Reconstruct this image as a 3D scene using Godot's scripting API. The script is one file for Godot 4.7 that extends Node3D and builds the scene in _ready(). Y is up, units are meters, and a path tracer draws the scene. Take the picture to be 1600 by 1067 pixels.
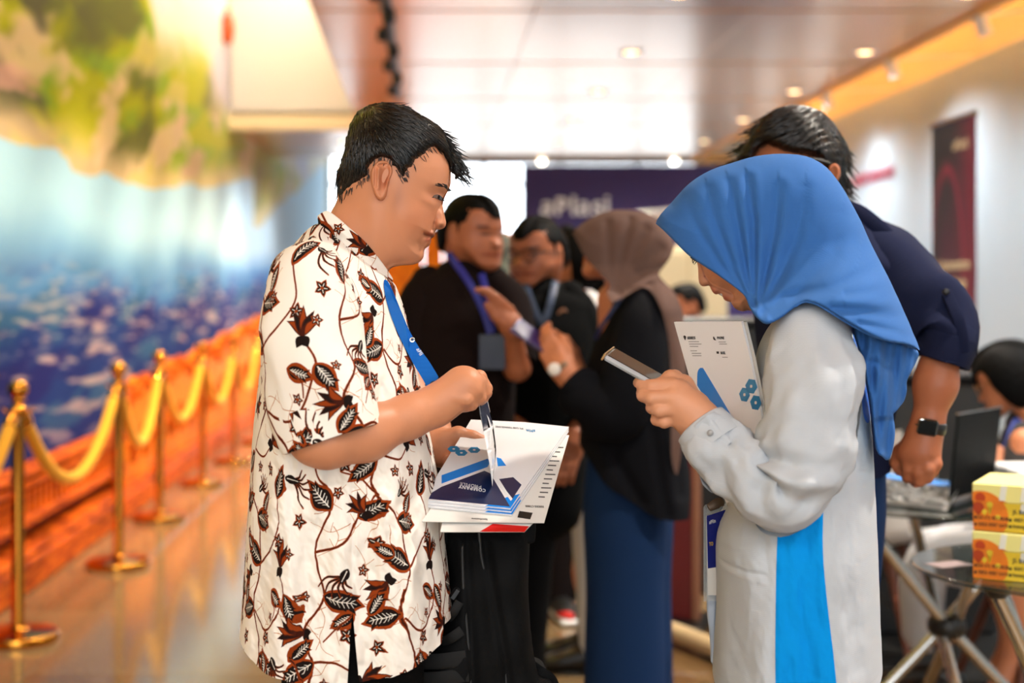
extends Node3D
# A trade-show hall: two visitors in front, others talking behind, mural wall on one side.
const F := 2222.0
const CX := 665.0
const CY := 462.0
const EYE := 1.33
var M := {}
var used := {}
var counts := {}
var rng := RandomNumberGenerator.new()

func _ready() -> void:
	set_camera_and_light()
	make_materials()
	build_setting()
	build_queue_posts()
	build_batik_man()
	build_blue_woman()
	build_held_things()
	build_mid_people()
	build_leaning_man()
	build_tables()
	build_far_things()

func set_camera_and_light() -> void:
	rng.seed = 7
	var cam := Camera3D.new(); cam.name = "camera"
	var at := CameraAttributesPhysical.new()
	at.frustum_focal_length = 50.0
	at.frustum_near = 0.1
	at.frustum_far = 200.0
	at.frustum_focus_distance = 2.18
	at.exposure_aperture = 2.5
	cam.attributes = at
	add_child(cam)
	cam.position = Vector3(0, EYE, 0)
	cam.projection = Camera3D.PROJECTION_FRUSTUM
	cam.near = 0.1; cam.far = 200.0
	cam.size = 1067.0 / F * 0.1
	cam.frustum_offset = Vector2((800.0 - CX) / F * 0.1, (CY - 533.5) / F * 0.1)
	cam.current = true
	var we := WorldEnvironment.new(); we.name = "world_environment"
	var e := Environment.new()
	e.background_mode = Environment.BG_SKY
	var sky := Sky.new(); var sm := ProceduralSkyMaterial.new()
	sm.sky_top_color = Color(0.86, 0.93, 1.0); sm.sky_horizon_color = Color(0.96, 0.98, 1.0)
	sm.ground_horizon_color = Color(0.9, 0.92, 0.94); sm.ground_bottom_color = Color(0.62, 0.62, 0.62)
	sm.sky_energy_multiplier = 2.35; sm.ground_energy_multiplier = 1.5
	sky.sky_material = sm; e.sky = sky
	e.ambient_light_source = Environment.AMBIENT_SOURCE_SKY
	e.tonemap_mode = Environment.TONE_MAPPER_LINEAR
	e.tonemap_exposure = 1.0
	e.sdfgi_enabled = true; e.ssao_enabled = true; e.ssil_enabled = true
	we.environment = e; add_child(we)
	# unseen ceiling panels behind the camera, placed to light the front figures
	unseen_light_panel(Vector3(-0.6, 3.06, 0.7), 2.2, 1.4, 5.0, "left of the two unseen ceiling light panels behind the camera")
	unseen_light_panel(Vector3(1.9, 3.06, 0.7), 2.2, 1.4, 5.0, "right of the two unseen ceiling light panels behind the camera")
	# unseen broad light behind the camera, lights the figures from the front
	area_light("unseen_front_light", Vector3(0.4, 1.75, 4.7), Vector3(0, 0, 0), 5.0, 2.3, 20.0, Color(0.91, 0.96, 1.0))

func area_light(nm: String, at: Vector3, rot: Vector3, w: float, h: float, energy: float, c: Color) -> void:
	var a := AreaLight3D.new(); a.name = nm
	a.area_size = Vector2(w, h); a.light_energy = energy; a.light_color = c
	a.set("area_range", 40.0); a.set("area_attenuation", 2.0)
	a.area_normalize_energy = true
	a.shadow_enabled = true
	a.position = at; a.rotation = rot
	add_child(a)

func unseen_light_panel(at: Vector3, w: float, d: float, energy: float, label: String) -> void:
	var t := thing("unseen_ceiling_panel", label, "light", at, 0.0, "unseen ceiling light panels")
	var mb := MB.new()
	for s in [[-1, 0], [1, 0], [0, -1], [0, 1]]:
		var c := Vector3(s[0] * w / 2, 0, s[1] * d / 2)
		mb.box(c, Vector3(0.05 if s[0] else w, 0.06, 0.05 if s[1] else d), 0.004)
	part("frame", mb, mat("white_metal", Color(0.85, 0.85, 0.85), 0.5), t)
	var g := MB.new(); g.box(Vector3(0, 0.015, 0), Vector3(w - 0.04, 0.015, d - 0.04), 0.002)
	part("diffuser", g, glow("panel_glow", Color(1, 0.97, 0.92), 1.6), t)
	area_light("unseen_panel_light", at + Vector3(0, -0.02, 0), Vector3(-PI / 2, 0, 0), w - 0.06, d - 0.06, energy, Color(1, 0.99, 0.98))

# ---------- naming ----------
func numbered(nm: String) -> String:
	if not counts.has(nm):
		counts[nm] = 0
		return nm
	counts[nm] += 1
	return "%s_%03d" % [nm, counts[nm]]

func tag(o: Node3D, label: String, category := "", group := "", kind := "") -> void:
	if label: o.set_meta("label", label)
	if category: o.set_meta("category", category)
	if group: o.set_meta("group", group)
	if kind: o.set_meta("kind", kind)

func thing(nm: String, label: String, category: String, at := Vector3.ZERO, turn := 0.0, group := "") -> Node3D:
	var o := Node3D.new(); o.name = numbered(nm); add_child(o)
	o.position = at; o.rotation.y = turn
	tag(o, label, category, group)
	return o

func part(nm: String, mb: MB, m: Material, parent: Node3D, label := "") -> MeshInstance3D:
	var o := MeshInstance3D.new(); o.mesh = mb.commit(); o.name = nm
	o.material_override = m
	parent.add_child(o, true)
	if label: o.set_meta("label", label)
	return o

func solo(nm: String, mb: MB, m: Material, label: String, category: String, group := "") -> MeshInstance3D:
	var o := MeshInstance3D.new(); o.mesh = mb.commit(); o.name = numbered(nm)
	o.material_override = m; add_child(o)
	tag(o, label, category, group)
	return o

func struct(nm: String, mb: MB, m: Material, label := "") -> MeshInstance3D:
	var o := MeshInstance3D.new(); o.mesh = mb.commit(); o.name = nm
	o.material_override = m; add_child(o)
	o.set_meta("kind", "structure")
	if label: o.set_meta("label", label)
	return o

func copy(o: Node3D, at: Vector3, label: String, turn := 0.0) -> Node3D:
	var c: Node3D = o.duplicate()
	c.name = numbered(String(o.name).trim_suffix("_001")); add_child(c)
	c.position = at; c.rotation.y = turn
	c.set_meta("label", label)
	return c

# ---------- materials ----------
func mat(nm: String, c: Color, rough := 0.8, metal := 0.0, o := {}) -> StandardMaterial3D:
	if M.has(nm): return M[nm]
	var m := StandardMaterial3D.new(); m.resource_name = nm
	m.albedo_color = c; m.roughness = rough; m.metallic = metal
	for k in o: m.set(k, o[k])
	M[nm] = m
	return m

func glow(nm: String, c: Color, e: float) -> StandardMaterial3D:
	return mat(nm, c, 0.6, 0.0, {"emission_enabled": true, "emission": c, "emission_energy_multiplier": e})

func noise_tex(freq: float, seed_: int, normal := false, ramp: Gradient = null, size := 512, type := FastNoiseLite.TYPE_SIMPLEX_SMOOTH, bump := 4.0) -> NoiseTexture2D:
	var n := FastNoiseLite.new(); n.seed = seed_; n.frequency = freq; n.noise_type = type
	n.fractal_octaves = 3
	var t := NoiseTexture2D.new(); t.width = size; t.height = size; t.seamless = true; t.noise = n
	t.as_normal_map = normal; t.bump_strength = bump
	if ramp: t.color_ramp = ramp
	return t

func ramp(a: Array) -> Gradient:
	var g := Gradient.new()
	var offs := PackedFloat32Array(); var cols := PackedColorArray()
	for x in a:
		offs.append(x[0]); cols.append(x[1])
	g.offsets = offs; g.colors = cols
	return g

func weave_tex() -> ImageTexture:
	if M.has("_weave"): return M["_weave"]
	var im := Image.create(128, 128, false, Image.FORMAT_RGBA8)
	for y in 128:
		for x in 128:
			var v := 0.5 + 0.25 * sin(x * TAU / 4.0) * (1 if (y / 2) % 2 else -1) + 0.2 * sin(y * TAU / 4.0) + 0.08 * sin(x * 12.9898 + y * 78.233)
			im.set_pixel(x, y, Color(v, v, v))
	im.bump_map_to_normal_map(1.5)
	M["_weave"] = ImageTexture.create_from_image(im)
	return M["_weave"]

func cloth(nm: String, c: Color, scale := 14.0, strength := 0.35, rough := 0.9, o := {}) -> StandardMaterial3D:
	if M.has(nm): return M[nm]
	var m := mat(nm, c, rough, 0.0, {"normal_enabled": true, "normal_texture": weave_tex(), "normal_scale": strength, "uv1_triplanar": true, "uv1_scale": Vector3(scale, scale, scale), "metallic_specular": 0.25})
	for k in o: m.set(k, o[k])
	return m

func skin(nm: String, c: Color, o := {}) -> StandardMaterial3D:
	if M.has(nm): return M[nm]
	if not M.has("_skin_n"): M["_skin_n"] = noise_tex(0.09, 5, true, null, 256, FastNoiseLite.TYPE_CELLULAR, 1.5)
	var m := mat(nm, c, 0.45, 0.0, {"vertex_color_use_as_albedo": true, "normal_enabled": true, "normal_texture": M["_skin_n"], "normal_scale": 0.12, "uv1_triplanar": true, "uv1_scale": Vector3(9, 9, 9), "subsurf_scatter_enabled": true, "subsurf_scatter_strength": 0.012, "metallic_specular": 0.42})
	for k in o: m.set(k, o[k])
	return m

# ---------- mesh engine ----------
class MB:
	var v := PackedVector3Array()
	var uv := PackedVector2Array()
	var col := PackedColorArray()
	var idx := PackedInt32Array()
	var flat := false
	func vert(p: Vector3, t := Vector2.ZERO, c := Color.WHITE) -> int:
		v.append(p); uv.append(t); col.append(c)
		return v.size() - 1
	func tri(a: int, b: int, c: int) -> void:
		idx.append(a); idx.append(b); idx.append(c)
	func quad(a: int, b: int, c: int, d: int) -> void:
		tri(a, b, c); tri(a, c, d)
	func face(p: Array, t := []) -> void:      # own vertices, clockwise seen from outside
		var f := v.size()
		for i in p.size(): vert(p[i], t[i] if t.size() > i else Vector2.ZERO)
		for i in range(1, p.size() - 1): tri(f, f + i, f + i + 1)
	func add(o: MB, t := Transform3D()) -> void:
		var f := v.size()
		for i in o.v.size(): vert(t * o.v[i], o.uv[i], o.col[i])
		for i in o.idx: idx.append(i + f)
	func tint(c: Color) -> MB:
		col.fill(c)
		return self
	# chamfered box
	func box(c: Vector3, s: Vector3, b := 0.003, t := Basis()) -> void:
		var h := s / 2
		b = minf(b, minf(h.x, minf(h.y, h.z)) * 0.9)
		var axes := [Vector3(1, 0, 0), Vector3(0, 1, 0), Vector3(0, 0, 1)]
		var corner := func(sx: int, sy: int, sz: int, ax: int) -> Vector3:
			var p := Vector3(sx * (h.x - (0.0 if ax == 0 else b)), sy * (h.y - (0.0 if ax == 1 else b)), sz * (h.z - (0.0 if ax == 2 else b)))
			return c + t * p
		for ax in 3:
			for s0 in [-1, 1]:
				var q := []
				for k in [[-1, -1], [1, -1], [1, 1], [-1, 1]]:
					var sg := [0, 0, 0]
					sg[ax] = s0; sg[(ax + 1) % 3] = k[0]; sg[(ax + 2) % 3] = k[1]
					q.append(corner.call(sg[0], sg[1], sg[2], ax))
				if s0 > 0: q.reverse()
				face(q, [Vector2(0, 1), Vector2(1, 1), Vector2(1, 0), Vector2(0, 0)])
		for ax in 3:      # edge chamfers, along axis ax
			var a1 := (ax + 1) % 3
			var a2 := (ax + 2) % 3
			for s1 in [-1, 1]:
				for s2 in [-1, 1]:
					var q := []
					for e in [[-1, a1], [1, a1], [1, a2], [-1, a2]]:
						var sg := [0, 0, 0]
						sg[ax] = e[0]; sg[a1] = s1; sg[a2] = s2
						q.append(corner.call(sg[0], sg[1], sg[2], e[1]))
					if s1 * s2 > 0: q.reverse()
					face(q)
		for sx in [-1, 1]:
			for sy in [-1, 1]:
				for sz in [-1, 1]:
					var q := [corner.call(sx, sy, sz, 0), corner.call(sx, sy, sz, 1), corner.call(sx, sy, sz, 2)]
					if sx * sy * sz > 0: q.reverse()
					face(q)
	# body of revolution about y: profile of (radius, y)
	func lathe(prof: Array, segs := 24, at := Vector3.ZERO, t := Basis()) -> void:
		var f := v.size()
		for i in prof.size():
			for k in segs + 1:
				var a := TAU * k / segs
				vert(at + t * Vector3(cos(a) * prof[i].x, prof[i].y, sin(a) * prof[i].x), Vector2(float(k) / segs, float(i) / (prof.size() - 1)))
		for i in prof.size() - 1:
			for k in segs:
				var a := f + i * (segs + 1) + k
				quad(a, a + segs + 1, a + segs + 2, a + 1)
	# a tube of elliptical sections along a path; nref gives the second axis of the section
	func tube(path: Array, ra: Array, rb: Array, nref := Vector3(0, 0, 1), segs := 12, rings := 0, cap := 3, disp = null, uvs := 1.0) -> void:
		var f := v.size()
		var n := path.size()
		if rings == 0: rings = (n - 1) * 5
		var along := 0.0
		var prev := Vector3.ZERO
		var rows := []
		for i in rings + 1:
			var u := float(i) / rings * (n - 1)
			var p: Vector3 = MB.crom(path, u)
			var tg: Vector3 = (MB.crom(path, minf(u + 0.03, n - 1)) - MB.crom(path, maxf(u - 0.03, 0))).normalized()
			rows.append([p, tg, MB.cromf(ra, u), MB.cromf(rb, u)])
		if cap & 1: rows = MB.capped(rows, true)
		if cap & 2: rows = MB.capped(rows, false)
		if cap & 4:      # open hem with a turned-in inside
			var e: Array = rows[-1]
			rows.append([e[0] + e[1] * 0.001, e[1], e[2] - 0.0025, e[3] - 0.0025])
			rows.append([e[0] - e[1] * 0.05, e[1], e[2] - 0.004, e[3] - 0.004])
		var wide := 0.0
		for r in rows: wide = maxf(wide, 0.5 * (r[2] + r[3]))
		for i in rows.size():
			var p: Vector3 = rows[i][0]
			var tg: Vector3 = rows[i][1]
			if i: along += (p - prev).length()
			prev = p
			var a := nref.cross(tg).normalized()
			var b := tg.cross(a).normalized()
			for k in segs + 1:
				var an := TAU * k / segs
				var off: Vector3 = a * (cos(an) * rows[i][2]) + b * (sin(an) * rows[i][3])
				if disp != null: off += off.normalized() * disp.call(float(i) / (rows.size() - 1), an, p + off)
				vert(p + off, Vector2(-an * wide, along) * uvs)
		var m := rows.size()
		for i in m - 1:
			for k in segs:
				var q := f + i * (segs + 1) + k
				quad(q, q + 1, q + segs + 2, q + segs + 1)
	static func capped(rows: Array, first: bool) -> Array:
		var e = rows[0] if first else rows[-1]
		var sgn := -1.0 if first else 1.0
		var extra := []
		for k in range(1, 5):
			var th := PI / 2 * k / 4.0
			var r := maxf(cos(th), 0.02)
			extra.append([e[0] + e[1] * sgn * sin(th) * minf(e[2], e[3]), e[1], e[2] * r, e[3] * r])
		if first:
			extra.reverse()
			return extra + rows
		return rows + extra
	static func crom(p: Array, u: float) -> Vector3:
		var n := p.size()
		var i := clampi(int(u), 0, n - 2)
		var t := u - i
		var p0: Vector3 = p[maxi(i - 1, 0)]; var p1: Vector3 = p[i]; var p2: Vector3 = p[i + 1]; var p3: Vector3 = p[mini(i + 2, n - 1)]
		return 0.5 * (2 * p1 + (p2 - p0) * t + (2 * p0 - 5 * p1 + 4 * p2 - p3) * t * t + (3 * p1 - p0 - 3 * p2 + p3) * t * t * t)
	static func cromf(p: Array, u: float) -> float:
		var n := p.size()
		if n == 1: return p[0]
		var i := clampi(int(u), 0, n - 2)
		var t := u - i
		t = t * t * (3 - 2 * t)
		return lerpf(p[i], p[i + 1], t)
	func commit() -> ArrayMesh:
		var nr := PackedVector3Array(); nr.resize(v.size())
		for i in range(0, idx.size(), 3):
			var a := v[idx[i]]
			var c := (v[idx[i + 2]] - a).cross(v[idx[i + 1]] - a)
			for k in 3: nr[idx[i + k]] += c
		for i in nr.size(): nr[i] = nr[i].normalized() if nr[i].length_squared() > 1e-24 else Vector3.UP
		var ar := []; ar.resize(Mesh.ARRAY_MAX)
		ar[Mesh.ARRAY_VERTEX] = v; ar[Mesh.ARRAY_NORMAL] = nr; ar[Mesh.ARRAY_TEX_UV] = uv; ar[Mesh.ARRAY_COLOR] = col; ar[Mesh.ARRAY_INDEX] = idx
		var am := ArrayMesh.new()
		am.add_surface_from_arrays(Mesh.PRIMITIVE_TRIANGLES, ar)
		return am

# a standing plane for a figure: local x to the right, y up, z towards the viewer's side
class Fig:
	var o: Vector3
	var n: Vector3
	var xa: Vector3
	var s: float
	var turn: float
	var plain := false      # a loose plane in millimetres, for parts that are turned afterwards
	func _init(px := CX, depth := 1.0, loose := false) -> void:
		plain = loose
		if loose:
			s = 0.001
			return
		o = Vector3((px - CX) * depth / F, 0, -depth)
		n = Vector3(-o.x, 0, -o.z).normalized()
		xa = Vector3.UP.cross(n)
		turn = atan2(n.x, n.z)
		s = Vector2(o.x, o.z).length() / F
	func L(px: float, py: float, h := 0.0) -> Vector3:
		if plain: return Vector3(px * 0.001, -py * 0.001, h)
		var d := Vector3((px - CX) / F, (CY - py) / F, -1)
		var c := Vector3(0, EYE, 0)
		var t := (h - (c - o).dot(n)) / d.dot(n)
		var p := c + d * t - o
		return Vector3(p.dot(xa), p.y, h)

# outline in pixels -> dense closed curve; a point given twice is a corner
static func curve(pts: Array, sub := 5) -> PackedVector2Array:
	var p := PackedVector2Array()
	var corner := []
	for i in range(0, pts.size(), 2):
		var q := Vector2(pts[i], pts[i + 1])
		if p.size() and p[-1].is_equal_approx(q): corner[-1] = true
		else:
			p.append(q); corner.append(false)
	var n := p.size()
	var out := PackedVector2Array()
	for i in n:
		var p1 := p[i]; var p2 := p[(i + 1) % n]
		var p0 := p1 if corner[i] else p[(i + n - 1) % n]
		var p3 := p2 if corner[(i + 1) % n] else p[(i + 2) % n]
		for k in sub:
			var t := float(k) / sub
			out.append(0.5 * (2 * p1 + (p2 - p0) * t + (2 * p0 - 5 * p1 + 4 * p2 - p3) * t * t + (3 * p1 - p0 - 3 * p2 + p3) * t * t * t))
	return out

# signed distance to a closed curve, positive inside
static func sd(p: PackedVector2Array, q: Vector2) -> float:
	var best := 1e12
	var ins := false
	var n := p.size()
	var b := p[n - 1]
	for i in n:
		var a := p[i]
		var e := b - a
		var w := q - a
		var t := clampf(w.dot(e) / maxf(e.length_squared(), 1e-9), 0, 1)
		best = minf(best, (w - e * t).length_squared())
		if (a.y > q.y) != (b.y > q.y) and q.x < (b.x - a.x) * (q.y - a.y) / (b.y - a.y) + a.x: ins = not ins
		b = a
	return sqrt(best) if ins else -sqrt(best)

# solid whose rim is the outline; hf(x, y, d) gives (front, back) heights in metres over the plane
func relief(f: Fig, out: PackedVector2Array, cell: float, hf: Callable, cf = null, uvs := 1.0, wall := true, wrap := Vector3.ZERO) -> MB:
	var mb := MB.new()
	var lo := out[0]; var hi := out[0]
	for p in out:
		lo = lo.min(p); hi = hi.max(p)
	lo -= Vector2(cell, cell) * 1.37
	var nx := int((hi.x - lo.x) / cell) + 3
	var ny := int((hi.y - lo.y) / cell) + 3
	var ds := PackedFloat32Array(); ds.resize(nx * ny)
	var thr := WorkerThreadPool.add_group_task(func(y: int) -> void:
		for x in nx: ds[y * nx + x] = sd(out, lo + Vector2(x, y) * cell), ny, -1, true)
	WorkerThreadPool.wait_for_group_task_completion(thr)
	var fr := PackedInt32Array(); fr.resize(nx * ny); fr.fill(-1)
	var bk := PackedInt32Array(); bk.resize(nx * ny); bk.fill(-1)
	for y in ny:
		for x in nx:
			var d := ds[y * nx + x]
			if absf(d) < cell * 0.06:
				d = cell * 0.06 if d > 0 else -cell * 0.06
				ds[y * nx + x] = d
			if d > 0:
				var q := lo + Vector2(x, y) * cell
				var h: Vector2 = hf.call(q.x, q.y, d)
				var base := f.L(q.x, q.y)
				var t := Vector2(base.x + (wrap.y - h.x) * clampf((base.x - wrap.x) * wrap.z, -1, 1), -base.y) * uvs      # cloth keeps its width round the sides
				var c: Color = cf.call(q.x, q.y) if cf != null else Color.WHITE
				fr[y * nx + x] = mb.vert(base + Vector3(0, 0, h.x), t, c)
				bk[y * nx + x] = mb.vert(base + Vector3(0, 0, h.y), t, c)
	var edge := {}
	for y in ny - 1:
		for x in nx - 1:
			var cs := [y * nx + x, y * nx + x + 1, (y + 1) * nx + x + 1, (y + 1) * nx + x]
			var k := 0
			for c in cs: k += 1 if ds[c] > 0 else 0
			if k == 0: continue
			var a := []; var b := []
			var leave := -1; var enter := -1
			for i in 4:
				var c0: int = cs[i]; var c1: int = cs[(i + 1) % 4]
				if ds[c0] > 0:
					a.append(fr[c0]); b.append(bk[c0])
				if (ds[c0] > 0) != (ds[c1] > 0):
					var key := mini(c0, c1) * 2 + (1 if absi(c0 - c1) == 1 else 0)
					if not edge.has(key):
						var t := ds[c0] / (ds[c0] - ds[c1])
						var q0 := lo + Vector2(c0 % nx, c0 / nx) * cell
						var q1 := lo + Vector2(c1 % nx, c1 / nx) * cell
						var q := q0.lerp(q1, t)
						var h: Vector2 = hf.call(q.x, q.y, 0.0)
						var base := f.L(q.x, q.y)
						var ec: Color = cf.call(q.x, q.y) if cf != null else Color.WHITE
						var et := Vector2(base.x + (wrap.y - maxf(h.x, 0.0)) * clampf((base.x - wrap.x) * wrap.z, -1, 1), -base.y) * uvs
						if absf(h.x - h.y) < 0.0012:
							var e0 := mb.vert(base + Vector3(0, 0, (h.x + h.y) / 2), et, ec)
							edge[key] = Vector2i(e0, e0)
						else: edge[key] = Vector2i(mb.vert(base + Vector3(0, 0, h.x), et, ec), mb.vert(base + Vector3(0, 0, h.y), et, ec))
					a.append(edge[key].x); b.append(edge[key].y)
					if ds[c0] > 0: leave = a.size() - 1
					else: enter = a.size() - 1
			for i in range(1, a.size() - 1):
				mb.tri(a[0], a[i], a[i + 1])
				mb.tri(b[0], b[i + 1], b[i])
			if wall and leave >= 0 and enter >= 0 and (a[leave] != b[leave] or a[enter] != b[enter]):
				var q := []
				for i in [a[leave], b[leave], b[enter], a[enter]]: q.append(mb.vert(mb.v[i], mb.uv[i], mb.col[i]))
				mb.quad(q[0], q[1], q[2], q[3])
	return mb

static func dome(d: float, r: float) -> float:      # 0 at the rim, 1 from r inwards
	var t := clampf(1.0 - d / r, 0.0, 1.0)
	return sqrt(1.0 - t * t)

static func bump(x: float, y: float, cx: float, cy: float, sx: float, sy: float, rot := 0.0) -> float:
	var dx := x - cx; var dy := y - cy
	if rot != 0.0:
		var c := cos(rot); var s := sin(rot)
		var t := dx * c + dy * s
		dy = -dx * s + dy * c
		dx = t
	return exp(-(dx * dx / (sx * sx) + dy * dy / (sy * sy)) * 0.5)

static func seg(x: float, y: float, ax: float, ay: float, bx: float, by: float) -> float:
	var e := Vector2(bx - ax, by - ay)
	var w := Vector2(x - ax, y - ay)
	return (w - e * clampf(w.dot(e) / e.length_squared(), 0, 1)).length()

static func groove(x: float, y: float, ax: float, ay: float, bx: float, by: float, w: float) -> float:
	var d := seg(x, y, ax, ay, bx, by) / w
	return exp(-d * d * 0.5)

# ---- field of tapered bones joined with a smooth minimum, meshed as surface nets ----
class Net:
	var bones := []        # a, b, ra, rb, k
	func bone(a: Vector3, b: Vector3, ra: float, rb: float, k := 0.012) -> Net:
		bones.append([a, b, ra, rb, k]); return self
	func chain(p: Array, r: Array, k := 0.01) -> Net:
		for i in p.size() - 1: bone(p[i], p[i + 1], r[i], r[i + 1], k)
		return self
	func mesh(cell: float, col := Color.WHITE) -> MB:
		var lo := Vector3.INF; var hi := -Vector3.INF
		for b in bones:
			var r := Vector3.ONE * (maxf(b[2], b[3]) + cell * 2.2)
			lo = lo.min(b[0] - r).min(b[1] - r)
			hi = hi.max(b[0] + r).max(b[1] + r)
		var nx := int((hi.x - lo.x) / cell) + 2; var ny := int((hi.y - lo.y) / cell) + 2; var nz := int((hi.z - lo.z) / cell) + 2
		var g := PackedFloat32Array(); g.resize(nx * ny * nz); g.fill(0.5)
		for b in bones:
			var pa: Vector3 = b[0]; var pb: Vector3 = b[1]
			var ra: float = b[2]; var rb: float = b[3]; var k: float = b[4]
			var e := pb - pa
			var il := 1.0 / maxf(e.length_squared(), 1e-12)
			var mg := Vector3.ONE * (maxf(ra, rb) + k + cell * 2)
			var i0 := ((pa.min(pb) - mg - lo) / cell).floor(); var i1 := ((pa.max(pb) + mg - lo) / cell).ceil()
			for z in range(maxi(int(i0.z), 0), mini(int(i1.z) + 1, nz)):
				for y in range(maxi(int(i0.y), 0), mini(int(i1.y) + 1, ny)):
					var row := (z * ny + y) * nx
					for x in range(maxi(int(i0.x), 0), mini(int(i1.x) + 1, nx)):
						var w := lo + Vector3(x, y, z) * cell - pa
						var t := clampf(w.dot(e) * il, 0.0, 1.0)
						var d := (w - e * t).length() - lerpf(ra, rb, t)
						var o := g[row + x]
						var q := k - absf(d - o)
						g[row + x] = minf(d, o) - (q * q / k * 0.25 if q > 0 else 0.0)
		var mb := MB.new()
		var id := PackedInt32Array(); id.resize(nx * ny * nz); id.fill(-1)
		var sx := 1; var sy := nx; var sz := nx * ny
		for z in nz - 1:
			for y in ny - 1:
				for x in nx - 1:
					var c := z * sz + y * sy + x
					var d0 := g[c]
					if absf(d0) > cell * 2: continue
					var v8 := [d0, g[c + 1], g[c + sy], g[c + sy + 1], g[c + sz], g[c + sz + 1], g[c + sz + sy], g[c + sz + sy + 1]]
					var m := 0
					for i in 8: m += 1 if v8[i] < 0 else 0
					if m == 0 or m == 8: continue
					var sum := Vector3.ZERO
					var cnt := 0
					for i in 8:
						for bit in [1, 2, 4]:
							if i & bit: continue
							var j: int = i | bit
							if (v8[i] < 0) != (v8[j] < 0):
								var t: float = v8[i] / (v8[i] - v8[j])
								var p0 := Vector3(i & 1, (i >> 1) & 1, i >> 2); var p1 := Vector3(j & 1, (j >> 1) & 1, j >> 2)
								sum += p0.lerp(p1, t); cnt += 1
					id[c] = mb.vert(lo + (Vector3(x, y, z) + sum / cnt) * cell, Vector2.ZERO, col)
		for z in range(1, nz - 1):
			for y in range(1, ny - 1):
				for x in range(1, nx - 1):
					var c := z * sz + y * sy + x
					if absf(g[c]) > cell * 2: continue
					for ax in 3:
						var st: int = [sx, sy, sz][ax]
						if (g[c] < 0) == (g[c + st] < 0): continue
						var u: int = [sy, sz, sx][ax]; var w: int = [sz, sx, sy][ax]
						var q := [id[c], id[c - u], id[c - u - w], id[c - w]]
						if q.has(-1): continue
						if g[c] < 0: mb.quad(q[0], q[3], q[2], q[1])
						else: mb.quad(q[0], q[1], q[2], q[3])
		return mb

# a flat piece cut to an outline (pixels) in the plane through a, b, c; t0 and t1 are its lower and upper face
func plate(f: Fig, a: Vector3, b: Vector3, c: Vector3, out: PackedVector2Array, t0: float, t1: float, bendf = null) -> MB:
	var mb := MB.new()
	var n := (b - a).cross(c - a).normalized()
	if n.z < 0: n = -n
	var e := f.L(CX, CY, 0.0)      # any ray: eye in the figure's own frame
	var eye := Vector3(-f.o.dot(f.xa), EYE, -f.o.dot(f.n))
	var pts := []
	for q in out:
		var d := f.L(q.x, q.y, 0.0) - eye
		pts.append(eye + d * ((a - eye).dot(n) / d.dot(n)))
	var ux := (b - a).normalized(); var uy := n.cross(ux)
	var flat := PackedVector2Array()
	for p in pts: flat.append(Vector2((p - a).dot(ux), (p - a).dot(uy)))
	var tr := Geometry2D.triangulate_polygon(flat)
	for s in [t1, t0]:
		var o := mb.v.size()
		for p in pts:
			var q: Vector3 = p + n * s
			mb.vert(q, Vector2((p - a).dot(ux), (p - a).dot(uy)))
		for i in range(0, tr.size(), 3):
			var v0: Vector3 = pts[tr[i]]; var v1: Vector3 = pts[tr[i + 1]]; var v2: Vector3 = pts[tr[i + 2]]
			var up := (v2 - v0).cross(v1 - v0).dot(n) > 0
			if (s == t1) == up: mb.tri(o + tr[i], o + tr[i + 1], o + tr[i + 2])
			else: mb.tri(o + tr[i], o + tr[i + 2], o + tr[i + 1])
	var m := pts.size()
	for i in m:
		var p: Vector3 = pts[i]; var q: Vector3 = pts[(i + 1) % m]
		mb.face([p + n * t1, q + n * t1, q + n * t0, p + n * t0])
	return mb

func poly(p: Array) -> PackedVector2Array:
	var o := PackedVector2Array()
	for i in range(0, p.size(), 2): o.append(Vector2(p[i], p[i + 1]))
	return o

# flat lettering
func letters(txt: String, size: float, m: Material, parent: Node3D, t: Transform3D, font := "Droid Sans", bold := false, depth := 0.002) -> void:
	var tm := TextMesh.new()
	var sf := SystemFont.new(); sf.font_names = [font]
	if bold: sf.font_weight = 700
	tm.font = sf; tm.text = txt; tm.font_size = 32; tm.pixel_size = size / 32.0; tm.depth = depth
	var o := MeshInstance3D.new(); o.mesh = tm; o.name = "lettering"; o.material_override = m
	o.transform = t
	parent.add_child(o, true)

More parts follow.
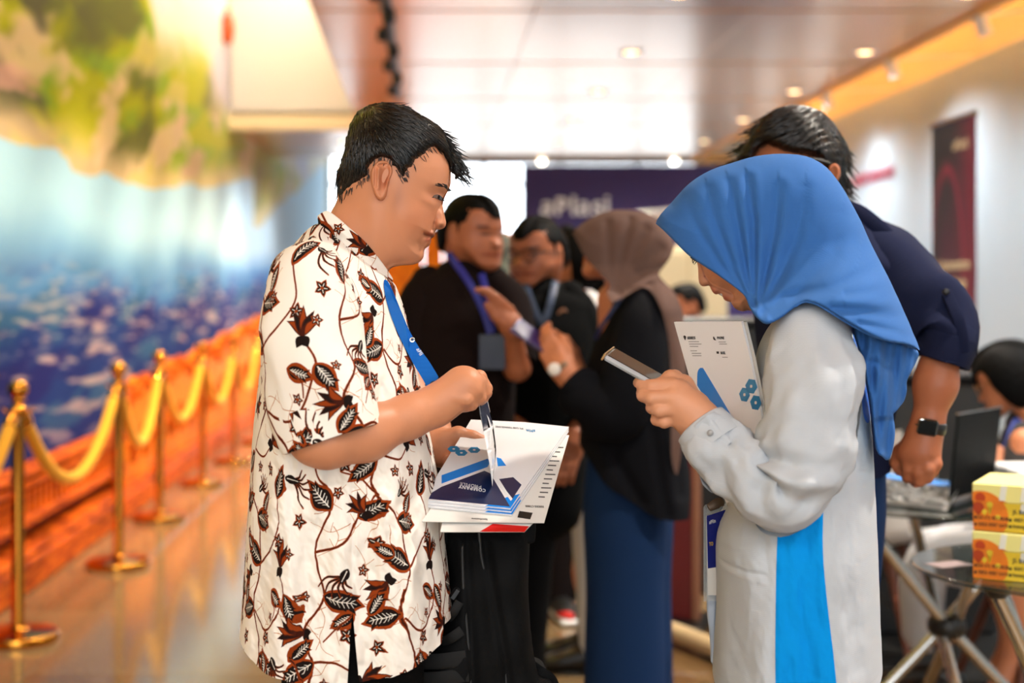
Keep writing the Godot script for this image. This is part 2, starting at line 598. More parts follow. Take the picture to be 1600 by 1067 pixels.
func make_materials() -> void:
	mat("floor_joint", Color(0.3, 0.26, 0.2), 0.6)
	mat("white_wall", Color(0.66, 0.71, 0.74), 0.7)
	mat("cream_wall", Color(0.86, 0.79, 0.66), 0.8)
	mat("brass", Color(0.85, 0.58, 0.22), 0.12, 1.0)
	mat("rope_yellow", Color(0.93, 0.66, 0.1), 0.75, 0.0, {"rim_enabled": true, "rim": 0.5})
	mat("chrome", Color(0.75, 0.74, 0.72), 0.14, 1.0)
	mat("black_plastic", Color(0.02, 0.02, 0.022), 0.42)
	mat("black_gloss", Color(0.012, 0.012, 0.014), 0.08)
	mat("white_plastic", Color(0.86, 0.86, 0.85), 0.35)
	var wood_tex := noise_tex(0.012, 21, false, ramp([[0.0, Color(0.5, 0.18, 0.04)], [0.45, Color(0.76, 0.33, 0.07)], [0.7, Color(0.87, 0.43, 0.1)], [1.0, Color(0.64, 0.26, 0.06)]]), 512)
	mat("carved_wood", Color(1, 1, 1), 0.6, 0.0, {"metallic_specular": 0.2, "albedo_texture": wood_tex, "uv1_triplanar": true, "uv1_scale": Vector3(1.2, 5, 0.6)})
	mat("pale_wood", Color(1.0, 0.9, 0.65), 0.6, 0.0, {"metallic_specular": 0.2, "albedo_texture": noise_tex(0.01, 22, false, ramp([[0.0, Color(0.8, 0.42, 0.1)], [0.5, Color(0.93, 0.58, 0.2)], [1.0, Color(0.85, 0.5, 0.15)]]), 256), "uv1_triplanar": true, "uv1_scale": Vector3(2, 2, 0.7)})
	var gran := ramp([[0.0, Color(0.27, 0.2, 0.13)], [0.36, Color(0.45, 0.36, 0.25)], [0.52, Color(0.56, 0.47, 0.34)], [0.7, Color(0.63, 0.55, 0.43)], [1.0, Color(0.74, 0.68, 0.57)]])
	var gt := noise_tex(0.11, 31, false, gran, 1024, FastNoiseLite.TYPE_SIMPLEX)
	for k in 3:
		var c: Color = [Color(1, 0.98, 0.95), Color(0.93, 0.9, 0.86), Color(0.74, 0.66, 0.57)][k]
		mat("granite%d" % k, c, 0.11, 0.0, {"albedo_texture": gt, "uv1_triplanar": true, "uv1_world_triplanar": true, "uv1_scale": Vector3(0.9, 0.9, 0.9), "metallic_specular": 0.62})
	for k in 3:
		var c: Color = [Color(0.93, 0.68, 0.42), Color(0.94, 0.69, 0.44), Color(0.91, 0.66, 0.40)][k]
		mat("copper_panel%d" % k, c, 0.32, 0.95, {"clearcoat_enabled": true, "clearcoat": 0.7, "clearcoat_roughness": 0.22})

func mural_color(z: float, y: float, n1: FastNoiseLite, n2: FastNoiseLite) -> Color:
	var a := n1.get_noise_2d(z * 30.0, y * 60.0)         # large shapes
	var b := n2.get_noise_2d(z * 85.0, y * 900.0 + z * 30.0)       # waves and rocks
	var c := n1.get_noise_2d(z * 45.0 + 900.0, y * 240.0 - z * 30.0)
	var shore := 2.06 + 0.09 * maxf(z - 10.0, 0.0) * (1.0 if z < 16.5 else 0.0) + maxf(z - 16.5, 0.0) * 0.16 + c * 0.1
	if y < shore + 0.02:
		var t := clampf((y - 1.16 - a * 0.15 - (z - 7.0) * 0.012) / 0.66, 0.0, 1.0)
		var far := Color(0.60, 0.76, 0.86).lerp(Color(0.74, 0.83, 0.88), clampf((z - 9.0) / 8.0, 0.0, 1.0))
		var mid := Color(0.30, 0.48, 0.68)
		var deep := Color(0.13, 0.21, 0.44)
		var col := deep.lerp(mid, smoothstep(0.0, 0.35, t)).lerp(far, smoothstep(0.25, 1.0, t))
		var wave := smoothstep(0.16, 0.44, b + a * 0.35 + c * 0.2)
		var fine := smoothstep(0.12, 0.4, n2.get_noise_2d(z * 150.0 + 40.0, y * 1900.0) + a * 0.3)
		wave = maxf(wave * smoothstep(1.42, 1.15, y), fine * 0.8 * smoothstep(0.9, 1.2, y))
		var near := 1.0 - smoothstep(0.15, 0.6, t)
		col = col.lerp(Color(0.20, 0.36, 0.5), smoothstep(0.1, 0.35, c) * near * 0.8)
		col = col.lerp(Color(0.14, 0.11, 0.36), smoothstep(0.05, 0.4, -c) * near * 0.6)
		col = col.lerp(Color(0.78, 0.66, 0.62), wave * near * 0.72)
		col = col.lerp(Color(0.17, 0.16, 0.4), smoothstep(0.9, 0.2, y) * 0.75)
		return col
	var hill := 3.15 + a * 0.3 + maxf(10.6 - z, 0.0) * 1.1 + sin(z * 1.1) * 0.12
	var green := Color(0.66, 0.66, 0.12).lerp(Color(0.52, 0.62, 0.18), smoothstep(-0.2, 0.3, c))
	green = green.lerp(Color(0.40, 0.40, 0.2), smoothstep(0.1, 0.45, n1.get_noise_2d(z * 26.0 + 300.0, y * 80.0 - z * 20.0)))
	var up := y - shore
	var rock := smoothstep(0.12, 0.3, n1.get_noise_2d(z * 42.0 + 77.0, y * 110.0 - z * 26.0))
	var col2 := green
	col2 = col2.lerp(Color(0.87, 0.74, 0.58), rock * (0.85 if up < 0.7 else 0.5))
	col2 = col2.lerp(Color(0.34, 0.32, 0.25), smoothstep(0.1, 0.35, n1.get_noise_2d(z * 34.0 - 500.0, y * 105.0 + z * 10.0)) * smoothstep(9.2, 7.4, z) * 0.9)
	col2 = col2.lerp(Color(0.83, 0.72, 0.58), smoothstep(0.30, 0.05, up + c * 0.2) * 0.75)
	col2 = col2.lerp(Color(0.80, 0.60, 0.55), smoothstep(0.3, 0.5, c) * smoothstep(0.8, 0.2, up) * 0.7)
	var hazy := clampf((z - 10.5) / 7.0, 0.0, 0.75)
	col2 = col2.lerp(Color(0.80, 0.78, 0.70), hazy * 0.7)
	var sky := Color(0.80, 0.77, 0.80).lerp(Color(0.88, 0.83, 0.74), smoothstep(-0.2, 0.3, a))
	return col2.lerp(sky, smoothstep(hill - 0.12, hill + 0.25, y))

func mural_texture() -> ImageTexture:
	var w := 2048; var h := 448
	var n1 := FastNoiseLite.new(); n1.seed = 4; n1.frequency = 0.01; n1.fractal_octaves = 4
	var n2 := FastNoiseLite.new(); n2.seed = 9; n2.frequency = 0.01; n2.fractal_octaves = 3
	var buf := PackedByteArray(); buf.resize(w * h * 3)
	for y in h:
		for x in w:
			var c := mural_color(4.0 + 24.5 * (x + 0.5) / w, 5.5 * (1.0 - (y + 0.5) / h), n1, n2)
			var i := (y * w + x) * 3
			buf[i] = clampi(int(c.r * 255), 0, 255); buf[i + 1] = clampi(int(c.g * 255), 0, 255); buf[i + 2] = clampi(int(c.b * 255), 0, 255)
	return ImageTexture.create_from_image(Image.create_from_data(w, h, false, Image.FORMAT_RGB8, buf))

func wall_box(lo: Vector3, hi: Vector3, b := 0.004) -> MB:
	var mb := MB.new(); mb.box((lo + hi) / 2, hi - lo, b)
	return mb

func build_setting() -> void:
	# floor of polished granite slabs
	var fl := struct("floor", wall_box(Vector3(-2.4, -0.2, -30.5), Vector3(7.9, -0.012, 5.2)), M["floor_joint"])
	var slab := MB.new(); slab.box(Vector3.ZERO, Vector3(0.996, 0.012, 0.996), 0.0015)
	var sm := slab.commit()
	var r2 := RandomNumberGenerator.new(); r2.seed = 3
	for i in 9:
		for j in 31:
			var z: float = 2.0 - j
			var o := MeshInstance3D.new(); o.mesh = sm; o.name = "granite_slab"
			var band := j in [6, 7, 11, 15, 20, 25] and i > 2
			o.material_override = M["granite%d" % (2 if band else r2.randi() % 2)]
			o.position = Vector3(-1.9 + i, -0.006, z - 0.5)
			fl.add_child(o, true)
	# walls and ceilings, all with thickness
	struct("wall_left", wall_box(Vector3(-2.35, -0.2, -30.2), Vector3(-2.05, 5.75, 5.2)), M["cream_wall"])
	var wr := struct("wall_right", wall_box(Vector3(4.0, -0.2, -21.0), Vector3(4.3, 3.06, 5.2)), M["white_wall"])
	struct("wall_right_upper", wall_box(Vector3(4.12, 3.05, -21.0), Vector3(4.4, 3.9, 5.2)), M["cream_wall"])
	struct("wall_near", wall_box(Vector3(-2.4, -0.2, 4.95), Vector3(4.4, 5.75, 5.25)), M["white_wall"])
	struct("wall_atrium_right", wall_box(Vector3(7.6, -0.2, -30.2), Vector3(7.9, 5.75, -20.9)), M["white_wall"])
	struct("wall_atrium_return", wall_box(Vector3(4.0, -0.2, -21.2), Vector3(7.9, 5.75, -20.9)), M["white_wall"])
	# the low copper ceiling: slab above, panels below
	var slab2 := struct("ceiling", wall_box(Vector3(-0.7, 3.16, -18.6), Vector3(3.5, 3.9, 5.2)), mat("dark_joint", Color(0.16, 0.11, 0.08), 0.6))
	var slab3 := struct("ceiling_far", wall_box(Vector3(-1.98, 3.16, -18.6), Vector3(-0.7, 5.75, -14.4)), mat("fascia_cream", Color(0.86, 0.83, 0.78), 0.8))
	var pm := MB.new(); pm.box(Vector3.ZERO, Vector3(1.397, 0.03, 1.97), 0.003)
	var pmesh := pm.commit()
	for j in 12:
		for i in 3:
			var o := MeshInstance3D.new(); o.mesh = pmesh; o.name = "copper_panel"
			o.material_override = M["copper_panel%d" % ((i * 2 + j * 7 + i * j) % 3)]
			o.position = Vector3(-0.01 + 1.4 * i, 3.145, 5.2 - 1.05 - 2.02 * j)
			slab2.add_child(o, true)
	for j in 2:
		var o := MeshInstance3D.new(); o.mesh = pmesh; o.name = "copper_panel"
		o.material_override = M["copper_panel%d" % j]
		o.position = Vector3(-1.4, 3.145, -15.5 - 2.03 * j)
		slab3.add_child(o, true)
	struct("trim_beam", wall_box(Vector3(-2.03, 3.02, -14.62), Vector3(-0.68, 3.2, -14.4)), mat("beam_cream", Color(0.95, 0.86, 0.68), 0.6))
	struct("ceiling_high", wall_box(Vector3(-2.4, 5.5, -14.5), Vector3(-0.6, 5.75, 5.2)), M["cream_wall"])
	struct("ceiling_void_side", wall_box(Vector3(-0.72, 3.14, -14.5), Vector3(-0.6, 5.6, 5.2)), M["cream_wall"])
	struct("ceiling_atrium", wall_box(Vector3(-2.4, 5.5, -30.2), Vector3(7.9, 5.75, -18.6)), M["white_wall"])
	struct("ceiling_atrium_side", wall_box(Vector3(-0.7, 3.4, -18.75), Vector3(7.9, 5.6, -18.55)), M["white_wall"])
	struct("trim_ceiling_end", wall_box(Vector3(-0.75, 3.06, -18.75), Vector3(4.0, 3.2, -18.6)), mat("lintel", Color(0.45, 0.42, 0.38), 0.5))
	# warm light cove along the right wall
	struct("ceiling_cove", wall_box(Vector3(3.45, 3.62, -21.0), Vector3(4.4, 3.9, 5.2)), M["cream_wall"])
	struct("trim_cove_lip", wall_box(Vector3(3.46, 3.1, -18.6), Vector3(3.53, 3.24, 5.2)), mat("cove_lip", Color(0.92, 0.72, 0.42), 0.5))
	for k in 4:
		var z := -2.0 - 4.6 * k
		var t := thing("cove_light_strip", ["nearest", "second", "third", "farthest"][k] + " of four warm light strips in the ceiling cove above the white wall", "light", Vector3(3.7, 3.44, z), 0.0, "warm strips in the right ceiling cove")
		var mb := MB.new(); mb.box(Vector3.ZERO, Vector3(0.05, 0.03, 4.4), 0.004)
		part("tube", mb, glow("cove_glow", Color(1.0, 0.6, 0.22), 4.0), t)
		var a := MB.new(); a.box(Vector3(0, -0.025, 0), Vector3(0.08, 0.02, 4.42), 0.003); part("tray", a, mat("white_metal", Color(0.85, 0.85, 0.85), 0.5), t)
		area_light("cove_light", Vector3(3.72, 3.47, z), Vector3(-PI / 2 + PI, 0.0, 0), 0.08, 4.4, 16.0, Color(1.0, 0.80, 0.52))
		area_light("cove_wash", Vector3(3.98, 3.42, z), Vector3(0, PI / 2, 0) + Vector3(0, 0, 0), 4.4, 0.1, 0.6, Color(1.0, 0.78, 0.5))
	# unseen strips high in the slot, placed to light mural and fascia
	for k in 3:
		var z := -4.0 - 4.6 * k
		var t := thing("unseen_slot_strip", ["nearest", "middle", "farthest"][k] + " of three unseen warm light strips high in the slot above the mural", "light", Vector3(-0.86, 4.9, z), 0.0, "unseen warm strips above the mural")
		var mb := MB.new(); mb.box(Vector3.ZERO, Vector3(0.06, 0.05, 4.3), 0.006)
		part("tube", mb, glow("slot_glow", Color(1.0, 0.8, 0.55), 2.0), t)
		area_light("unseen_slot_light", Vector3(-0.92, 4.9, z), Vector3(-0.5, PI / 2, 0), 4.3, 0.1, 12.0, Color(1.0, 0.95, 0.87))
	# mural
	var mu := MB.new()
	mu.face([Vector3(-2.0, 0, -4.0), Vector3(-2.0, 5.5, -4.0), Vector3(-2.0, 5.5, -28.5), Vector3(-2.0, 0, -28.5)], [Vector2(0, 1), Vector2(0, 0), Vector2(1, 0), Vector2(1, 1)])
	mu.box(Vector3(-2.014, 2.75, -16.25), Vector3(0.024, 5.5, 24.5), 0.002)
	solo("mural", mu, mat("mural_print", Color.WHITE, 0.85, 0.0, {"albedo_texture": mural_texture(), "metallic_specular": 0.12}), "huge wall mural of blue sea and green rocky hills", "mural")
	var col := thing("column", "unseen golden brown wooden column far back behind the man's head", "column", Vector3(-0.62, 0, -20.2))  # hidden from view, placed to put a brown band into the ceiling reflection
	for i in 4:
		var cb := MB.new(); cb.box(Vector3(-0.3 + 0.2 * i, 2.74, 0), Vector3(0.195, 5.48, 0.4), 0.01); part("board", cb, M["pale_wood"], col)
	# far window wall: mullions, transoms, panes, open sky behind
	var win := struct("window_1", wall_box(Vector3(-2.0, 0.0, -29.67), Vector3(7.6, 0.1, -29.53)), mat("mullion", Color(0.75, 0.77, 0.78), 0.4, 0.3))
	for i in 7:
		var mu2 := MB.new(); mu2.box(Vector3(-2.0 + 1.6 * i, 2.75, -29.6), Vector3(0.08, 5.5, 0.14), 0.006); part("mullion", mu2, M["mullion"], win)
	for j in range(1, 4):
		var tr2 := MB.new(); tr2.box(Vector3(2.6, 0.05 + 1.8 * j, -29.6), Vector3(9.4, 0.08, 0.12), 0.006); part("transom", tr2, M["mullion"], win)
	var pane := MB.new(); pane.box(Vector3.ZERO, Vector3(1.5, 1.72, 0.01), 0.001)
	var pme := pane.commit()
	var gl := mat("clear_glass", Color(0.9, 0.97, 1.0, 0.06), 0.02, 0.0, {"transparency": BaseMaterial3D.TRANSPARENCY_ALPHA})
	for i in 6:
		for j in 3:
			var o := MeshInstance3D.new(); o.mesh = pme; o.name = "pane"; o.material_override = gl
			o.position = Vector3(-1.2 + 1.6 * i, 0.95 + 1.8 * j, -29.6)
			win.add_child(o, true)
	struct("ground_outside", wall_box(Vector3(-40, -0.4, -80), Vector3(40, -0.2, -30.5)), mat("paving_outside", Color(0.75, 0.75, 0.73), 0.8))
	# track spots on the right wall, downlights in the ceiling
	for k in 6:
		var z := -5.55 - 1.73 * k
		var nm: String = ["nearest white track spotlight above the right wall", "second white track spotlight above the right wall", "third white track spotlight above the right wall", "fourth white track spotlight above the right wall", "fifth white track spotlight above the right wall", "farthest white track spotlight above the right wall"][k]
		var t := thing("track_spotlight", nm, "spotlight", Vector3(3.55, 2.98, z), 0.0, "white spotlights on arms above the right wall")
		var tl := Basis(Vector3(0, 0, 1), 0.35)
		var body := MB.new(); body.lathe([Vector2(0.0, 0.16), Vector2(0.035, 0.16), Vector2(0.042, 0.15), Vector2(0.045, -0.0), Vector2(0.04, 0.0), Vector2(0.036, 0.02), Vector2(0.0, 0.02)], 18, Vector3.ZERO, tl)
		part("lamp_head", body, M["white_plastic"], t)
		var lens := MB.new(); lens.lathe([Vector2(0.0, 0.012), Vector2(0.036, 0.012), Vector2(0.036, 0.018), Vector2(0, 0.018)], 16, Vector3.ZERO, tl)
		part("lens", lens, glow("spot_glow", Color(1, 0.98, 0.93), 9.0), t)
		var arm := MB.new(); arm.tube([Vector3(-0.03, 0.12, 0), Vector3(0.2, 0.15, 0), Vector3(0.58, 0.16, 0)], [0.008], [0.008], Vector3(0, 0, 1), 6)
		part("arm", arm, M["white_plastic"], t)
		var s := SpotLight3D.new(); s.name = "spot_light"; s.light_energy = 0.5; s.spot_angle = 50; s.spot_angle_attenuation = 0.9; s.spot_range = 30; s.spot_attenuation = 2
		s.light_color = Color(0.93, 0.98, 1.0); s.shadow_enabled = true; s.light_size = 0.03
		add_child(s); s.position = Vector3(3.55, 2.95, z); s.look_at_from_position(s.position, Vector3(4.0, 1.6, z - 0.1), Vector3(0, 0, 1))
	var dn := 0
	for row in [[1.52, 9], [3.25, 9]]:
		for k in row[1]:
			var z: float = -2.44 - 2.02 * k  # the nearest ones are out of view and light the middle figures
			downlight(Vector3(row[0], 3.128, z), dn)
			dn += 1
	for k in 3: downlight(Vector3(-0.95, 3.128, -15.2 - 1.4 * k), 18 + k)  # added row, brightens the far end of the mural
	# black track with a row of little lamps, left part of the ceiling
	var tr := thing("lamp_track", "black ceiling track carrying small round warm lamps", "track light", Vector3(-0.24, 3.08, -9.6))
	var rail := MB.new(); rail.box(Vector3.ZERO, Vector3(0.06, 0.07, 5.6), 0.006)
	part("rail", rail, M["black_plastic"], tr)
	for k in 8:
		var hd := MB.new(); hd.lathe([Vector2(0, 0.07), Vector2(0.035, 0.07), Vector2(0.04, 0.0), Vector2(0.034, 0.0), Vector2(0.03, 0.012), Vector2(0.0, 0.012)], 14, Vector3(-0.035 if k % 2 else 0.02, -0.1, 2.3 - 0.62 * k), Basis(Vector3(1, 0, 0), 0.5))
		var h := part("lamp_head", hd, M["black_plastic"], tr)
		var ln := MB.new(); ln.lathe([Vector2(0, 0.003), Vector2(0.03, 0.003), Vector2(0.03, 0.009), Vector2(0, 0.009)], 14, Vector3(-0.035 if k % 2 else 0.02, -0.1, 2.3 - 0.62 * k), Basis(Vector3(1, 0, 0), 0.5))
		part("bulb", ln, glow("bulb_glow", Color(1, 0.86, 0.55), 5.0), h)
	for k in 6:
		var sp := SpotLight3D.new(); sp.name = "track_lamp_light"; sp.light_energy = 10.0; sp.light_color = Color(1, 0.9, 0.74); sp.spot_angle = 42; sp.spot_angle_attenuation = 1.0; sp.spot_range = 30; sp.spot_attenuation = 2; sp.light_size = 0.06; sp.shadow_enabled = true
		add_child(sp); sp.look_at_from_position(Vector3(-0.3, 2.93, -6.3 - 1.6 * k), Vector3(-1.9, 0.7, -6.9 - 1.6 * k), Vector3.UP)

func downlight(at: Vector3, k: int) -> void:
	var t := thing("downlight", ["first", "second", "third", "fourth", "fifth", "sixth", "seventh", "eighth", "ninth"][k % 9] + " downlight from the near end, " + ("middle row of the copper ceiling" if k < 9 else "row beside the warm right cove" if k < 18 else "added short row brightening the far end of the mural"), "downlight", at, 0.0, "recessed ceiling downlights")
	var ring := MB.new(); ring.lathe([Vector2(0.06, 0.02), Vector2(0.065, -0.004), Vector2(0.09, -0.006), Vector2(0.095, 0.003)], 20)
	part("trim_ring", ring, mat("white_metal", Color(0.85, 0.85, 0.85), 0.5), t)
	var l := MB.new(); l.lathe([Vector2(0, -0.003), Vector2(0.04, -0.003), Vector2(0.062, 0.004), Vector2(0.062, 0.012), Vector2(0, 0.012)], 16)
	part("lens", l, glow("down_glow", Color(1, 0.85, 0.62), 7.0), t)
	var s := SpotLight3D.new(); s.name = "downlight_light"; s.light_energy = 9.0 if k < 9 else 6.0 if k < 18 else 5.0; s.spot_angle = 62.0 if k < 9 else 76.0; s.spot_angle_attenuation = 1.0; s.spot_range = 30; s.spot_attenuation = 2
	s.light_color = Color(1, 0.96, 0.9) if k < 9 else Color(0.95, 0.98, 1.0); s.shadow_enabled = true; s.light_size = 0.05
	add_child(s); s.look_at_from_position(at + Vector3(0, -0.03, 0), at + Vector3(0, -1, 0), Vector3(0, 0, 1))

func build_queue_posts() -> void:
	# brass posts with yellow ropes
	var spots := []
	for p in [[28, 405.0], [185, 318.0], [249, 263.0], [316, 222.0], [365, 195.0], [402, 172.0]]:
		var Z: float = F / p[1]
		spots.append(Vector3((p[0] - CX) * Z / F, 0, -Z))
	spots.insert(0, spots[0] + (spots[0] - spots[1]))
	var base := thing("queue_post", "", "queue post", spots[0], 0.0, "brass rope posts along the mural")
	var b := MB.new(); b.lathe([Vector2(0, 0.0), Vector2(0.15, 0.0), Vector2(0.157, 0.006), Vector2(0.157, 0.028), Vector2(0.15, 0.036), Vector2(0.05, 0.044), Vector2(0.036, 0.052), Vector2(0.026, 0.06)], 40)
	part("base", b, M["brass"], base)
	var pl := MB.new(); pl.lathe([Vector2(0.026, 0.055), Vector2(0.025, 0.06), Vector2(0.025, 0.87), Vector2(0.027, 0.875)], 24)
	part("pole", pl, M["brass"], base)
	var top := MB.new(); top.lathe([Vector2(0.025, 0.87), Vector2(0.036, 0.875), Vector2(0.038, 0.89), Vector2(0.03, 0.9), Vector2(0.02, 0.91), Vector2(0.018, 0.918), Vector2(0.027, 0.924), Vector2(0.028, 0.932), Vector2(0.02, 0.938), Vector2(0.03, 0.945), Vector2(0.039, 0.957), Vector2(0.042, 0.97), Vector2(0.038, 0.986), Vector2(0.027, 0.998), Vector2(0.012, 1.004), Vector2(0, 1.005)], 24)
	part("finial", top, M["brass"], base)
	for a in 4:
		var hk := MB.new(); var d := Vector3(cos(a * PI / 2), 0, sin(a * PI / 2))
		hk.tube([d * 0.03 + Vector3(0, 0.882, 0), d * 0.05 + Vector3(0, 0.884, 0), d * 0.056 + Vector3(0, 0.894, 0)], [0.006], [0.006], d.cross(Vector3.UP), 6)
		part("hook", hk, M["brass"], base)
	var lab := ["brass rope post cut off at the left edge, nearest the viewer", "nearest whole brass rope post, beside the slatted wooden rail", "second whole brass rope post, where the slatted rail meets the tall panels", "third brass rope post, in front of the tall carved panels", "fourth brass rope post, in front of the tall carved panels", "fifth brass rope post, partly behind the man in the patterned shirt", "farthest brass rope post, hidden behind the man in the patterned shirt"]
	base.set_meta("label", lab[0])
	for i in range(1, spots.size()): copy(base, spots[i], lab[i])
	for i in spots.size() - 1:
		var p: Vector3 = spots[i] + Vector3(0, 0.885, 0); var q: Vector3 = spots[i + 1] + Vector3(0, 0.885, 0)
		var dir := (q - p).normalized()
		var t := thing("rope", "yellow velvet rope hanging between " + ["the cut off post and the nearest whole brass post", "the two nearest whole brass posts", "the second and third brass posts", "the third and fourth brass posts", "the fourth and fifth brass posts", "the two farthest brass posts"][i], "rope", (p + q) / 2, 0.0, "yellow ropes on the brass posts")
		p -= t.position; q -= t.position
		var path := []
		for k in 11:
			var u := k / 10.0
			path.append(p.lerp(q, 0.06 + 0.88 * u) + Vector3(0, -0.05 - 0.3 * (1 - pow(2 * u - 1, 2)), 0))
		var mb := MB.new(); mb.tube(path, [0.026], [0.026], dir.cross(Vector3.UP).normalized(), 14, 40, 3)
		part("cord", mb, M["rope_yellow"], t)
		for e in [0, 1]:
			var w := MB.new()
			var a: Vector3 = path[0] if e == 0 else path[10]
			var c: Vector3 = p + dir * 0.055 if e == 0 else q - dir * 0.055
			w.tube([a, a.lerp(c, 0.4), c], [0.03, 0.028, 0.012], [0.03, 0.028, 0.012], dir.cross(Vector3.UP).normalized(), 12)
			part("end_cap", w, M["brass"], t)
	# wooden frame along the foot of the mural: plinth, slatted rail, tall carved panels
	var fr := thing("carved_frame", "carved orange wood base running along the foot of the mural", "wood carving", Vector3(-1.86, 0, -8.0))
	var pb := MB.new()
	pb.box(Vector3(-0.02, 0.07, -3.0), Vector3(0.22, 0.14, 14.0), 0.012)
	pb.box(Vector3(-0.03, 0.155, -3.0), Vector3(0.2, 0.03, 14.0), 0.01)
	part("plinth", pb, M["carved_wood"], fr)
	var rl := MB.new()
	rl.box(Vector3(-0.04, 0.5, 1.5), Vector3(0.12, 0.04, 4.6), 0.01)
	rl.box(Vector3(-0.04, 0.445, 1.5), Vector3(0.1, 0.03, 4.6), 0.006)
	rl.box(Vector3(-0.04, 0.275, 1.5), Vector3(0.11, 0.05, 4.6), 0.01)
	rl.box(Vector3(-0.075, 0.36, 1.5), Vector3(0.02, 0.15, 4.6), 0.002)
	part("rail", rl, M["carved_wood"], fr)
	var sl := MB.new(); sl.box(Vector3.ZERO, Vector3(0.05, 0.145, 0.045), 0.008)
	var slm := sl.commit()
	for k in 46:
		var o := MeshInstance3D.new(); o.mesh = slm; o.name = "slat"; o.material_override = M["carved_wood"]
		o.position = Vector3(-0.03, 0.365, 3.75 - 0.1 * k); fr.add_child(o, true)
	for k in 7:
		var z0 := -0.75 - 1.35 * k
		var pn := MB.new()
		var top_y := 0.62 + 0.06 * k
		var prev := []
		for i in 25:
			var u := i / 24.0
			var y := top_y + 0.13 * absf(sin(u * PI * 1.0)) + 0.05 * absf(sin(u * PI * 3.0))
			prev.append(Vector2(z0 - 1.34 * u, y))
		for i in 24:
			var a: Vector2 = prev[i]; var c: Vector2 = prev[i + 1]
			var x0 := 0.0; var x1 := -0.09
			pn.face([Vector3(x0, 0.16, a.x), Vector3(x0, a.y, a.x), Vector3(x0, c.y, c.x), Vector3(x0, 0.16, c.x)])
			pn.face([Vector3(x1, 0.16, a.x), Vector3(x1, a.y, a.x), Vector3(x1, c.y, c.x), Vector3(x1, 0.16, c.x)])
			pn.face([Vector3(x0, a.y, a.x), Vector3(x1, a.y, a.x), Vector3(x1, c.y, c.x), Vector3(x0, c.y, c.x)])
		pn.face([Vector3(0, 0.16, z0), Vector3(-0.09, 0.16, z0), Vector3(-0.09, top_y, z0), Vector3(0, top_y, z0)])
		var pp := part("panel", pn, M["pale_wood"], fr)
		for i in 24:      # scrolled moulding beads along the top edge
			if i % 2: continue
			var bd := MB.new(); bd.lathe([Vector2(0, -0.045), Vector2(0.03, -0.035), Vector2(0.045, 0.0), Vector2(0.03, 0.035), Vector2(0, 0.045)], 8, Vector3(0.0, prev[i].y - 0.02, prev[i].x))
			part("carved_bead", bd, M["carved_wood"], pp)
		for i in 3:
			var cz := z0 - 0.25 - 0.42 * i
			var md := MB.new()
			for q in 6: md.tube([Vector3(0.005, top_y * 0.62 + 0.1 * sin(q * TAU / 6), cz + 0.1 * cos(q * TAU / 6)), Vector3(0.035, top_y * 0.62 + 0.03 * sin(q * TAU / 6 + 0.6), cz + 0.03 * cos(q * TAU / 6 + 0.6))], [0.035, 0.015], [0.02, 0.015], Vector3(1, 0, 0), 6, 4)
			part("rosette", md, M["carved_wood"], pp)
	# small fittings on the mural
	var ex := thing("wall_ornament", "small orange brown ornament fixed high on the mural", "ornament", Vector3(-1.95, 3.95, -14.0))
	var om := MB.new(); om.lathe([Vector2(0, -0.16), Vector2(0.05, -0.12), Vector2(0.075, 0.0), Vector2(0.06, 0.12), Vector2(0, 0.17)], 14)
	part("body", om, mat("ornament_orange", Color(0.72, 0.3, 0.08), 0.5), ex)
	var oc := MB.new(); oc.lathe([Vector2(0, 0.16), Vector2(0.03, 0.17), Vector2(0.03, 0.2), Vector2(0, 0.21)], 10); part("cap", oc, M["brass"], ex)

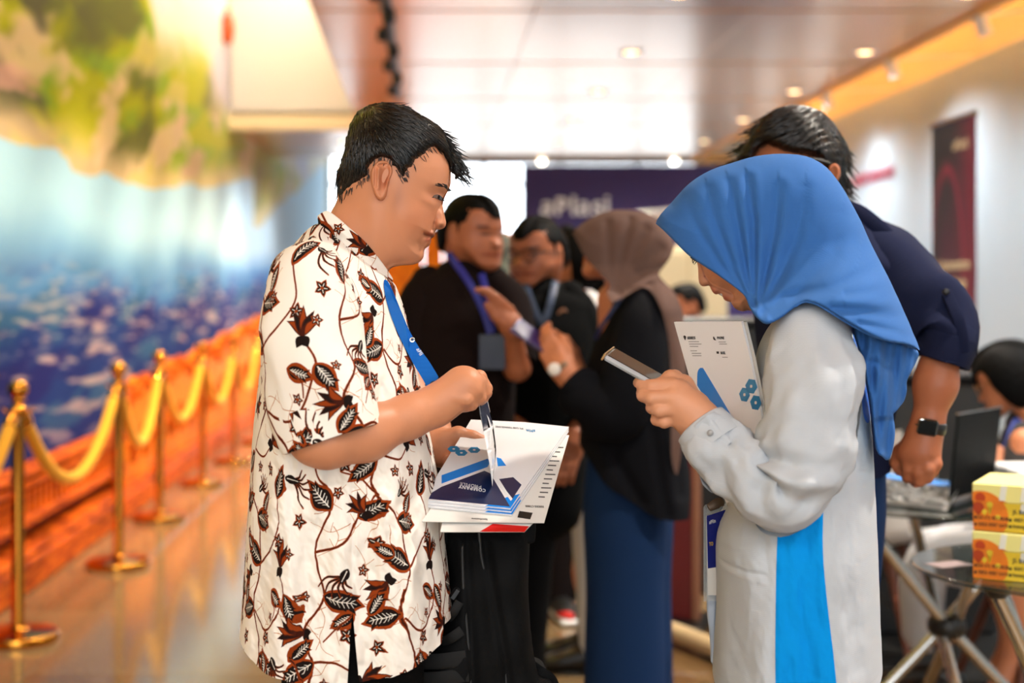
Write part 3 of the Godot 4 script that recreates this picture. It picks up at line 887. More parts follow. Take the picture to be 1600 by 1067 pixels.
# ---------- printed cloth: vines, leaves and flowers on warm white ----------
class Print:
	var im: Image
	var w: int
	var h: int
	var k: float
	func _init(w_: int, h_: int, k_: float, c: Color) -> void:
		w = w_; h = h_; k = k_
		im = Image.create(w, h, false, Image.FORMAT_RGB8); im.fill(c)
	func dot(x: int, y: int, c: Color) -> void:
		im.set_pixel(posmod(x, w), posmod(y, h), c)
	# pointed leaf; side is how round it is, from u 0 to 1 along it
	func leaf(p: Vector2, ang: float, ln: float, wd: float, c: Color, bend := 0.0) -> void:
		p *= k; ln *= k; wd *= k
		var d := Vector2(cos(ang), sin(ang))
		var r := int(ln + wd) + 2
		var ctr := p + d * ln / 2
		var rr := int(ln / 2 + wd) + 2
		for y in range(int(ctr.y) - rr, int(ctr.y) + rr):
			for x in range(int(ctr.x) - rr, int(ctr.x) + rr):
				var q := Vector2(x, y) - p
				var u := q.dot(d) / ln
				if u < 0 or u > 1: continue
				var v := q.dot(Vector2(-d.y, d.x)) - bend * k * sin(u * PI)
				if absf(v) < wd * 0.5 * sin(PI * pow(u, 0.75)): dot(x, y, c)
	func stroke(pts: Array, w0: float, w1: float, c: Color) -> void:
		var n := pts.size()
		for i in n - 1:
			for s in 6:
				var a := cr(pts, i + s / 6.0) * k; var b := cr(pts, i + (s + 1) / 6.0) * k
				var wd := lerpf(w0, w1, (i + s / 6.0) / (n - 1)) * 0.5 * k
				var lo := (a.min(b) - Vector2.ONE * (wd + 1)).floor(); var hi := (a.max(b) + Vector2.ONE * (wd + 1)).ceil()
				for y in range(int(lo.y), int(hi.y) + 1):
					for x in range(int(lo.x), int(hi.x) + 1):
						var e := b - a
						var q := Vector2(x, y) - a
						if (q - e * clampf(q.dot(e) / maxf(e.length_squared(), 1e-6), 0, 1)).length() <= maxf(wd, 0.6): dot(x, y, c)
	func cr(p: Array, u: float) -> Vector2:
		var n := p.size()
		var i := clampi(int(u), 0, n - 2)
		var t := u - i
		var p0: Vector2 = p[maxi(i - 1, 0)]; var p1: Vector2 = p[i]; var p2: Vector2 = p[i + 1]; var p3: Vector2 = p[mini(i + 2, n - 1)]
		return 0.5 * (2 * p1 + (p2 - p0) * t + (2 * p0 - 5 * p1 + 4 * p2 - p3) * t * t + (3 * p1 - p0 - 3 * p2 + p3) * t * t * t)

const INK := Color(0.10, 0.055, 0.045)
const RUST := Color(0.55, 0.22, 0.06)
const BARK := Color(0.25, 0.09, 0.04)
const CREAM := Color(0.90, 0.87, 0.82)

func veined_leaf(p: Print, at: Vector2, ang: float, ln: float, wd: float) -> void:
	var d := Vector2(cos(ang), sin(ang)); var nn := Vector2(-d.y, d.x)
	p.leaf(at - d * 3, ang, ln + 9, wd + 9, RUST)
	for s in [-1, 1]:      # lobed edge
		for i in 3: p.leaf(at + d * ln * (0.12 + 0.22 * i), ang + s * 0.65, ln * 0.42, wd * 0.42, RUST)
	p.leaf(at, ang, ln, wd, INK)
	for s in [-1, 1]:
		for i in 3: p.leaf(at + d * ln * (0.14 + 0.22 * i), ang + s * 0.65, ln * 0.36, wd * 0.32, INK)
	p.stroke([at + d * ln * 0.08, at + d * ln * 0.85], 1.6, 0.8, CREAM)
	for i in 6:
		var b := at + d * ln * (0.14 + 0.11 * i)
		for s in [-1, 1]: p.stroke([b, b + d * ln * 0.1 + nn * s * wd * 0.3 * sin(PI * (0.2 + 0.11 * i))], 1.3, 0.8, CREAM)

func little_flower(p: Print, at: Vector2, r: float, a0: float) -> void:
	for i in 5: p.leaf(at, a0 + i * TAU / 5, r * 1.12, r * 0.72, RUST)
	for i in 5: p.leaf(at, a0 + i * TAU / 5, r * 0.95, r * 0.5, INK)
	for i in 5:
		var d := Vector2(cos(a0 + i * TAU / 5), sin(a0 + i * TAU / 5))
		p.stroke([at + d * r * 0.25, at + d * r * 0.6], 1.2, 0.8, CREAM)
	p.leaf(at - Vector2(3, 0), 0, 6, 5, RUST)

func tulip(p: Print, at: Vector2, ang: float, s: float) -> void:
	for i in 5:
		var a := ang + (i - 2) * 0.42
		p.leaf(at, a, s * (1.0 - 0.12 * absf(i - 2)), s * 0.26, BARK, (i - 2) * -2.0)
		p.leaf(at + Vector2(cos(a), sin(a)) * s * 0.1, a, s * (0.82 - 0.12 * absf(i - 2)), s * 0.17, RUST if i % 2 == 0 else INK, (i - 2) * -2.0)
	for i in 2: p.leaf(at, ang + PI + 0.5 - i, s * 0.36, s * 0.3, INK)

func wing(p: Print, at: Vector2, ang: float, s: float) -> void:
	for i in 6:
		var a := ang - 0.9 + i * 0.34
		var d := Vector2(cos(a), sin(a)); var nn := Vector2(-d.y, d.x)
		var l := s * (0.6 + 0.12 * i)
		p.stroke([at, at + d * l * 0.5 + nn * l * 0.14, at + d * l * 0.95 - nn * l * 0.05], 4.5, 2.0, RUST)
		p.stroke([at, at + d * l * 0.5 + nn * l * 0.14, at + d * l * 0.9 - nn * l * 0.04], 2.6, 1.2, INK)
	p.leaf(at - Vector2(cos(ang), sin(ang)) * s * 0.3, ang, s * 0.6, s * 0.34, INK)
	p.stroke([at - Vector2(cos(ang), sin(ang)) * s * 0.2, at + Vector2(cos(ang), sin(ang)) * s * 0.2], 1.6, 1.0, CREAM)

func vine(p: Print, pts: Array, w: float) -> void:
	p.stroke(pts, w * 0.75 + 1.4, w * 0.4 + 1.2, RUST)
	p.stroke(pts, w * 0.5, w * 0.2, BARK)

func batik_texture() -> ImageTexture:
	var p := Print.new(784, 1064, 2.8, Color(0.93, 0.905, 0.865))      # 280 x 380 mm
	var r := RandomNumberGenerator.new(); r.seed = 12
	for i in 26:      # hair-fine crackle lines
		var a := Vector2(r.randf() * 280, r.randf() * 380)
		var g := r.randf() * TAU
		var pts := [a]
		for k in 4:
			g += r.randf_range(-0.8, 0.8)
			a += Vector2(cos(g), sin(g)) * r.randf_range(10, 22)
			pts.append(a)
		p.stroke(pts, 1.0, 0.5, Color(0.68, 0.40, 0.2))
		p.stroke([pts[2], pts[2] + Vector2(cos(g + 1.4), sin(g + 1.4)) * 14], 0.9, 0.5, Color(0.68, 0.40, 0.2))
	vine(p, [Vector2(60, 380), Vector2(92, 330), Vector2(60, 262), Vector2(84, 196), Vector2(64, 130), Vector2(26, 92), Vector2(30, 40), Vector2(60, 0)], 5)
	vine(p, [Vector2(80, 200), Vector2(120, 176), Vector2(150, 140), Vector2(140, 96)], 3.5)
	vine(p, [Vector2(66, 268), Vector2(110, 290), Vector2(150, 270), Vector2(172, 232), Vector2(158, 200)], 3.5)
	vine(p, [Vector2(200, 380), Vector2(214, 330), Vector2(196, 286), Vector2(230, 236), Vector2(214, 170), Vector2(240, 110), Vector2(220, 56), Vector2(200, 0)], 4.5)
	vine(p, [Vector2(216, 174), Vector2(258, 160), Vector2(282, 122), Vector2(306, 92)], 3.5)
	vine(p, [Vector2(210, 330), Vector2(250, 330), Vector2(286, 356)], 3.5)
	vine(p, [Vector2(28, 92), Vector2(6, 70), Vector2(-24, 60)], 3)
	vine(p, [Vector2(36, 36), Vector2(80, 44), Vector2(112, 24)], 3)
	for s in [[84, 196, 3.6, 58, 26], [60, 262, 2.9, 52, 24], [92, 330, 0.3, 60, 24], [140, 98, -1.2, 46, 22], [64, 130, 0.2, 52, 25], [214, 330, 2.6, 56, 24], [230, 236, 0.25, 58, 25], [240, 112, -2.3, 50, 24], [282, 124, -0.5, 44, 20], [26, 44, 2.5, 46, 22], [172, 234, 1.1, 40, 18]]:
		veined_leaf(p, Vector2(s[0], s[1]), s[2], s[3], s[4])
	for s in [[150, 160, 12], [118, 300, 12], [24, 160, 11], [190, 130, 12], [264, 290, 12], [260, 50, 11], [110, 60, 11], [30, 310, 12], [170, 20, 11], [100, 130, 9]]:
		little_flower(p, Vector2(s[0], s[1]), s[2], s[0] * 0.1)
	for s in [[158, 196, -1.5, 44], [112, 22, -0.6, 44], [286, 356, -0.2, 42], [40, 216, 2.4, 40], [196, 290, 3.4, 42], [10, 118, -2.3, 36]]:
		tulip(p, Vector2(s[0], s[1]), s[2], s[3])
	for s in [[146, 334, 0.9, 40], [260, 206, 2.0, 38], [176, 72, 0.3, 40], [70, 90, -0.7, 30]]:
		wing(p, Vector2(s[0], s[1]), s[2], s[3])
	for s in [[134, 232, 0.5, 34, 15], [18, 262, -1.0, 36, 16], [104, 96, 2.2, 34, 15], [180, 326, -0.7, 40, 17], [272, 262, 2.6, 34, 15], [48, 178, 3.6, 30, 14], [206, 20, 0.9, 34, 15], [122, 350, -2.0, 34, 15]]:
		veined_leaf(p, Vector2(s[0], s[1]), s[2], s[3], s[4])
	for s in [[178, 176, 9], [8, 200, 9], [250, 90, 9], [64, 60, 9], [136, 268, 8], [232, 360, 9], [70, 350, 9], [196, 238, 8]]:
		little_flower(p, Vector2(s[0], s[1]), s[2], s[1] * 0.1)
	vine(p, [Vector2(134, 232), Vector2(150, 250), Vector2(146, 268)], 2.2)
	vine(p, [Vector2(272, 262), Vector2(250, 280), Vector2(230, 300)], 2.4)
	vine(p, [Vector2(180, 326), Vector2(196, 344), Vector2(200, 372)], 2.4)
	return ImageTexture.create_from_image(p.im)

# tapered hair tufts lying over a surface: at(x, y) -> height, flow(x, y) -> direction in pixels
func strands(f: Fig, out: PackedVector2Array, n: int, hf, flow, ln: Vector2, w: float, lift: float, seed_: int, both := true, most := 1e6) -> MB:
	var mb := MB.new()
	var r := RandomNumberGenerator.new(); r.seed = seed_
	var lo := out[0]; var hi := out[0]
	for q in out:
		lo = lo.min(q); hi = hi.max(q)
	var made := 0
	var tries := 0
	while made < n and tries < n * 6:
		tries += 1
		var q := Vector2(r.randf_range(lo.x, hi.x), r.randf_range(lo.y, hi.y))
		var dq := sd(out, q)
		if dq < 0.6 or dq > most: continue
		made += 1
		var side := -1.0 if both and made % 3 == 0 else 1.0
		var l := r.randf_range(ln.x, ln.y)
		var wob := r.randf_range(-0.55, 0.55)
		var ring := -1
		var steps := 5
		for i in steps + 1:
			var u := float(i) / steps
			var d: Vector2 = flow.call(q.x, q.y)
			d = d.rotated(wob * u)
			var h: float = hf.call(q.x, q.y)
			var c: Vector3 = f.L(q.x, q.y); c.z = side * (h + lift * (0.4 + u * 0.8))
			var ww := w * sqrt(maxf(1.0 - u * u, 0.0)) + 0.0001
			var pd := Vector3(-d.y, -d.x, 0).normalized()
			var a := mb.vert(c + pd * ww); mb.vert(c - pd * ww); mb.vert(c + Vector3(0, 0, side * ww * 0.8))
			if ring >= 0:
				for k in 3: mb.quad(ring + k, ring + (k + 1) % 3, a + (k + 1) % 3, a + k)
			ring = a
			q += d.normalized() * l / steps
	return mb

var shirt_fn
func build_batik_man() -> void:
	var f := Fig.new(560.0, 2.2)
	var sk := skin("man_skin", Color(0.77, 0.52, 0.38))
	# --- body: head and neck, arms, hands, trunk and legs in one mesh
	var prof := curve([703, 256, 704.5, 272, 704, 288, 701, 297, 696.5, 305, 694, 311, 692, 319, 693, 329, 696, 342, 697, 350, 694, 356, 688, 358.5, 682, 359, 679.5, 364, 679, 369, 673.5, 373.5, 673.5, 378, 670.5, 384, 664, 389, 662.5, 394, 661.5, 402, 656, 409, 645, 413.5, 626, 415, 610, 420, 600, 440, 580, 470, 560, 480, 500, 420, 512, 345, 526, 314, 531, 285, 545, 215, 575, 180, 620, 172, 662, 190, 690, 222], 4)
	var base := curve([701, 256, 702, 275, 699, 295, 693, 310, 684, 330, 679, 350, 677, 366, 672, 374, 668, 384, 662, 392, 661, 402, 656, 409, 645, 413, 626, 415, 604, 424, 598, 445, 580, 475, 560, 485, 500, 420, 512, 345, 526, 314, 531, 285, 545, 215, 575, 180, 620, 172, 662, 190, 690, 222], 4)
	var hf := func(x: float, y: float, d: float) -> Vector2:
		var b := sd(base, Vector2(x, y))
		var w := 0.079 - 0.012 * smoothstep(330.0, 400.0, y)
		w -= 0.014 * bump(x, y, 560, 350, 34, 30) + 0.008 * bump(x, y, 520, 330, 26, 26)
		var h := w * dome(maxf(b, 0.0), 74.0) if b > 0 else 0.0
		var nose := 0.019 * dome(d, 8.0) * smoothstep(312.0, 336.0, y) * smoothstep(664.0, 676.0, x)
		nose += 0.0055 * bump(x, y, 683.5, 351.5, 4.5, 4.5)
		h = maxf(h, nose * smoothstep(364.0, 356.0, y))
		h = h + 0.012 * dome(d, 5.0) * (1.0 - smoothstep(0.0, 6.0, b)) * smoothstep(356, 362, y)
		h -= 0.011 * bump(x, y, 686, 308, 12, 6, 0.25)          # eye socket
		h += 0.0075 * bump(x, y, 684, 309, 7.0, 4.0, 0.3)         # lid over the eyeball
		h += 0.0035 * bump(x, y, 690, 296, 11, 3.5, 0.1)          # brow ridge
		h += 0.003 * bump(x, y, 672, 322, 12, 5, 0.5)            # bag under the eye
		h += 0.004 * bump(x, y, 650, 346, 20, 16)                # cheek
		h -= 0.0042 * groove(x, y, 680, 352, 664, 368, 3.0)       # fold from nostril
		h -= 0.0036 * groove(x, y, 664, 368, 655, 381, 3.0)
		h -= 0.0062 * groove(x, y, 678, 371.5, 661, 366.5, 1.7)
		h -= 0.0035 * groove(x, y, 679, 343, 676.5, 350, 1.6) + 0.003 * groove(x, y, 676.5, 350, 680, 356, 1.6)      # mouth line
		h += 0.004 * bump(x, y, 671, 365.8, 6.5, 2.4, 0.3) + 0.0042 * bump(x, y, 668, 375.5, 6, 2.8, -0.2)
		h -= 0.0045 * bump(x, y, 661, 385, 8, 4.5, 0.6)
		h -= 0.004 * bump(x, y, 688.3, 354.6, 2.4, 1.7)           # nostril
		h -= 0.0035 * groove(x, y, 618, 412, 650, 414, 4)
		h -= 0.003 * bump(x, y, 600, 330, 10, 40)                # behind the jaw
		h += 0.003 * groove(x, y, 578, 330, 596, 420, 9)          # neck muscle
		return Vector2(h, -h)
	var cf := func(x: float, y: float) -> Color:
		var c := Color(1, 1, 1)
		c = c.lerp(Color(0.66, 0.38, 0.40), 0.95 * clampf(1.3 * (bump(x, y, 672, 367, 6, 2.2, 0.3) + bump(x, y, 669, 375.5, 5, 2.4, -0.2)), 0, 1))
		c = c.lerp(Color(0.25, 0.1, 0.07), 0.9 * groove(x, y, 677, 371.4, 661.5, 366.8, 1.5))  # shade between the lips painted into the colour
		c = c.lerp(Color(0.22, 0.08, 0.05), bump(x, y, 688.3, 354.4, 2.6, 1.8))  # shade inside the nostril painted in
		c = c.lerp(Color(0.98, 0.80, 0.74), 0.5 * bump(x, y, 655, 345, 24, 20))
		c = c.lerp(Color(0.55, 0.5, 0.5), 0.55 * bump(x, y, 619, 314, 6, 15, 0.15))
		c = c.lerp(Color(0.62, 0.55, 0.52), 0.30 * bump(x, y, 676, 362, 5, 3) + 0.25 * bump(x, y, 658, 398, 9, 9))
		c = c.lerp(Color(0.66, 0.45, 0.38), 0.5 * bump(x, y, 683, 311, 11, 4.5, 0.3))  # shade of the eye socket put into the skin tone
		return c
	var body := relief(f, prof, 1.75, hf, cf)
	var near := Net.new()
	near.chain([f.L(500, 440, .12), f.L(496, 560, .17), f.L(494, 684, .19)], [.038, .04, .034], .03)
	near.chain([f.L(487, 684, .20), f.L(512, 686, .198), f.L(570, 676, .175), f.L(640, 650, .145), f.L(676, 636, .13)], [.033, .038, .0385, .029, .0255], .02)
	near.bone(f.L(676, 636, .13), f.L(722, 603, .122), .025, .029, .02)
	near.bone(f.L(684, 634, .125), f.L(730, 604, .128), .024, .0235, .016)
	near.chain([f.L(722, 592, .105), f.L(749, 589, .092), f.L(760, 607, .088), f.L(755, 623, .09)], [.0118, .0106, .0092, .008], .003)
	near.chain([f.L(722, 598, .125), f.L(748, 596, .122), f.L(759, 613, .11), f.L(751, 626, .1)], [.0118, .0106, .0092, .008], .003)
	near.chain([f.L(716, 608, .14), f.L(741, 608, .14), f.L(750, 621, .125), f.L(740, 630, .112)], [.0122, .011, .0095, .0085], .003)
	near.chain([f.L(708, 620, .146), f.L(730, 623, .147), f.L(737, 632, .134), f.L(727, 636, .122)], [.0115, .010, .0088, .008], .003)
	near.chain([f.L(690, 625, .105), f.L(712, 600, .088), f.L(738, 604, .072), f.L(753, 620, .078)], [.016, .013, .0105, .009], .008)
	body.add(near.mesh(0.003))
	var far := Net.new()
	far.chain([f.L(550, 440, -.11), f.L(585, 540, -.175), f.L(638, 616, -.185), f.L(668, 668, -.12), f.L(682, 694, -.085)], [.03, .037, .036, .031, .026], .03)
	far.bone(f.L(682, 694, -.085), f.L(704, 700, -.07), .026, .024, .015)
	far.bone(f.L(680, 704, -.08), f.L(700, 716, -.06), .024, .018, .015)
	far.chain([f.L(694, 686, -.06), f.L(716, 679, -.052), f.L(738, 684, -.05), f.L(755, 688, -.05)], [.0155, .0125, .0108, .0088], .008)
	for k in 4:
		far.chain([f.L(703, 712 + 3 * k, -.075 + .018 * k), f.L(728, 734 + 5 * k, -.085 + .02 * k), f.L(752, 742 + 6 * k, -.08 + .02 * k), f.L(768, 744 + 6 * k, -.075 + .02 * k)], [.0115, .0105, .0095, .008], .005)
	body.add(far.mesh(0.0042))
	var trunk := Net.new()
	trunk.chain([f.L(548, 430), f.L(520, 520), f.L(520, 700), f.L(530, 900)], [.038, .075, .10, .105], .04)
	trunk.bone(f.L(525, 480, -.09), f.L(525, 480, .09), .04, .04, .05)
	for s in [-1, 1]:
		trunk.chain([f.L(540, 920, .08 * s), f.L(545 + 12 * s, 1330, .085 * s), f.L(520 + 20 * s, 1740, .09 * s), f.L(560 + 20 * s, 1778, .09 * s)], [.085, .055, .038, .03], .04)
	body.add(trunk.mesh(0.014))
	var man := solo("person", body, sk, "man in white batik shirt with brown leaf print, turning a brochure page", "person")
	man.position = f.o; man.rotation.y = f.turn
	# --- ear
	var eo := curve([586, 262, 594, 257.5, 604, 258.5, 611, 266, 612.5, 277, 608, 288, 605, 300, 602.5, 311, 597, 318, 589, 316.5, 583, 306, 579, 291, 578.5, 275], 5)
	var ear := relief(f, eo, 1.2, func(x: float, y: float, d: float) -> Vector2:
		var h := 0.0705 + 0.012 * dome(d, 5.0) + 0.006 * smoothstep(606.0, 580.0, x)
		h -= 0.010 * bump(x, y, 598, 285, 6.5, 13, 0.25) * smoothstep(2.0, 8.0, d)
		h += 0.0045 * groove(x, y, 591, 272, 590, 300, 2.0) - 0.0035 * groove(x, y, 586, 270, 585, 298, 1.6)
		h -= 0.0035 * groove(x, y, 590, 266, 604, 264, 1.6)
		h += 0.004 * bump(x, y, 604, 291, 2.6, 4.5)
		return Vector2(h, 0.055), func(x: float, y: float) -> Color: return Color(1, 0.93, 0.9).lerp(Color(0.62, 0.36, 0.3), 0.75 * bump(x, y, 600, 287, 5, 9, 0.25)))  # ear hollow darkened in its colour, where shade falls
	part("ear", ear, sk, man)
	# --- eye, brow, lashes
	var eyo := curve([674, 309.5, 682, 306.5, 689, 309, 693.5, 313, 688.5, 314.8, 680.5, 313.2], 4)
	var eye := relief(f, eyo, 0.7, func(x: float, y: float, d: float) -> Vector2:
		var h: float = hf.call(x, y, 40.0).x
		return Vector2(h + 0.0008, h - 0.004), func(x: float, y: float) -> Color: return Color(0.02, 0.012, 0.01) if Vector2(x - 687.0, y - 310.8).length() < 5.0 else Color(0.16, 0.10, 0.08))
	part("eye", eye, mat("eyeball", Color.WHITE, 0.15, 0.0, {"vertex_color_use_as_albedo": true}), man)
	var lash := MB.new()
	var lp := []
	for q in [[671.5, 309.5], [677, 307.2], [684, 306.6], [690, 309.6], [695, 314.5]]: lp.append(f.L(q[0], q[1], hf.call(q[0], q[1], 30.0).x + 0.0012))
	lash.tube(lp, [0.0006, 0.0016, 0.0021, 0.0017, 0.0006], [0.0007], Vector3(0, 0, 1), 6)
	part("eyelashes", lash, mat("black_hair", Color(0.016, 0.013, 0.012), 0.38, 0.0, {"metallic_specular": 0.5}), man)
	var fold := MB.new(); lp = []
	for q in [[668, 305.5], [676, 301.8], [686, 302.4], [693, 306.5]]: lp.append(f.L(q[0], q[1], hf.call(q[0], q[1], 30.0).x))
	fold.tube(lp, [0.0003, 0.0007, 0.0007, 0.0003], [0.0005], Vector3(0, 0, 1), 5)
	part("eyelid_crease_shade", fold, mat("lid_crease_shade", Color(0.36, 0.19, 0.13), 0.7), man)  # dark line standing for the shade in the fold above the eye
	var bo := curve([671, 293.5, 680, 289.5, 690, 289.5, 698, 293, 702, 300, 697, 299, 690, 295.5, 681, 294.5], 4)
	var browh := func(x: float, y: float) -> float: return hf.call(x, y, 30.0).x
	part("eyebrow", strands(f, bo, 80, browh, func(x: float, y: float) -> Vector2: return Vector2(1, 0.2), Vector2(5, 8), 0.00032, 0.0006, 5), M["black_hair"], man)
	# --- hair
	var ho := curve([528, 300, 529, 280, 527.5, 264, 534, 250, 540, 225, 543.5, 208, 549, 190, 559, 175, 573, 166, 591, 161, 610, 163, 628, 171, 641, 176, 663, 186, 682, 196, 696, 212, 708, 232, 718, 258, 725, 280, 718, 274, 713, 280, 709, 268, 706, 274, 703, 262, 697, 252, 688, 243, 676, 237, 668, 243, 660, 252, 652, 258, 645, 268, 637, 276, 630, 288, 624, 292, 620, 284, 616, 274, 609, 268, 604, 259, 594, 257, 585, 262, 579, 270, 577, 282, 566, 290, 556, 296, 545, 303, 537, 311, 531, 316], 4)
	for i in ho.size(): ho[i] += Vector2(sin(i * 2.4) + sin(i * 5.1), cos(i * 3.3)) * (1.3 if ho[i].y > 225 else 0.7)
	var ell := func(x: float, y: float) -> float:
		var dx := (x - 616) / 92.0; var dy := (y - 256) / 96.0
		return 0.090 * sqrt(maxf(1.0 - dx * dx - dy * dy, 0.02))
	var hn := FastNoiseLite.new(); hn.seed = 3; hn.frequency = 0.05
	var flow := func(x: float, y: float) -> Vector2:
		var a := Vector2(x - 575, y - 185)
		var fwd := Vector2(0.95, 0.30)
		var d := a.normalized() * clampf(a.length() / 60.0, 0.4, 1.0) * 0.8 + Vector2(0.35, 0.35)
		if x < 585: d = Vector2(-0.12 + 0.4 * smoothstep(560, 590, x), 1.0)
		if x > 640: d = d.lerp(Vector2(0.75, 0.75), 0.6)
		return d.normalized()
	var hairh := func(x: float, y: float) -> float:
		var d: Vector2 = flow.call(x, y)
		var across := x * -d.y + y * d.x
		var e: float = ell.call(x, y)
		return e + 0.0022 * hn.get_noise_2d(across * 9.0, (x * d.x + y * d.y) * 0.9)
	var hair := relief(f, ho, 2.0, func(x: float, y: float, d: float) -> Vector2:
		var h: float = hairh.call(x, y)
		var front: float = hf.call(x, y, d).x + 0.003
		h = maxf(h, front) * clampf(0.35 + 0.65 * dome(d, 9.0), 0, 1) if x > 545 else h * dome(d, 16.0)
		return Vector2(h, -h))
	var hm := part("hair", hair, M["black_hair"], man)
	var tuft := strands(f, ho, 1700, func(x: float, y: float) -> float:
		var s := sd(ho, Vector2(x, y))
		return maxf(hairh.call(x, y), hf.call(x, y, 20.0).x + 0.002) * clampf(0.35 + 0.65 * dome(maxf(s, 0.0), 10.0), 0.3, 1), flow, Vector2(16, 40), 0.0009, 0.0016, 8)
	tuft.add(strands(f, ho, 420, func(x: float, y: float) -> float: return maxf(hf.call(x, y, 30.0).x + 0.0015, 0.0), func(x: float, y: float) -> Vector2: return Vector2(0.55, 0.85) if x > 612 else Vector2(-0.1, 1), Vector2(5, 12), 0.0005, 0.0012, 21, false, 5.0))
	part("hair_strands", tuft, mat("hair_sheen", Color(0.03, 0.025, 0.022), 0.3), hm)
	# --- shirt
	var bat := mat("batik_cloth", Color.WHITE, 0.85, 0.0, {"albedo_texture": batik_texture(), "normal_enabled": true, "normal_texture": noise_tex(0.02, 41, true, null, 256, FastNoiseLite.TYPE_SIMPLEX_SMOOTH, 3.0), "normal_scale": 0.25, "metallic_specular": 0.25, "uv1_scale": Vector3(1 / 0.28, 1 / 0.38, 1)})
	var so := curve([502, 350, 470, 370, 446, 402, 432, 440, 421, 490, 412, 545, 404, 600, 398, 650, 394, 700, 390, 760, 385, 850, 380, 920, 376, 984, 376, 984, 410, 1002, 447, 1013, 500, 1020, 544, 1021, 544, 1021, 551, 905, 551, 905, 561, 1016, 561, 1016, 600, 1009, 640, 998, 684, 973, 684, 973, 687, 950, 687, 950, 706, 950, 706, 950, 701, 915, 695, 840, 692, 788, 684, 744, 674, 690, 664, 640, 650, 575, 640, 520, 634, 490, 622, 455, 610, 436, 590, 415, 560, 390, 525, 362], 4)
	var sdom := curve([502, 348, 470, 370, 446, 402, 432, 440, 421, 490, 404, 600, 394, 700, 385, 850, 376, 984, 360, 1160, 360, 1160, 720, 1160, 720, 1160, 706, 950, 695, 840, 684, 744, 664, 640, 640, 520, 622, 455, 610, 436, 560, 386], 4)
	var wrk := FastNoiseLite.new(); wrk.seed = 17; wrk.frequency = 0.02
	shirt_fn = func(x: float, y: float) -> float:
		var d := maxf(sd(sdom, Vector2(x, y)), 0.0)
		var w := lerpf(0.155, 0.185, smoothstep(420.0, 650.0, y))
		var h := w * pow(dome(d, 105.0), 0.92)
		# drape: soft folds hanging from chest and back, pulls at the arm
		h += 0.006 * sin(x * 0.075 + sin(y * 0.012) * 1.2) * smoothstep(680.0, 900.0, y) * smoothstep(10, 50, d)
		h -= 0.007 * groove(x, y, 610, 470, 650, 640, 6) + 0.006 * groove(x, y, 590, 600, 640, 700, 7)
		h -= 0.008 * groove(x, y, 408, 600, 392, 760, 5) + 0.006 * groove(x, y, 425, 720, 405, 960, 8) - 0.005 * groove(x, y, 400, 640, 398, 900, 6)
		h -= 0.007 * groove(x, y, 470, 745, 600, 725, 9) + 0.006 * groove(x, y, 640, 740, 662, 930, 8) + 0.005 * groove(x, y, 500, 800, 470, 980, 10)
		h -= 0.006 * groove(x, y, 552, 740, 551, 905, 2.5)
		h += (0.010 * wrk.get_noise_2d(x * 1.1 + y * 0.12, y * 0.32) + 0.004 * wrk.get_noise_2d(x * 2.6 - y * 0.9, y * 1.4 + 300.0)) * smoothstep(2.0, 40.0, d)
		return h
	var shirt := relief(f, so, 2.6, func(x: float, y: float, d: float) -> Vector2:
		var h: float = shirt_fn.call(x, y)
		return Vector2(h, -h), null, 1.0, false, Vector3(-0.02, 0.185, 12.0))
	var sh := part("shirt", shirt, bat, man)
	var sl := MB.new()
	var slf := func(u: float, a: float, q: Vector3) -> float:
		return 0.0045 * sin(a * 3.0 + u * 5.0) * smoothstep(0.2, 0.9, u) + 0.007 * wrk.get_noise_2d(a * 60.0 + u * 60.0, u * 90.0 - a * 20.0) * smoothstep(0.05, 0.3, u) + 0.004 * sin(u * 16.0 + a * 2.0) * (0.5 + 0.5 * sin(a)) * smoothstep(0.1, 0.5, u)
	sl.tube([f.L(500, 398, .085), f.L(484, 440, .135), f.L(487, 520, .165), f.L(496, 600, .182), f.L(523, 684, .192)], [.03, .062, .073, .077, .072], [.03, .05, .064, .066, .064], Vector3(0, 0, 1), 36, 40, 5, slf, 1.0)
	part("sleeve", sl, bat, sh)
	var sl2 := MB.new()
	sl2.tube([f.L(535, 420, -.09), f.L(552, 470, -.14), f.L(578, 535, -.175), f.L(606, 582, -.18)], [.04, .058, .062, .058], [.04, .05, .056, .054], Vector3(0, 0, 1), 24, 20, 5)
	part("sleeve", sl2, bat, sh)
	var pk := MB.new()
	pk.tube([f.L(398, 640, .03), f.L(393, 720, .03)], [.001], [.001], Vector3(0, 0, 1), 4)
	# collar: stand and turned-down leaf
	var co := curve([497, 340, 497, 340, 511, 333, 524, 340, 545, 358, 570, 380, 594, 408, 611, 432, 613, 440, 607, 451, 598, 462, 598, 462, 584, 440, 566, 416, 545, 392, 522, 372, 500, 362, 500, 362], 4)
	var collar := relief(f, co, 2.0, func(x: float, y: float, d: float) -> Vector2:
		var t := clampf((x - 497.0) / 115.0, 0, 1)
		var h := 0.030 + 0.045 * sin(PI * clampf(t * 0.9 + 0.12, 0, 1)) + 0.010 * smoothstep(2.0, 20.0, d) + 0.004 * dome(d, 4.0)
		return Vector2(h, -h), null)
	part("collar", collar, bat, sh)
	# --- trousers and shoes
	var black := cloth("black_trousers", Color(0.018, 0.017, 0.019), 10.0, 0.4)
	var tr := MB.new()
	for s in [-1, 1]:
		var t1 := MB.new()
		t1.tube([f.L(545, 840, .06 * s), f.L(543 + 8 * s, 960, .085 * s), f.L(548 + 12 * s, 1100, .09 * s), f.L(545 + 14 * s, 1350, .09 * s), f.L(535 + 18 * s, 1600, .09 * s), f.L(535 + 20 * s, 1760, .09 * s)], [.09, .105, .098, .08, .068, .066], [.08, .085, .085, .075, .066, .064], Vector3(0, 0, 1), 24, 40, 5)
		tr.add(t1)
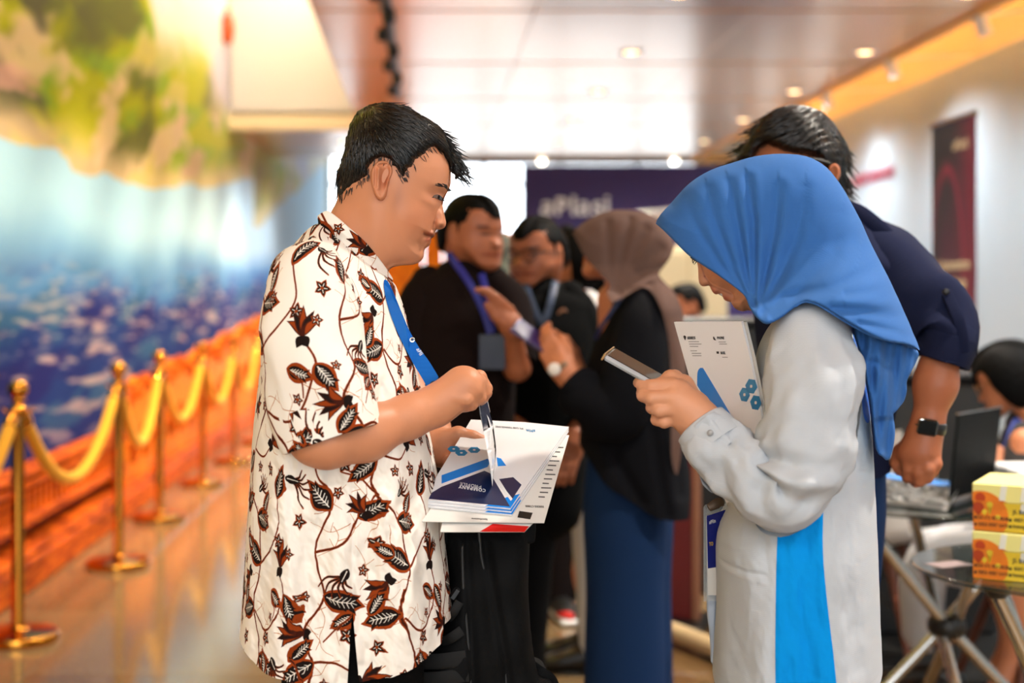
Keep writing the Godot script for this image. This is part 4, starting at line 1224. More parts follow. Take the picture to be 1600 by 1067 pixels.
	part("trousers", tr, black, man)
	for s in [-1, 1]: part("shoe", shoe(f.L(535 + 20 * s, 1790, .09 * s), 0.0), mat("black_leather", Color(0.02, 0.018, 0.017), 0.3), man)

# a shoe with its toe towards +x turned by a; base is the heel's place on the ground
func shoe(at: Vector3, a: float, k := 1.0) -> MB:
	var mb := MB.new()
	var b := Basis(Vector3.UP, a)
	var o := Vector3(at.x, 0, at.z)
	var pth := []
	for q in [[-.075, .045], [-.03, .05], [.04, .048], [.12, .034], [.185, .026]]: pth.append(o + b * Vector3(q[0] * k, q[1] * k + 0.008, 0))
	mb.tube(pth, [.035 * k, .05 * k, .046 * k, .032 * k, .02 * k], [.034 * k, .038 * k, .042 * k, .046 * k, .03 * k], b * Vector3(0, 0, 1), 14)
	var so := []
	for q in [[-.1, .008], [0, .008], [.1, .008], [.2, .008]]: so.append(o + b * Vector3(q[0] * k, q[1], 0))
	mb.tube(so, [.008], [.036 * k, .036 * k, .046 * k, .03 * k], b * Vector3(0, 0, 1), 12)
	return mb

func build_blue_woman() -> void:
	var f := Fig.new(1240.0, 2.15)
	var sk := skin("woman_skin", Color(0.78, 0.55, 0.42))
	# --- body
	var prof := curve([1080, 398, 1085, 404, 1089.5, 412, 1091, 424, 1091.5, 437, 1094, 444.5, 1099, 447.5, 1108, 446.5, 1110.5, 451, 1114, 457, 1119, 460, 1125, 458.5, 1129, 463, 1132, 468.5, 1138, 471, 1143, 473, 1147, 480, 1153, 484.5, 1161, 486.5, 1170, 485, 1185, 490, 1215, 500, 1230, 540, 1290, 540, 1290, 440, 1270, 380, 1240, 320, 1180, 285, 1130, 300, 1090, 340, 1077, 375], 4)
	var base := curve([1079, 385, 1088, 398, 1096, 412, 1101, 428, 1109, 441, 1123, 449, 1138, 455, 1146, 462, 1142, 473, 1147, 480, 1153, 484.5, 1161, 486.5, 1170, 485, 1185, 490, 1215, 500, 1230, 540, 1290, 540, 1290, 440, 1270, 380, 1240, 320, 1180, 285, 1130, 300, 1090, 340, 1077, 375], 4)
	var hf := func(x: float, y: float, d: float) -> Vector2:
		var b := sd(base, Vector2(x, y))
		var h := (0.064 * dome(maxf(b, 0.0), 60.0)) if b > 0 else 0.0
		h = maxf(h, 0.0165 * dome(d, 8.0))
		h += 0.004 * bump(x, y, 1130, 440, 14, 10, 0.5)
		h -= 0.003 * groove(x, y, 1109, 448, 1120, 450, 2.0)
		return Vector2(h, -h)
	var cf := func(x: float, y: float) -> Color:
		var c := Color(1, 1, 1)
		c = c.lerp(Color(0.80, 0.36, 0.36), 0.8 * clampf(bump(x, y, 1116, 456, 5, 4) + bump(x, y, 1134, 466, 5, 4.5), 0, 1))
		c = c.lerp(Color(1.0, 0.80, 0.75), 0.5 * bump(x, y, 1125, 436, 16, 9, 0.6))
		c = c.lerp(Color(0.45, 0.25, 0.2), 0.65 * groove(x, y, 1096, 414, 1102, 432, 1.0) + 0.6 * groove(x, y, 1102, 432, 1112, 446, 1.0) + 0.5 * groove(x, y, 1112, 446, 1143, 459, 1.1))  # shade in the crease beside nose and mouth painted into the colour
		c = c.lerp(Color(0.3, 0.13, 0.1), bump(x, y, 1106, 446.5, 3, 1.3))  # shade under the nostril painted in
		return c
	var body := relief(f, prof, 1.4, hf, cf)
	var hand := Net.new()
	hand.chain([f.L(1150, 715, .183), f.L(1098, 660, .168)], [.025, .025], .02)
	hand.bone(f.L(1098, 662, .168), f.L(1060, 615, .166), .024, .021, .018)
	hand.bone(f.L(1094, 664, .166), f.L(1062, 645, .168), .025, .021, .018)
	hand.bone(f.L(1080, 640, .172), f.L(1056, 626, .178), .022, .017, .016)
	hand.chain([f.L(1052, 603, .174), f.L(1020, 604, .172), f.L(1003, 600, .16), f.L(997, 598, .145)], [.0118, .0100, .0090, .0076], .003)
	hand.chain([f.L(1049, 621, .184), f.L(1019, 622, .186), f.L(1005, 618, .174), f.L(1002, 614, .155)], [.0116, .0101, .0091, .0076], .003)
	hand.chain([f.L(1051, 638, .184), f.L(1030, 641, .187), f.L(1019, 637, .176), f.L(1018, 632, .158)], [.0112, .0097, .0088, .0076], .003)
	hand.chain([f.L(1056, 652, .176), f.L(1038, 659, .178), f.L(1026, 656, .168), f.L(1025, 650, .152)], [.0104, .0089, .0082, .0072], .003)
	hand.chain([f.L(1084, 632, .145), f.L(1068, 602, .142), f.L(1048, 592, .152), f.L(1035, 599, .163)], [.018, .0135, .0112, .009], .010)
	body.add(hand.mesh(0.0027))
	var other := Net.new()
	other.chain([f.L(1150, 690, .02), f.L(1112, 668, .05), f.L(1088, 634, .09)], [.026, .022, .020], .02)
	other.chain([f.L(1088, 634, .09), f.L(1068, 604, .105), f.L(1054, 590, .112), f.L(1042, 594, .12)], [.018, .0125, .0105, .0085], .008)
	for k in 3: other.chain([f.L(1082, 634 + 8 * k, .09), f.L(1058, 622 + 10 * k, .10), f.L(1035, 618 + 10 * k, .105), f.L(1020, 612 + 10 * k, .115)], [.012, .0105, .0095, .008], .006)
	body.add(other.mesh(0.004))
	var trunk := Net.new()
	trunk.chain([f.L(1262, 540), f.L(1255, 640), f.L(1250, 800), f.L(1250, 960)], [.05, .068, .075, .085], .05)
	for s in [-1, 1]: trunk.chain([f.L(1255, 960, .08 * s), f.L(1250, 1350, .08 * s), f.L(1265, 1740, .085 * s), f.L(1235, 1800, .085 * s)], [.085, .055, .036, .028], .04)
	trunk.chain([f.L(1265, 545, .06), f.L(1262, 650, .18), f.L(1238, 752, .195), f.L(1170, 735, .19)], [.034, .034, .028, .024], .03)
	trunk.chain([f.L(1262, 545, -.06), f.L(1240, 680, -.17), f.L(1160, 705, -.05), f.L(1150, 690, .02)], [.04, .04, .032, .03], .03)
	body.add(trunk.mesh(0.014))
	var w := solo("person", body, sk, "woman in bright blue headscarf and white tunic with cyan side panel, bowed over a phone", "person")
	w.position = f.o; w.rotation.y = f.turn
	var lash := MB.new()
	for q in [[1082, 405, 1084.5, 413.5], [1086, 406, 1083.5, 412.5], [1089, 408, 1085.5, 414]]: lash.tube([f.L(q[0], q[1], .012), f.L(q[0] * .5 + q[2] * .5 - 1, q[1] * .5 + q[3] * .5, .014), f.L(q[2], q[3], .015)], [.0009, .0007, .0002], [.0009, .0007, .0002], Vector3(0, 0, 1), 5)
	lash.tube([f.L(1080, 402, .01), f.L(1087, 406, .022), f.L(1096, 411, .036)], [.0016, .0022, .0006], [.0016], Vector3(0, 0, 1), 6)
	part("eyelashes", lash, M["black_hair"], w)
	var teeth := MB.new(); teeth.tube([f.L(1124, 457.5, -.008), f.L(1127, 459, .0), f.L(1128, 459.5, .008)], [.003], [.0025], Vector3(1, 0, 0), 6)
	part("teeth", teeth, mat("teeth", Color(0.85, 0.84, 0.82), 0.3), w)
	# --- headscarf
	var blue := cloth("blue_scarf", Color(0.195, 0.375, 0.62), 16.0, 0.5, 0.85, {"rim_enabled": true, "rim": 0.25, "rim_tint": 0.6})
	var ho := curve([1026, 348, 1026, 348, 1048, 320, 1078, 288, 1110, 268, 1145, 256, 1180, 246, 1220, 242, 1260, 246, 1290, 262, 1312, 288, 1328, 315, 1345, 347, 1362, 385, 1385, 430, 1408, 480, 1425, 520, 1433, 546, 1433, 546, 1412, 535, 1370, 527, 1328, 506, 1300, 489, 1276, 475, 1257, 471, 1243, 478, 1222, 494, 1202, 503, 1190, 497, 1182, 489, 1175, 478, 1164, 459, 1126, 431, 1084, 403, 1056, 376], 4)
	var dom := curve([1026, 344, 1048, 318, 1078, 286, 1110, 266, 1145, 254, 1180, 244, 1220, 240, 1260, 244, 1290, 260, 1312, 286, 1328, 313, 1345, 345, 1362, 383, 1385, 428, 1408, 478, 1425, 518, 1440, 570, 1440, 760, 1200, 760, 1120, 560, 1050, 460, 1030, 400], 3)
	var folds := [[[1182, 480, 1170, 435, 1162, 385, 1150, 320, 1142, 290], 4.5, .0075], [[1184, 480, 1180, 425, 1180, 350, 1170, 285], 4.2, .009], [[1188, 478, 1200, 420, 1212, 360, 1216, 300], 5.0, .008],
		[[1178, 474, 1150, 425, 1126, 360, 1110, 300], 5.0, .006], [[1172, 468, 1130, 415, 1096, 360, 1075, 315], 5.5, .0045], [[1192, 480, 1222, 430, 1246, 370, 1256, 300], 6.0, .006],
		[[1190, 490, 1225, 464, 1290, 452, 1350, 428, 1372, 420], 8.0, .009], [[1204, 496, 1236, 474, 1262, 440, 1298, 400, 1312, 340], 9.0, .008], [[1290, 480, 1340, 484, 1400, 492], 8.0, .009], [[1310, 460, 1360, 455, 1392, 450], 8.0, .006], [[1330, 500, 1380, 512, 1418, 522], 6.0, .006]]
	var fold := func(x: float, y: float) -> float:
		var sum := 0.0
		for g in folds:
			var p: Array = g[0]
			var best := 1e9
			var side := 0.0
			var run := 0.0
			var n: int = p.size() / 2 - 1
			for i in n:
				var a := Vector2(p[i * 2], p[i * 2 + 1]); var b := Vector2(p[i * 2 + 2], p[i * 2 + 3])
				var e := b - a
				var w2 := Vector2(x, y) - a
				var t := clampf(w2.dot(e) / e.length_squared(), 0, 1)
				var dd := (w2 - e * t).length()
				if dd < best:
					best = dd; side = signf(e.cross(w2)); run = (i + t) / n
			if best > 40: continue
			var wd := float(g[1]) * (0.7 + 0.9 * run)
			var q := side * best / wd
			sum += g[2] * (1.0 - 0.55 * run) * smoothstep(0.0, 0.06, run + 0.02) * (-exp(-q * q) + 0.55 * exp(-(q - 2.2) * (q - 2.2) * 0.7))
		return sum
	var scarf_h := func(x: float, y: float) -> float:
		var d := maxf(sd(dom, Vector2(x, y)), 0.0)
		var wd := lerpf(0.098, 0.19, smoothstep(400.0, 520.0, y + (x - 1200.0) * 0.25))
		var h := wd * dome(d, lerpf(95.0, 110.0, smoothstep(400.0, 520.0, y)))
		h -= 0.018 * bump(x, y, 1205, 455, 34, 26)
		h += fold.call(x, y)
		return maxf(h, 0.004)
	var scarf := relief(f, ho, 2.3, func(x: float, y: float, d: float) -> Vector2:
		var h: float = scarf_h.call(x, y) * (0.94 + 0.06 * dome(d, 3.0))
		return Vector2(h, -h), null, 1.0, false)
	var hs := part("headscarf", scarf, blue, w)
	var hem := MB.new()
	for e in [[1026, 349, 1056, 375, 1084, 402, 1126, 430, 1164, 458, 1175, 477], [1243, 479, 1257, 472, 1276, 476, 1300, 490, 1328, 507, 1370, 528, 1412, 536, 1431, 546]]:
		var pp := []
		for i in range(0, e.size(), 2): pp.append(f.L(e[i], e[i + 1], scarf_h.call(e[i] + 1.0, e[i + 1] - 2.0) * 0.97))
		hem.tube(pp, [.0012], [.0016], Vector3(0, 0, 1), 6)
	part("hem", hem, blue, hs)
	var to := curve([1330, 506, 1370, 524, 1412, 536, 1432, 548, 1428, 567, 1414, 590, 1413, 609, 1407, 628, 1390, 640, 1390, 640, 1394, 670, 1389, 702, 1381, 711, 1372, 702, 1364, 692, 1358, 645, 1350, 595, 1338, 545], 4)
	var tail := relief(f, to, 2.4, func(x: float, y: float, d: float) -> Vector2:
		var h := 0.035 + 0.09 * smoothstep(1425, 1345, x) - 0.01 * smoothstep(640, 650, y) + 0.012 * dome(d, 6.0)
		h += 0.006 * sin((x - 0.25 * y) * 0.16) + 0.004 * sin((x + 0.1 * y) * 0.35)
		h -= 0.006 * groove(x, y, 1352, 560, 1372, 690, 4) + 0.006 * groove(x, y, 1362, 560, 1385, 575, 4)
		return Vector2(h, h - 0.05))
	part("scarf_tail", tail, blue, hs)
	# --- tunic
	var white := cloth("white_tunic", Color(0.69, 0.71, 0.735), 12.0, 0.35, 0.9, {"vertex_color_use_as_albedo": true})
	var tf := curve([1205, 505, 1232, 485, 1262, 472, 1300, 490, 1328, 516, 1344, 560, 1352, 600, 1360, 650, 1365, 720, 1369, 800, 1373, 900, 1376, 980, 1378, 1041, 1378, 1041, 1350, 1056, 1304, 1064, 1260, 1067, 1214, 1067, 1172, 1063, 1132, 1053, 1114, 1034, 1114, 1034, 1116, 980, 1120, 920, 1118, 864, 1120, 824, 1127, 796, 1150, 760, 1172, 700, 1180, 640, 1178, 590, 1184, 545], 4)
	var tdom := curve([1205, 500, 1232, 480, 1262, 468, 1300, 486, 1328, 512, 1344, 560, 1360, 650, 1369, 800, 1376, 980, 1385, 1200, 1385, 1200, 1105, 1200, 1105, 1200, 1114, 1034, 1120, 920, 1120, 824, 1150, 760, 1176, 690, 1180, 600, 1184, 545], 4)
	var wrk := FastNoiseLite.new(); wrk.seed = 23; wrk.frequency = 0.02
	var tun_h := func(x: float, y: float) -> float:
		var d := maxf(sd(tdom, Vector2(x, y)), 0.0)
		var wd := lerpf(0.15, 0.19, smoothstep(560.0, 900.0, y))
		var h := wd * pow(dome(d, 92.0), 0.95)
		h += 0.004 * sin(x * 0.06 + y * 0.004) * smoothstep(820.0, 980.0, y)
		h -= 0.006 * groove(x, y, 1300, 720, 1345, 560, 9) + 0.005 * groove(x, y, 1310, 760, 1330, 1000, 10) + 0.004 * groove(x, y, 1140, 840, 1160, 1000, 9)
		h -= 0.006 * groove(x, y, 1290, 700, 1330, 660, 6)
		h += (0.008 * wrk.get_noise_2d(x * 0.8, y * 0.2) + 0.0015 * wrk.get_noise_2d(x * 1.8 - y * 0.5, y * 0.8 + 90.0)) * smoothstep(2.0, 40.0, d)
		h -= 0.0035 * groove(x, y, 1130, 857, 1198, 862, 1.6) - 0.002 * groove(x, y, 1130, 866, 1198, 872, 3)
		h -= 0.002 * groove(x, y, 1117, 1024, 1215, 1050, 1.4) + 0.002 * groove(x, y, 1306, 1048, 1376, 1030, 1.4)
		return h
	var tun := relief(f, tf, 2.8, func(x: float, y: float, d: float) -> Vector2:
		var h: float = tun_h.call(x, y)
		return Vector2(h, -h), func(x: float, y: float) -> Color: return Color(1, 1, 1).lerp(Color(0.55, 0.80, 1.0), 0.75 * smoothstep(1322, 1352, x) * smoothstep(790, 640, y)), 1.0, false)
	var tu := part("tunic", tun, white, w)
	var cyan := cloth("cyan_panel", Color(0.0, 0.53, 0.84), 12.0, 0.35)
	var co := curve([1285, 700, 1283, 760, 1282, 828, 1288, 900, 1297, 975, 1306, 1065, 1306, 1065, 1262, 1068, 1215, 1068, 1215, 1068, 1214, 1000, 1214, 940, 1216, 824, 1222, 740, 1240, 700], 4)
	part("side_panel", relief(f, co, 2.6, func(x: float, y: float, d: float) -> Vector2:
		var h: float = tun_h.call(x, y)
		var k := 0.0018 - 0.003 * groove(x, y, 1248, 840, 1260, 1040, 1.6) - 0.0022 * exp(-d * d * 0.12) + 0.0012 * sin(x * 0.17 + 3.0 * sin(y * 0.03)) 
		return Vector2(h + maxf(k, 0.0006), h - 0.003)), cyan, tu, "bright cyan side panel")
	var bp := curve([1334, 516, 1342, 540, 1346, 575, 1352, 600, 1358, 640, 1354, 655, 1346, 645, 1341, 610, 1331, 590, 1329, 560], 4)
	part("blue_print", relief(f, bp, 2.4, func(x: float, y: float, d: float) -> Vector2:
		var h: float = tun_h.call(x, y)
		return Vector2(h + 0.0012, h - 0.003)), mat("azure_print", Color(0.06, 0.42, 0.85), 0.7), tu, "azure stripe print on the back")
	var fo := curve([1128, 796, 1118, 825, 1110, 870, 1106, 905, 1106, 945, 1110, 985, 1112, 1026, 1112, 1026, 1117, 1028, 1120, 990, 1122, 900, 1126, 840], 4)
	part("front_flap", relief(f, fo, 2.0, func(x: float, y: float, d: float) -> Vector2:
		var h := 0.028 + 0.006 * dome(d, 4.0) + 0.003 * sin(y * 0.08)
		return Vector2(h, h - 0.016)), cloth("flap_cloth", Color(0.63, 0.68, 0.75), 12.0, 0.3), tu)
	var slf := func(u: float, a: float, q: Vector3) -> float:
		var e := exp(-pow((u - 0.56) / 0.16, 2.0))
		return 0.008 * e * sin(u * 58.0 + 3.0 * sin(a + 0.7) + sin(a * 3.0)) * (0.6 + 0.4 * cos(a - 2.4)) + 0.004 * sin(u * 30.0 - a * 2.0 + 1.0) * smoothstep(0.05, 0.2, u) + 0.009 * wrk.get_noise_2d(a * 70.0 + u * 160.0, u * 260.0 - a * 60.0) * smoothstep(0.05, 0.3, u) + 0.003 * sin(u * 40.0 + a * 3.0) * smoothstep(0.6, 0.9, u)
	var sl := MB.new()
	sl.tube([f.L(1266, 492, .085), f.L(1268, 530, .13), f.L(1271, 600, .165), f.L(1262, 680, .188), f.L(1246, 738, .198), f.L(1222, 770, .20), f.L(1178, 750, .195), f.L(1135, 712, .182), f.L(1098, 668, .168)], [.035, .058, .066, .064, .059, .052, .047, .046, .038], [.03, .048, .058, .060, .058, .052, .046, .042, .036], Vector3(0, 0, 1), 40, 110, 5, slf)
	var slv := part("sleeve", sl, white, tu)
	var cuff := MB.new()
	cuff.tube([f.L(1122, 697, .177), f.L(1108, 680, .172), f.L(1095, 664, .167)], [.0445, .0425, .0395], [.0405, .039, .037], Vector3(0, 0, 1), 32, 8, 4)
	part("cuff", cuff, white, slv)
	var btn := MB.new(); btn.lathe([Vector2(0, .003), Vector2(.004, .003), Vector2(.0045, 0), Vector2(0, 0)], 10, f.L(1110, 676, .213), Basis(Vector3(1, 0, 0), PI / 2))
	part("button", btn, mat("pale_button", Color(0.6, 0.6, 0.6), 0.4), slv)
	var sl2 := MB.new()
	sl2.tube([f.L(1262, 520, -.085), f.L(1255, 600, -.15), f.L(1240, 700, -.17), f.L(1205, 735, -.12), f.L(1165, 725, -.04), f.L(1132, 694, .02)], [.04, .06, .058, .05, .045, .038], [.04, .055, .055, .05, .042, .036], Vector3(0, 0, 1), 20, 40, 5)
	part("sleeve", sl2, white, tu)
	var cb := MB.new()
	cb.tube([f.L(1215, 500, .02), f.L(1240, 478, .075), f.L(1275, 478, .085), f.L(1310, 498, .06)], [.012], [.012], Vector3(0, 0, 1), 8)
	part("collar", cb, white, tu)
	# --- trousers and shoes
	var pants := MB.new()
	for s in [-1, 1]:
		pants.tube([f.L(1255, 900, .06 * s), f.L(1250, 1020, .085 * s), f.L(1245, 1350, .085 * s), f.L(1262, 1700, .09 * s), f.L(1262, 1775, .09 * s)], [.085, .10, .085, .08, .08], [.08, .085, .08, .078, .078], Vector3(0, 0, 1), 22, 30, 5)
	part("trousers", pants, cloth("white_trousers", Color(0.72, 0.72, 0.73), 10.0, 0.3), w)
	for s in [-1, 1]: part("shoe", shoe(f.L(1262, 1800, .09 * s), PI), mat("black_leather", Color(0.02, 0.018, 0.017), 0.3), w)

# ---------- what the two visitors hold ----------
func on_plane(f: Fig, a: Vector3, b: Vector3, c: Vector3, px: float, py: float, lift := 0.0) -> Vector3:
	var n := (b - a).cross(c - a).normalized()
	if n.z < 0: n = -n
	var eye := Vector3(-f.o.dot(f.xa), EYE, -f.o.dot(f.n))
	var d := f.L(px, py) - eye
	return eye + d * ((a - eye).dot(n) / d.dot(n)) + n * lift

# lettering lying on a plane: from pixel p0 to pixel p1 along the line, up towards pixel pu
func write_on(txt: String, f: Fig, pl: Array, p0: Vector2, p1: Vector2, pu: Vector2, m: Material, parent: Node3D, lift := 0.0006, bold := false) -> void:
	var a := on_plane(f, pl[0], pl[1], pl[2], p0.x, p0.y, lift); var b := on_plane(f, pl[0], pl[1], pl[2], p1.x, p1.y, lift)
	var u := on_plane(f, pl[0], pl[1], pl[2], pu.x, pu.y, lift)
	var n: Vector3 = (pl[1] - pl[0]).cross(pl[2] - pl[0]).normalized()
	if n.z < 0: n = -n
	var x := (b - a).normalized()
	var y := n.cross(x)
	var hgt := absf((u - a).dot(y))
	var tm := TextMesh.new(); var sf := SystemFont.new(); sf.font_names = ["Droid Sans"]
	if bold: sf.font_weight = 700
	tm.font = sf; tm.text = txt; tm.font_size = 48; tm.pixel_size = 0.001; tm.depth = 0.0002; tm.curve_step = 2.0
	tm.horizontal_alignment = HORIZONTAL_ALIGNMENT_LEFT; tm.vertical_alignment = VERTICAL_ALIGNMENT_BOTTOM
	var bb := tm.get_aabb()
	var sx := (b - a).length() / maxf(bb.size.x, 1e-4)
	var sy := hgt / maxf(bb.size.y, 1e-4)
	var o := MeshInstance3D.new(); o.mesh = tm; o.name = "lettering"; o.material_override = m
	o.transform = Transform3D(Basis(x * sx, y * sy, n), a - x * sx * bb.position.x - y * sy * bb.position.y)
	parent.add_child(o, true)

func build_held_things() -> void:
	# --- the man's papers
	var f := Fig.new(560.0, 2.2)
	var white := mat("gloss_paper", Color(0.85, 0.85, 0.86), 0.22, 0.0, {"clearcoat_enabled": true, "clearcoat": 0.5, "clearcoat_roughness": 0.12})
	var matte := mat("plain_paper", Color(0.82, 0.81, 0.79), 0.6)
	var sky := mat("sky_ink", Color(0.05, 0.46, 0.80), 0.22)
	var navy := mat("navy_ink", Color(0.012, 0.10, 0.27), 0.16, 0.0, {"clearcoat_enabled": true, "clearcoat": 0.6})
	var teal := mat("teal_ink", Color(0.10, 0.48, 0.68), 0.25)
	var grey := mat("grey_ink", Color(0.25, 0.25, 0.27), 0.5)
	var black := mat("black_ink", Color(0.03, 0.03, 0.035), 0.4)
	var A := f.L(650, 778, .12); var D := f.L(806, 795, .12); var C := f.L(882, 664, -.10)
	var pl := [A, D, C]
	var at := func(t: Node3D) -> Node3D:
		t.position = f.o; t.rotation.y = f.turn
		return t
	# sheets below, each lower along the plane's normal
	var fly := plate(f, A, D, C, poly([690, 818, 822, 818, 850, 790, 700, 770]), -.0155, -.0145)
	var t1: Node3D = at.call(thing("flyer", "lowest sheet of the man's papers, a white flyer with a red corner", "flyer"))
	part("sheet", fly, matte, t1)
	part("red_corner", plate(f, A, D, C, poly([752, 818, 822, 818.5, 829, 810, 772, 806]), -.0145, -.0141), mat("red_ink", Color(0.75, 0.04, 0.03), 0.35), t1)
	var t2: Node3D = at.call(thing("spec_sheet", "white specification sheet with small print, sticking out below the glossy brochures", "flyer"))
	part("sheet", plate(f, A, D, C, poly([660, 806, 852, 808, 891, 672, 760, 662]), -.0110, -.0098), matte, t2)
	var p2 := [A, D, C]
	for i in 12:
		var y := 690.0 + i * 7.0
		part("text_line", plate(f, A, D, C, poly([866 - i * 2.1, y, 882 - i * 2.1 - (i % 3) * 3, y + 0.5, 882 - i * 2.1 - (i % 3) * 3, y + 2.2, 866 - i * 2.1, y + 1.7]), -.0097, -.0095), grey, t2)
	write_on("SERIES CT800", f, p2, Vector2(851, 782), Vector2(822, 781), Vector2(851, 785), black, t2, -.0095, true)
	write_on("Specifications", f, p2, Vector2(763, 801.5), Vector2(738, 800), Vector2(763, 804.5), black, t2, -.0095, true)
	part("picture", plate(f, A, D, C, poly([813, 790, 834, 793, 830, 803, 810, 800]), -.0097, -.0094), black, t2)
	for k in 3:
		var o := 5.5 - k * 2.3
		var b: Node3D = at.call(thing("brochure", ["lowest of the three glossy blue and white brochures in the man's hand", "middle of the three glossy blue and white brochures in the man's hand", "uppermost glossy brochure in the man's hand, reading COMPANY PROFILE"][k], "brochure", Vector3.ZERO, 0.0, "glossy brochures in the man's hand"))
		part("sheet", plate(f, A, D, C, poly([660, 779 + o, 797 + o * .8, 793 + o, 889 + o * .2, 666 + o * .3, 820, 659, 736, 655]), -.0090 + k * .003, -.0066 + k * .003), white, b)
		part("blue_edge", plate(f, A, D, C, poly([758, 789 + o, 797 + o * .8, 792.6 + o, 812 + o * .7, 770 + o, 790, 776 + o]), -.0066 + k * .003, -.00645 + k * .003), sky, b)
		if k < 2: continue
		var L1 := -.0006
		part("navy_field", plate(f, A, D, C, poly([690, 760, 757, 735, 766, 739, 797, 791, 660, 778]), L1, L1 + .0002), navy, b)
		part("sky_band", plate(f, A, D, C, poly([690, 742, 762, 716, 766, 721, 762, 729, 690, 755]), L1, L1 + .0002), sky, b)
		part("sky_corner", plate(f, A, D, C, poly([776, 714, 783, 716, 791, 727, 778, 728]), L1, L1 + .0002), sky, b)
		part("navy_corner", plate(f, A, D, C, poly([780, 748, 802, 745, 815, 757, 800, 780]), L1, L1 + .0002), navy, b)
		part("white_band", plate(f, A, D, C, poly([776, 752, 779, 751, 801, 779, 798, 782]), L1 + .0002, L1 + .0004), white, b)
		for h in [[709, 701, 10], [721, 707, 10], [741, 702.5, 10]]:
			var hx := PackedVector2Array()
			for i in 6: hx.append(Vector2(h[0] + h[2] * cos(i * TAU / 6), h[1] + h[2] * 0.52 * sin(i * TAU / 6)))
			part("hexagon", plate(f, A, D, C, hx, L1, L1 + .0002), teal, b)
			var ic := PackedVector2Array()
			for i in 5: ic.append(Vector2(h[0] + 2.4 * cos(i * TAU / 5), h[1] + 1.3 * sin(i * TAU / 5)))
			part("icon", plate(f, A, D, C, ic, L1 + .0002, L1 + .0003), white, b)
		write_on("COMPANY", f, pl, Vector2(759, 764), Vector2(717, 757.5), Vector2(760, 769), white, b, L1 + .0004, true)
		write_on("PROFILE", f, pl, Vector2(752, 758.5), Vector2(719, 753.5), Vector2(752, 763), white, b, L1 + .0004)
		write_on("PT. LAB TEKNOLOGI", f, pl, Vector2(817, 668), Vector2(774, 665), Vector2(817, 670.5), grey, b, L1 + .0004, true)
		write_on("aPlin", f, pl, Vector2(836, 671), Vector2(822, 670), Vector2(836, 666.5), teal, b, L1 + .0004, true)
		# the page being turned up
		var pg := MB.new()
		var path := [[754, 622, 6.5], [758, 645, 8], [763, 668, 8], [768, 700, 7], [771, 730, 5], [770.5, 757, 1.2]]
		var n0 := pg.v.size()
		for i in 31:
			var u := i / 30.0 * 5.0
			var j := mini(int(u), 4)
			var q0: Array = path[j]; var q1: Array = path[j + 1]
			var k2 := u - j
			var px := lerpf(q0[0], q1[0], k2); var py := lerpf(q0[1], q1[1], k2); var hw := lerpf(q0[2], q1[2], k2)
			var e := i / 30.0
			for m in [[-1, lerpf(.115, .10, e)], [0, lerpf(.05, .04, e)], [1, lerpf(-.02, -.01, e)]]:
				pg.vert(f.L(px + m[0] * hw + 3.0 * (1.0 - absf(m[0])) * sin(e * PI), py - m[0] * 3.0, m[1]))
		for i in 30:
			for m in 2:
				var a := n0 + i * 3 + m
				pg.quad(a, a + 1, a + 4, a + 3); pg.quad(a + 3, a + 4, a + 1, a)
		var pgm := part("turned_page", pg, white, b)
		var dk := MB.new()
		for i in 9:
			var e := i / 8.0
			var py := lerpf(630, 668, e); var px := lerpf(756, 763.5, e); var hw := lerpf(6.2, 7.6, e)
			for m in [-1, 1]: dk.vert(f.L(px + m * hw + (0.0 if m < 0 else -1.0), py - m * 3.0, .1185 if m < 0 else .0))
		for i in 8:
			dk.quad(i * 2, i * 2 + 1, i * 2 + 3, i * 2 + 2)
		part("dark_print", dk, navy, pgm)
	# --- lanyard of the man
	var lan: Node3D = at.call(thing("lanyard", "bright blue lanyard with two eyelets hanging from the patterned shirt collar", "lanyard"))
	var LAN_EDGE := poly([380, 985, 380, 400, 560, 380, 606, 440, 622, 462, 640, 525, 652, 580, 668, 645, 684, 744, 690, 985])
	var lb := curve([598, 440, 604, 440, 614, 460, 626, 488, 638, 516, 653, 542, 666, 560, 677, 578, 681, 585, 681, 585, 664, 601, 664, 601, 657, 588, 645, 568, 632, 544, 619, 518, 608, 490, 600, 462], 4)
	var ribbon := relief(f, lb, 1.8, func(x: float, y: float, d: float) -> Vector2:
		var h := maxf(lerpf(0.085, 0.06, smoothstep(440, 500, y)) + 0.022 * smoothstep(500, 600, y), (shirt_fn.call(x, y) if sd(LAN_EDGE, Vector2(x, y)) > 0 else 0.0) + 0.003)
		return Vector2(h, h - 0.0015))
	var blue := cloth("lanyard_blue", Color(0.05, 0.37, 0.70), 18.0, 0.5, 0.6)
	part("ribbon", ribbon, blue, lan)
	var A2 := f.L(640, 530, .058); var B2 := f.L(672, 590, .075); var C2 := f.L(655, 570, .0625)
	for e in [[644, 531], [669, 570]]:
		var rg := MB.new(); rg.lathe([Vector2(.0012, 0), Vector2(.0035, .0015), Vector2(.0042, .0005), Vector2(.0042, -.001)], 14, f.L(e[0], e[1], .0725 if e[1] > 550 else .0665), Basis(Vector3(1, 0, 0), PI / 2))
		part("eyelet", rg, M["chrome"], lan)
	var bk := plate(f, f.L(664, 600, .074), f.L(681, 586, .074), f.L(680, 612, .08), poly([664, 602, 681, 586, 690, 600, 674, 617]), -.004, .003)
	part("buckle", bk, mat("buckle_grey", Color(0.33, 0.33, 0.35), 0.35, 0.3), lan)
	part("buckle_band", plate(f, f.L(664, 600, .074), f.L(681, 586, .074), f.L(680, 612, .08), poly([664, 602, 681, 586, 683, 589, 666.5, 605.5]), .003, .004), M["black_plastic"], lan)
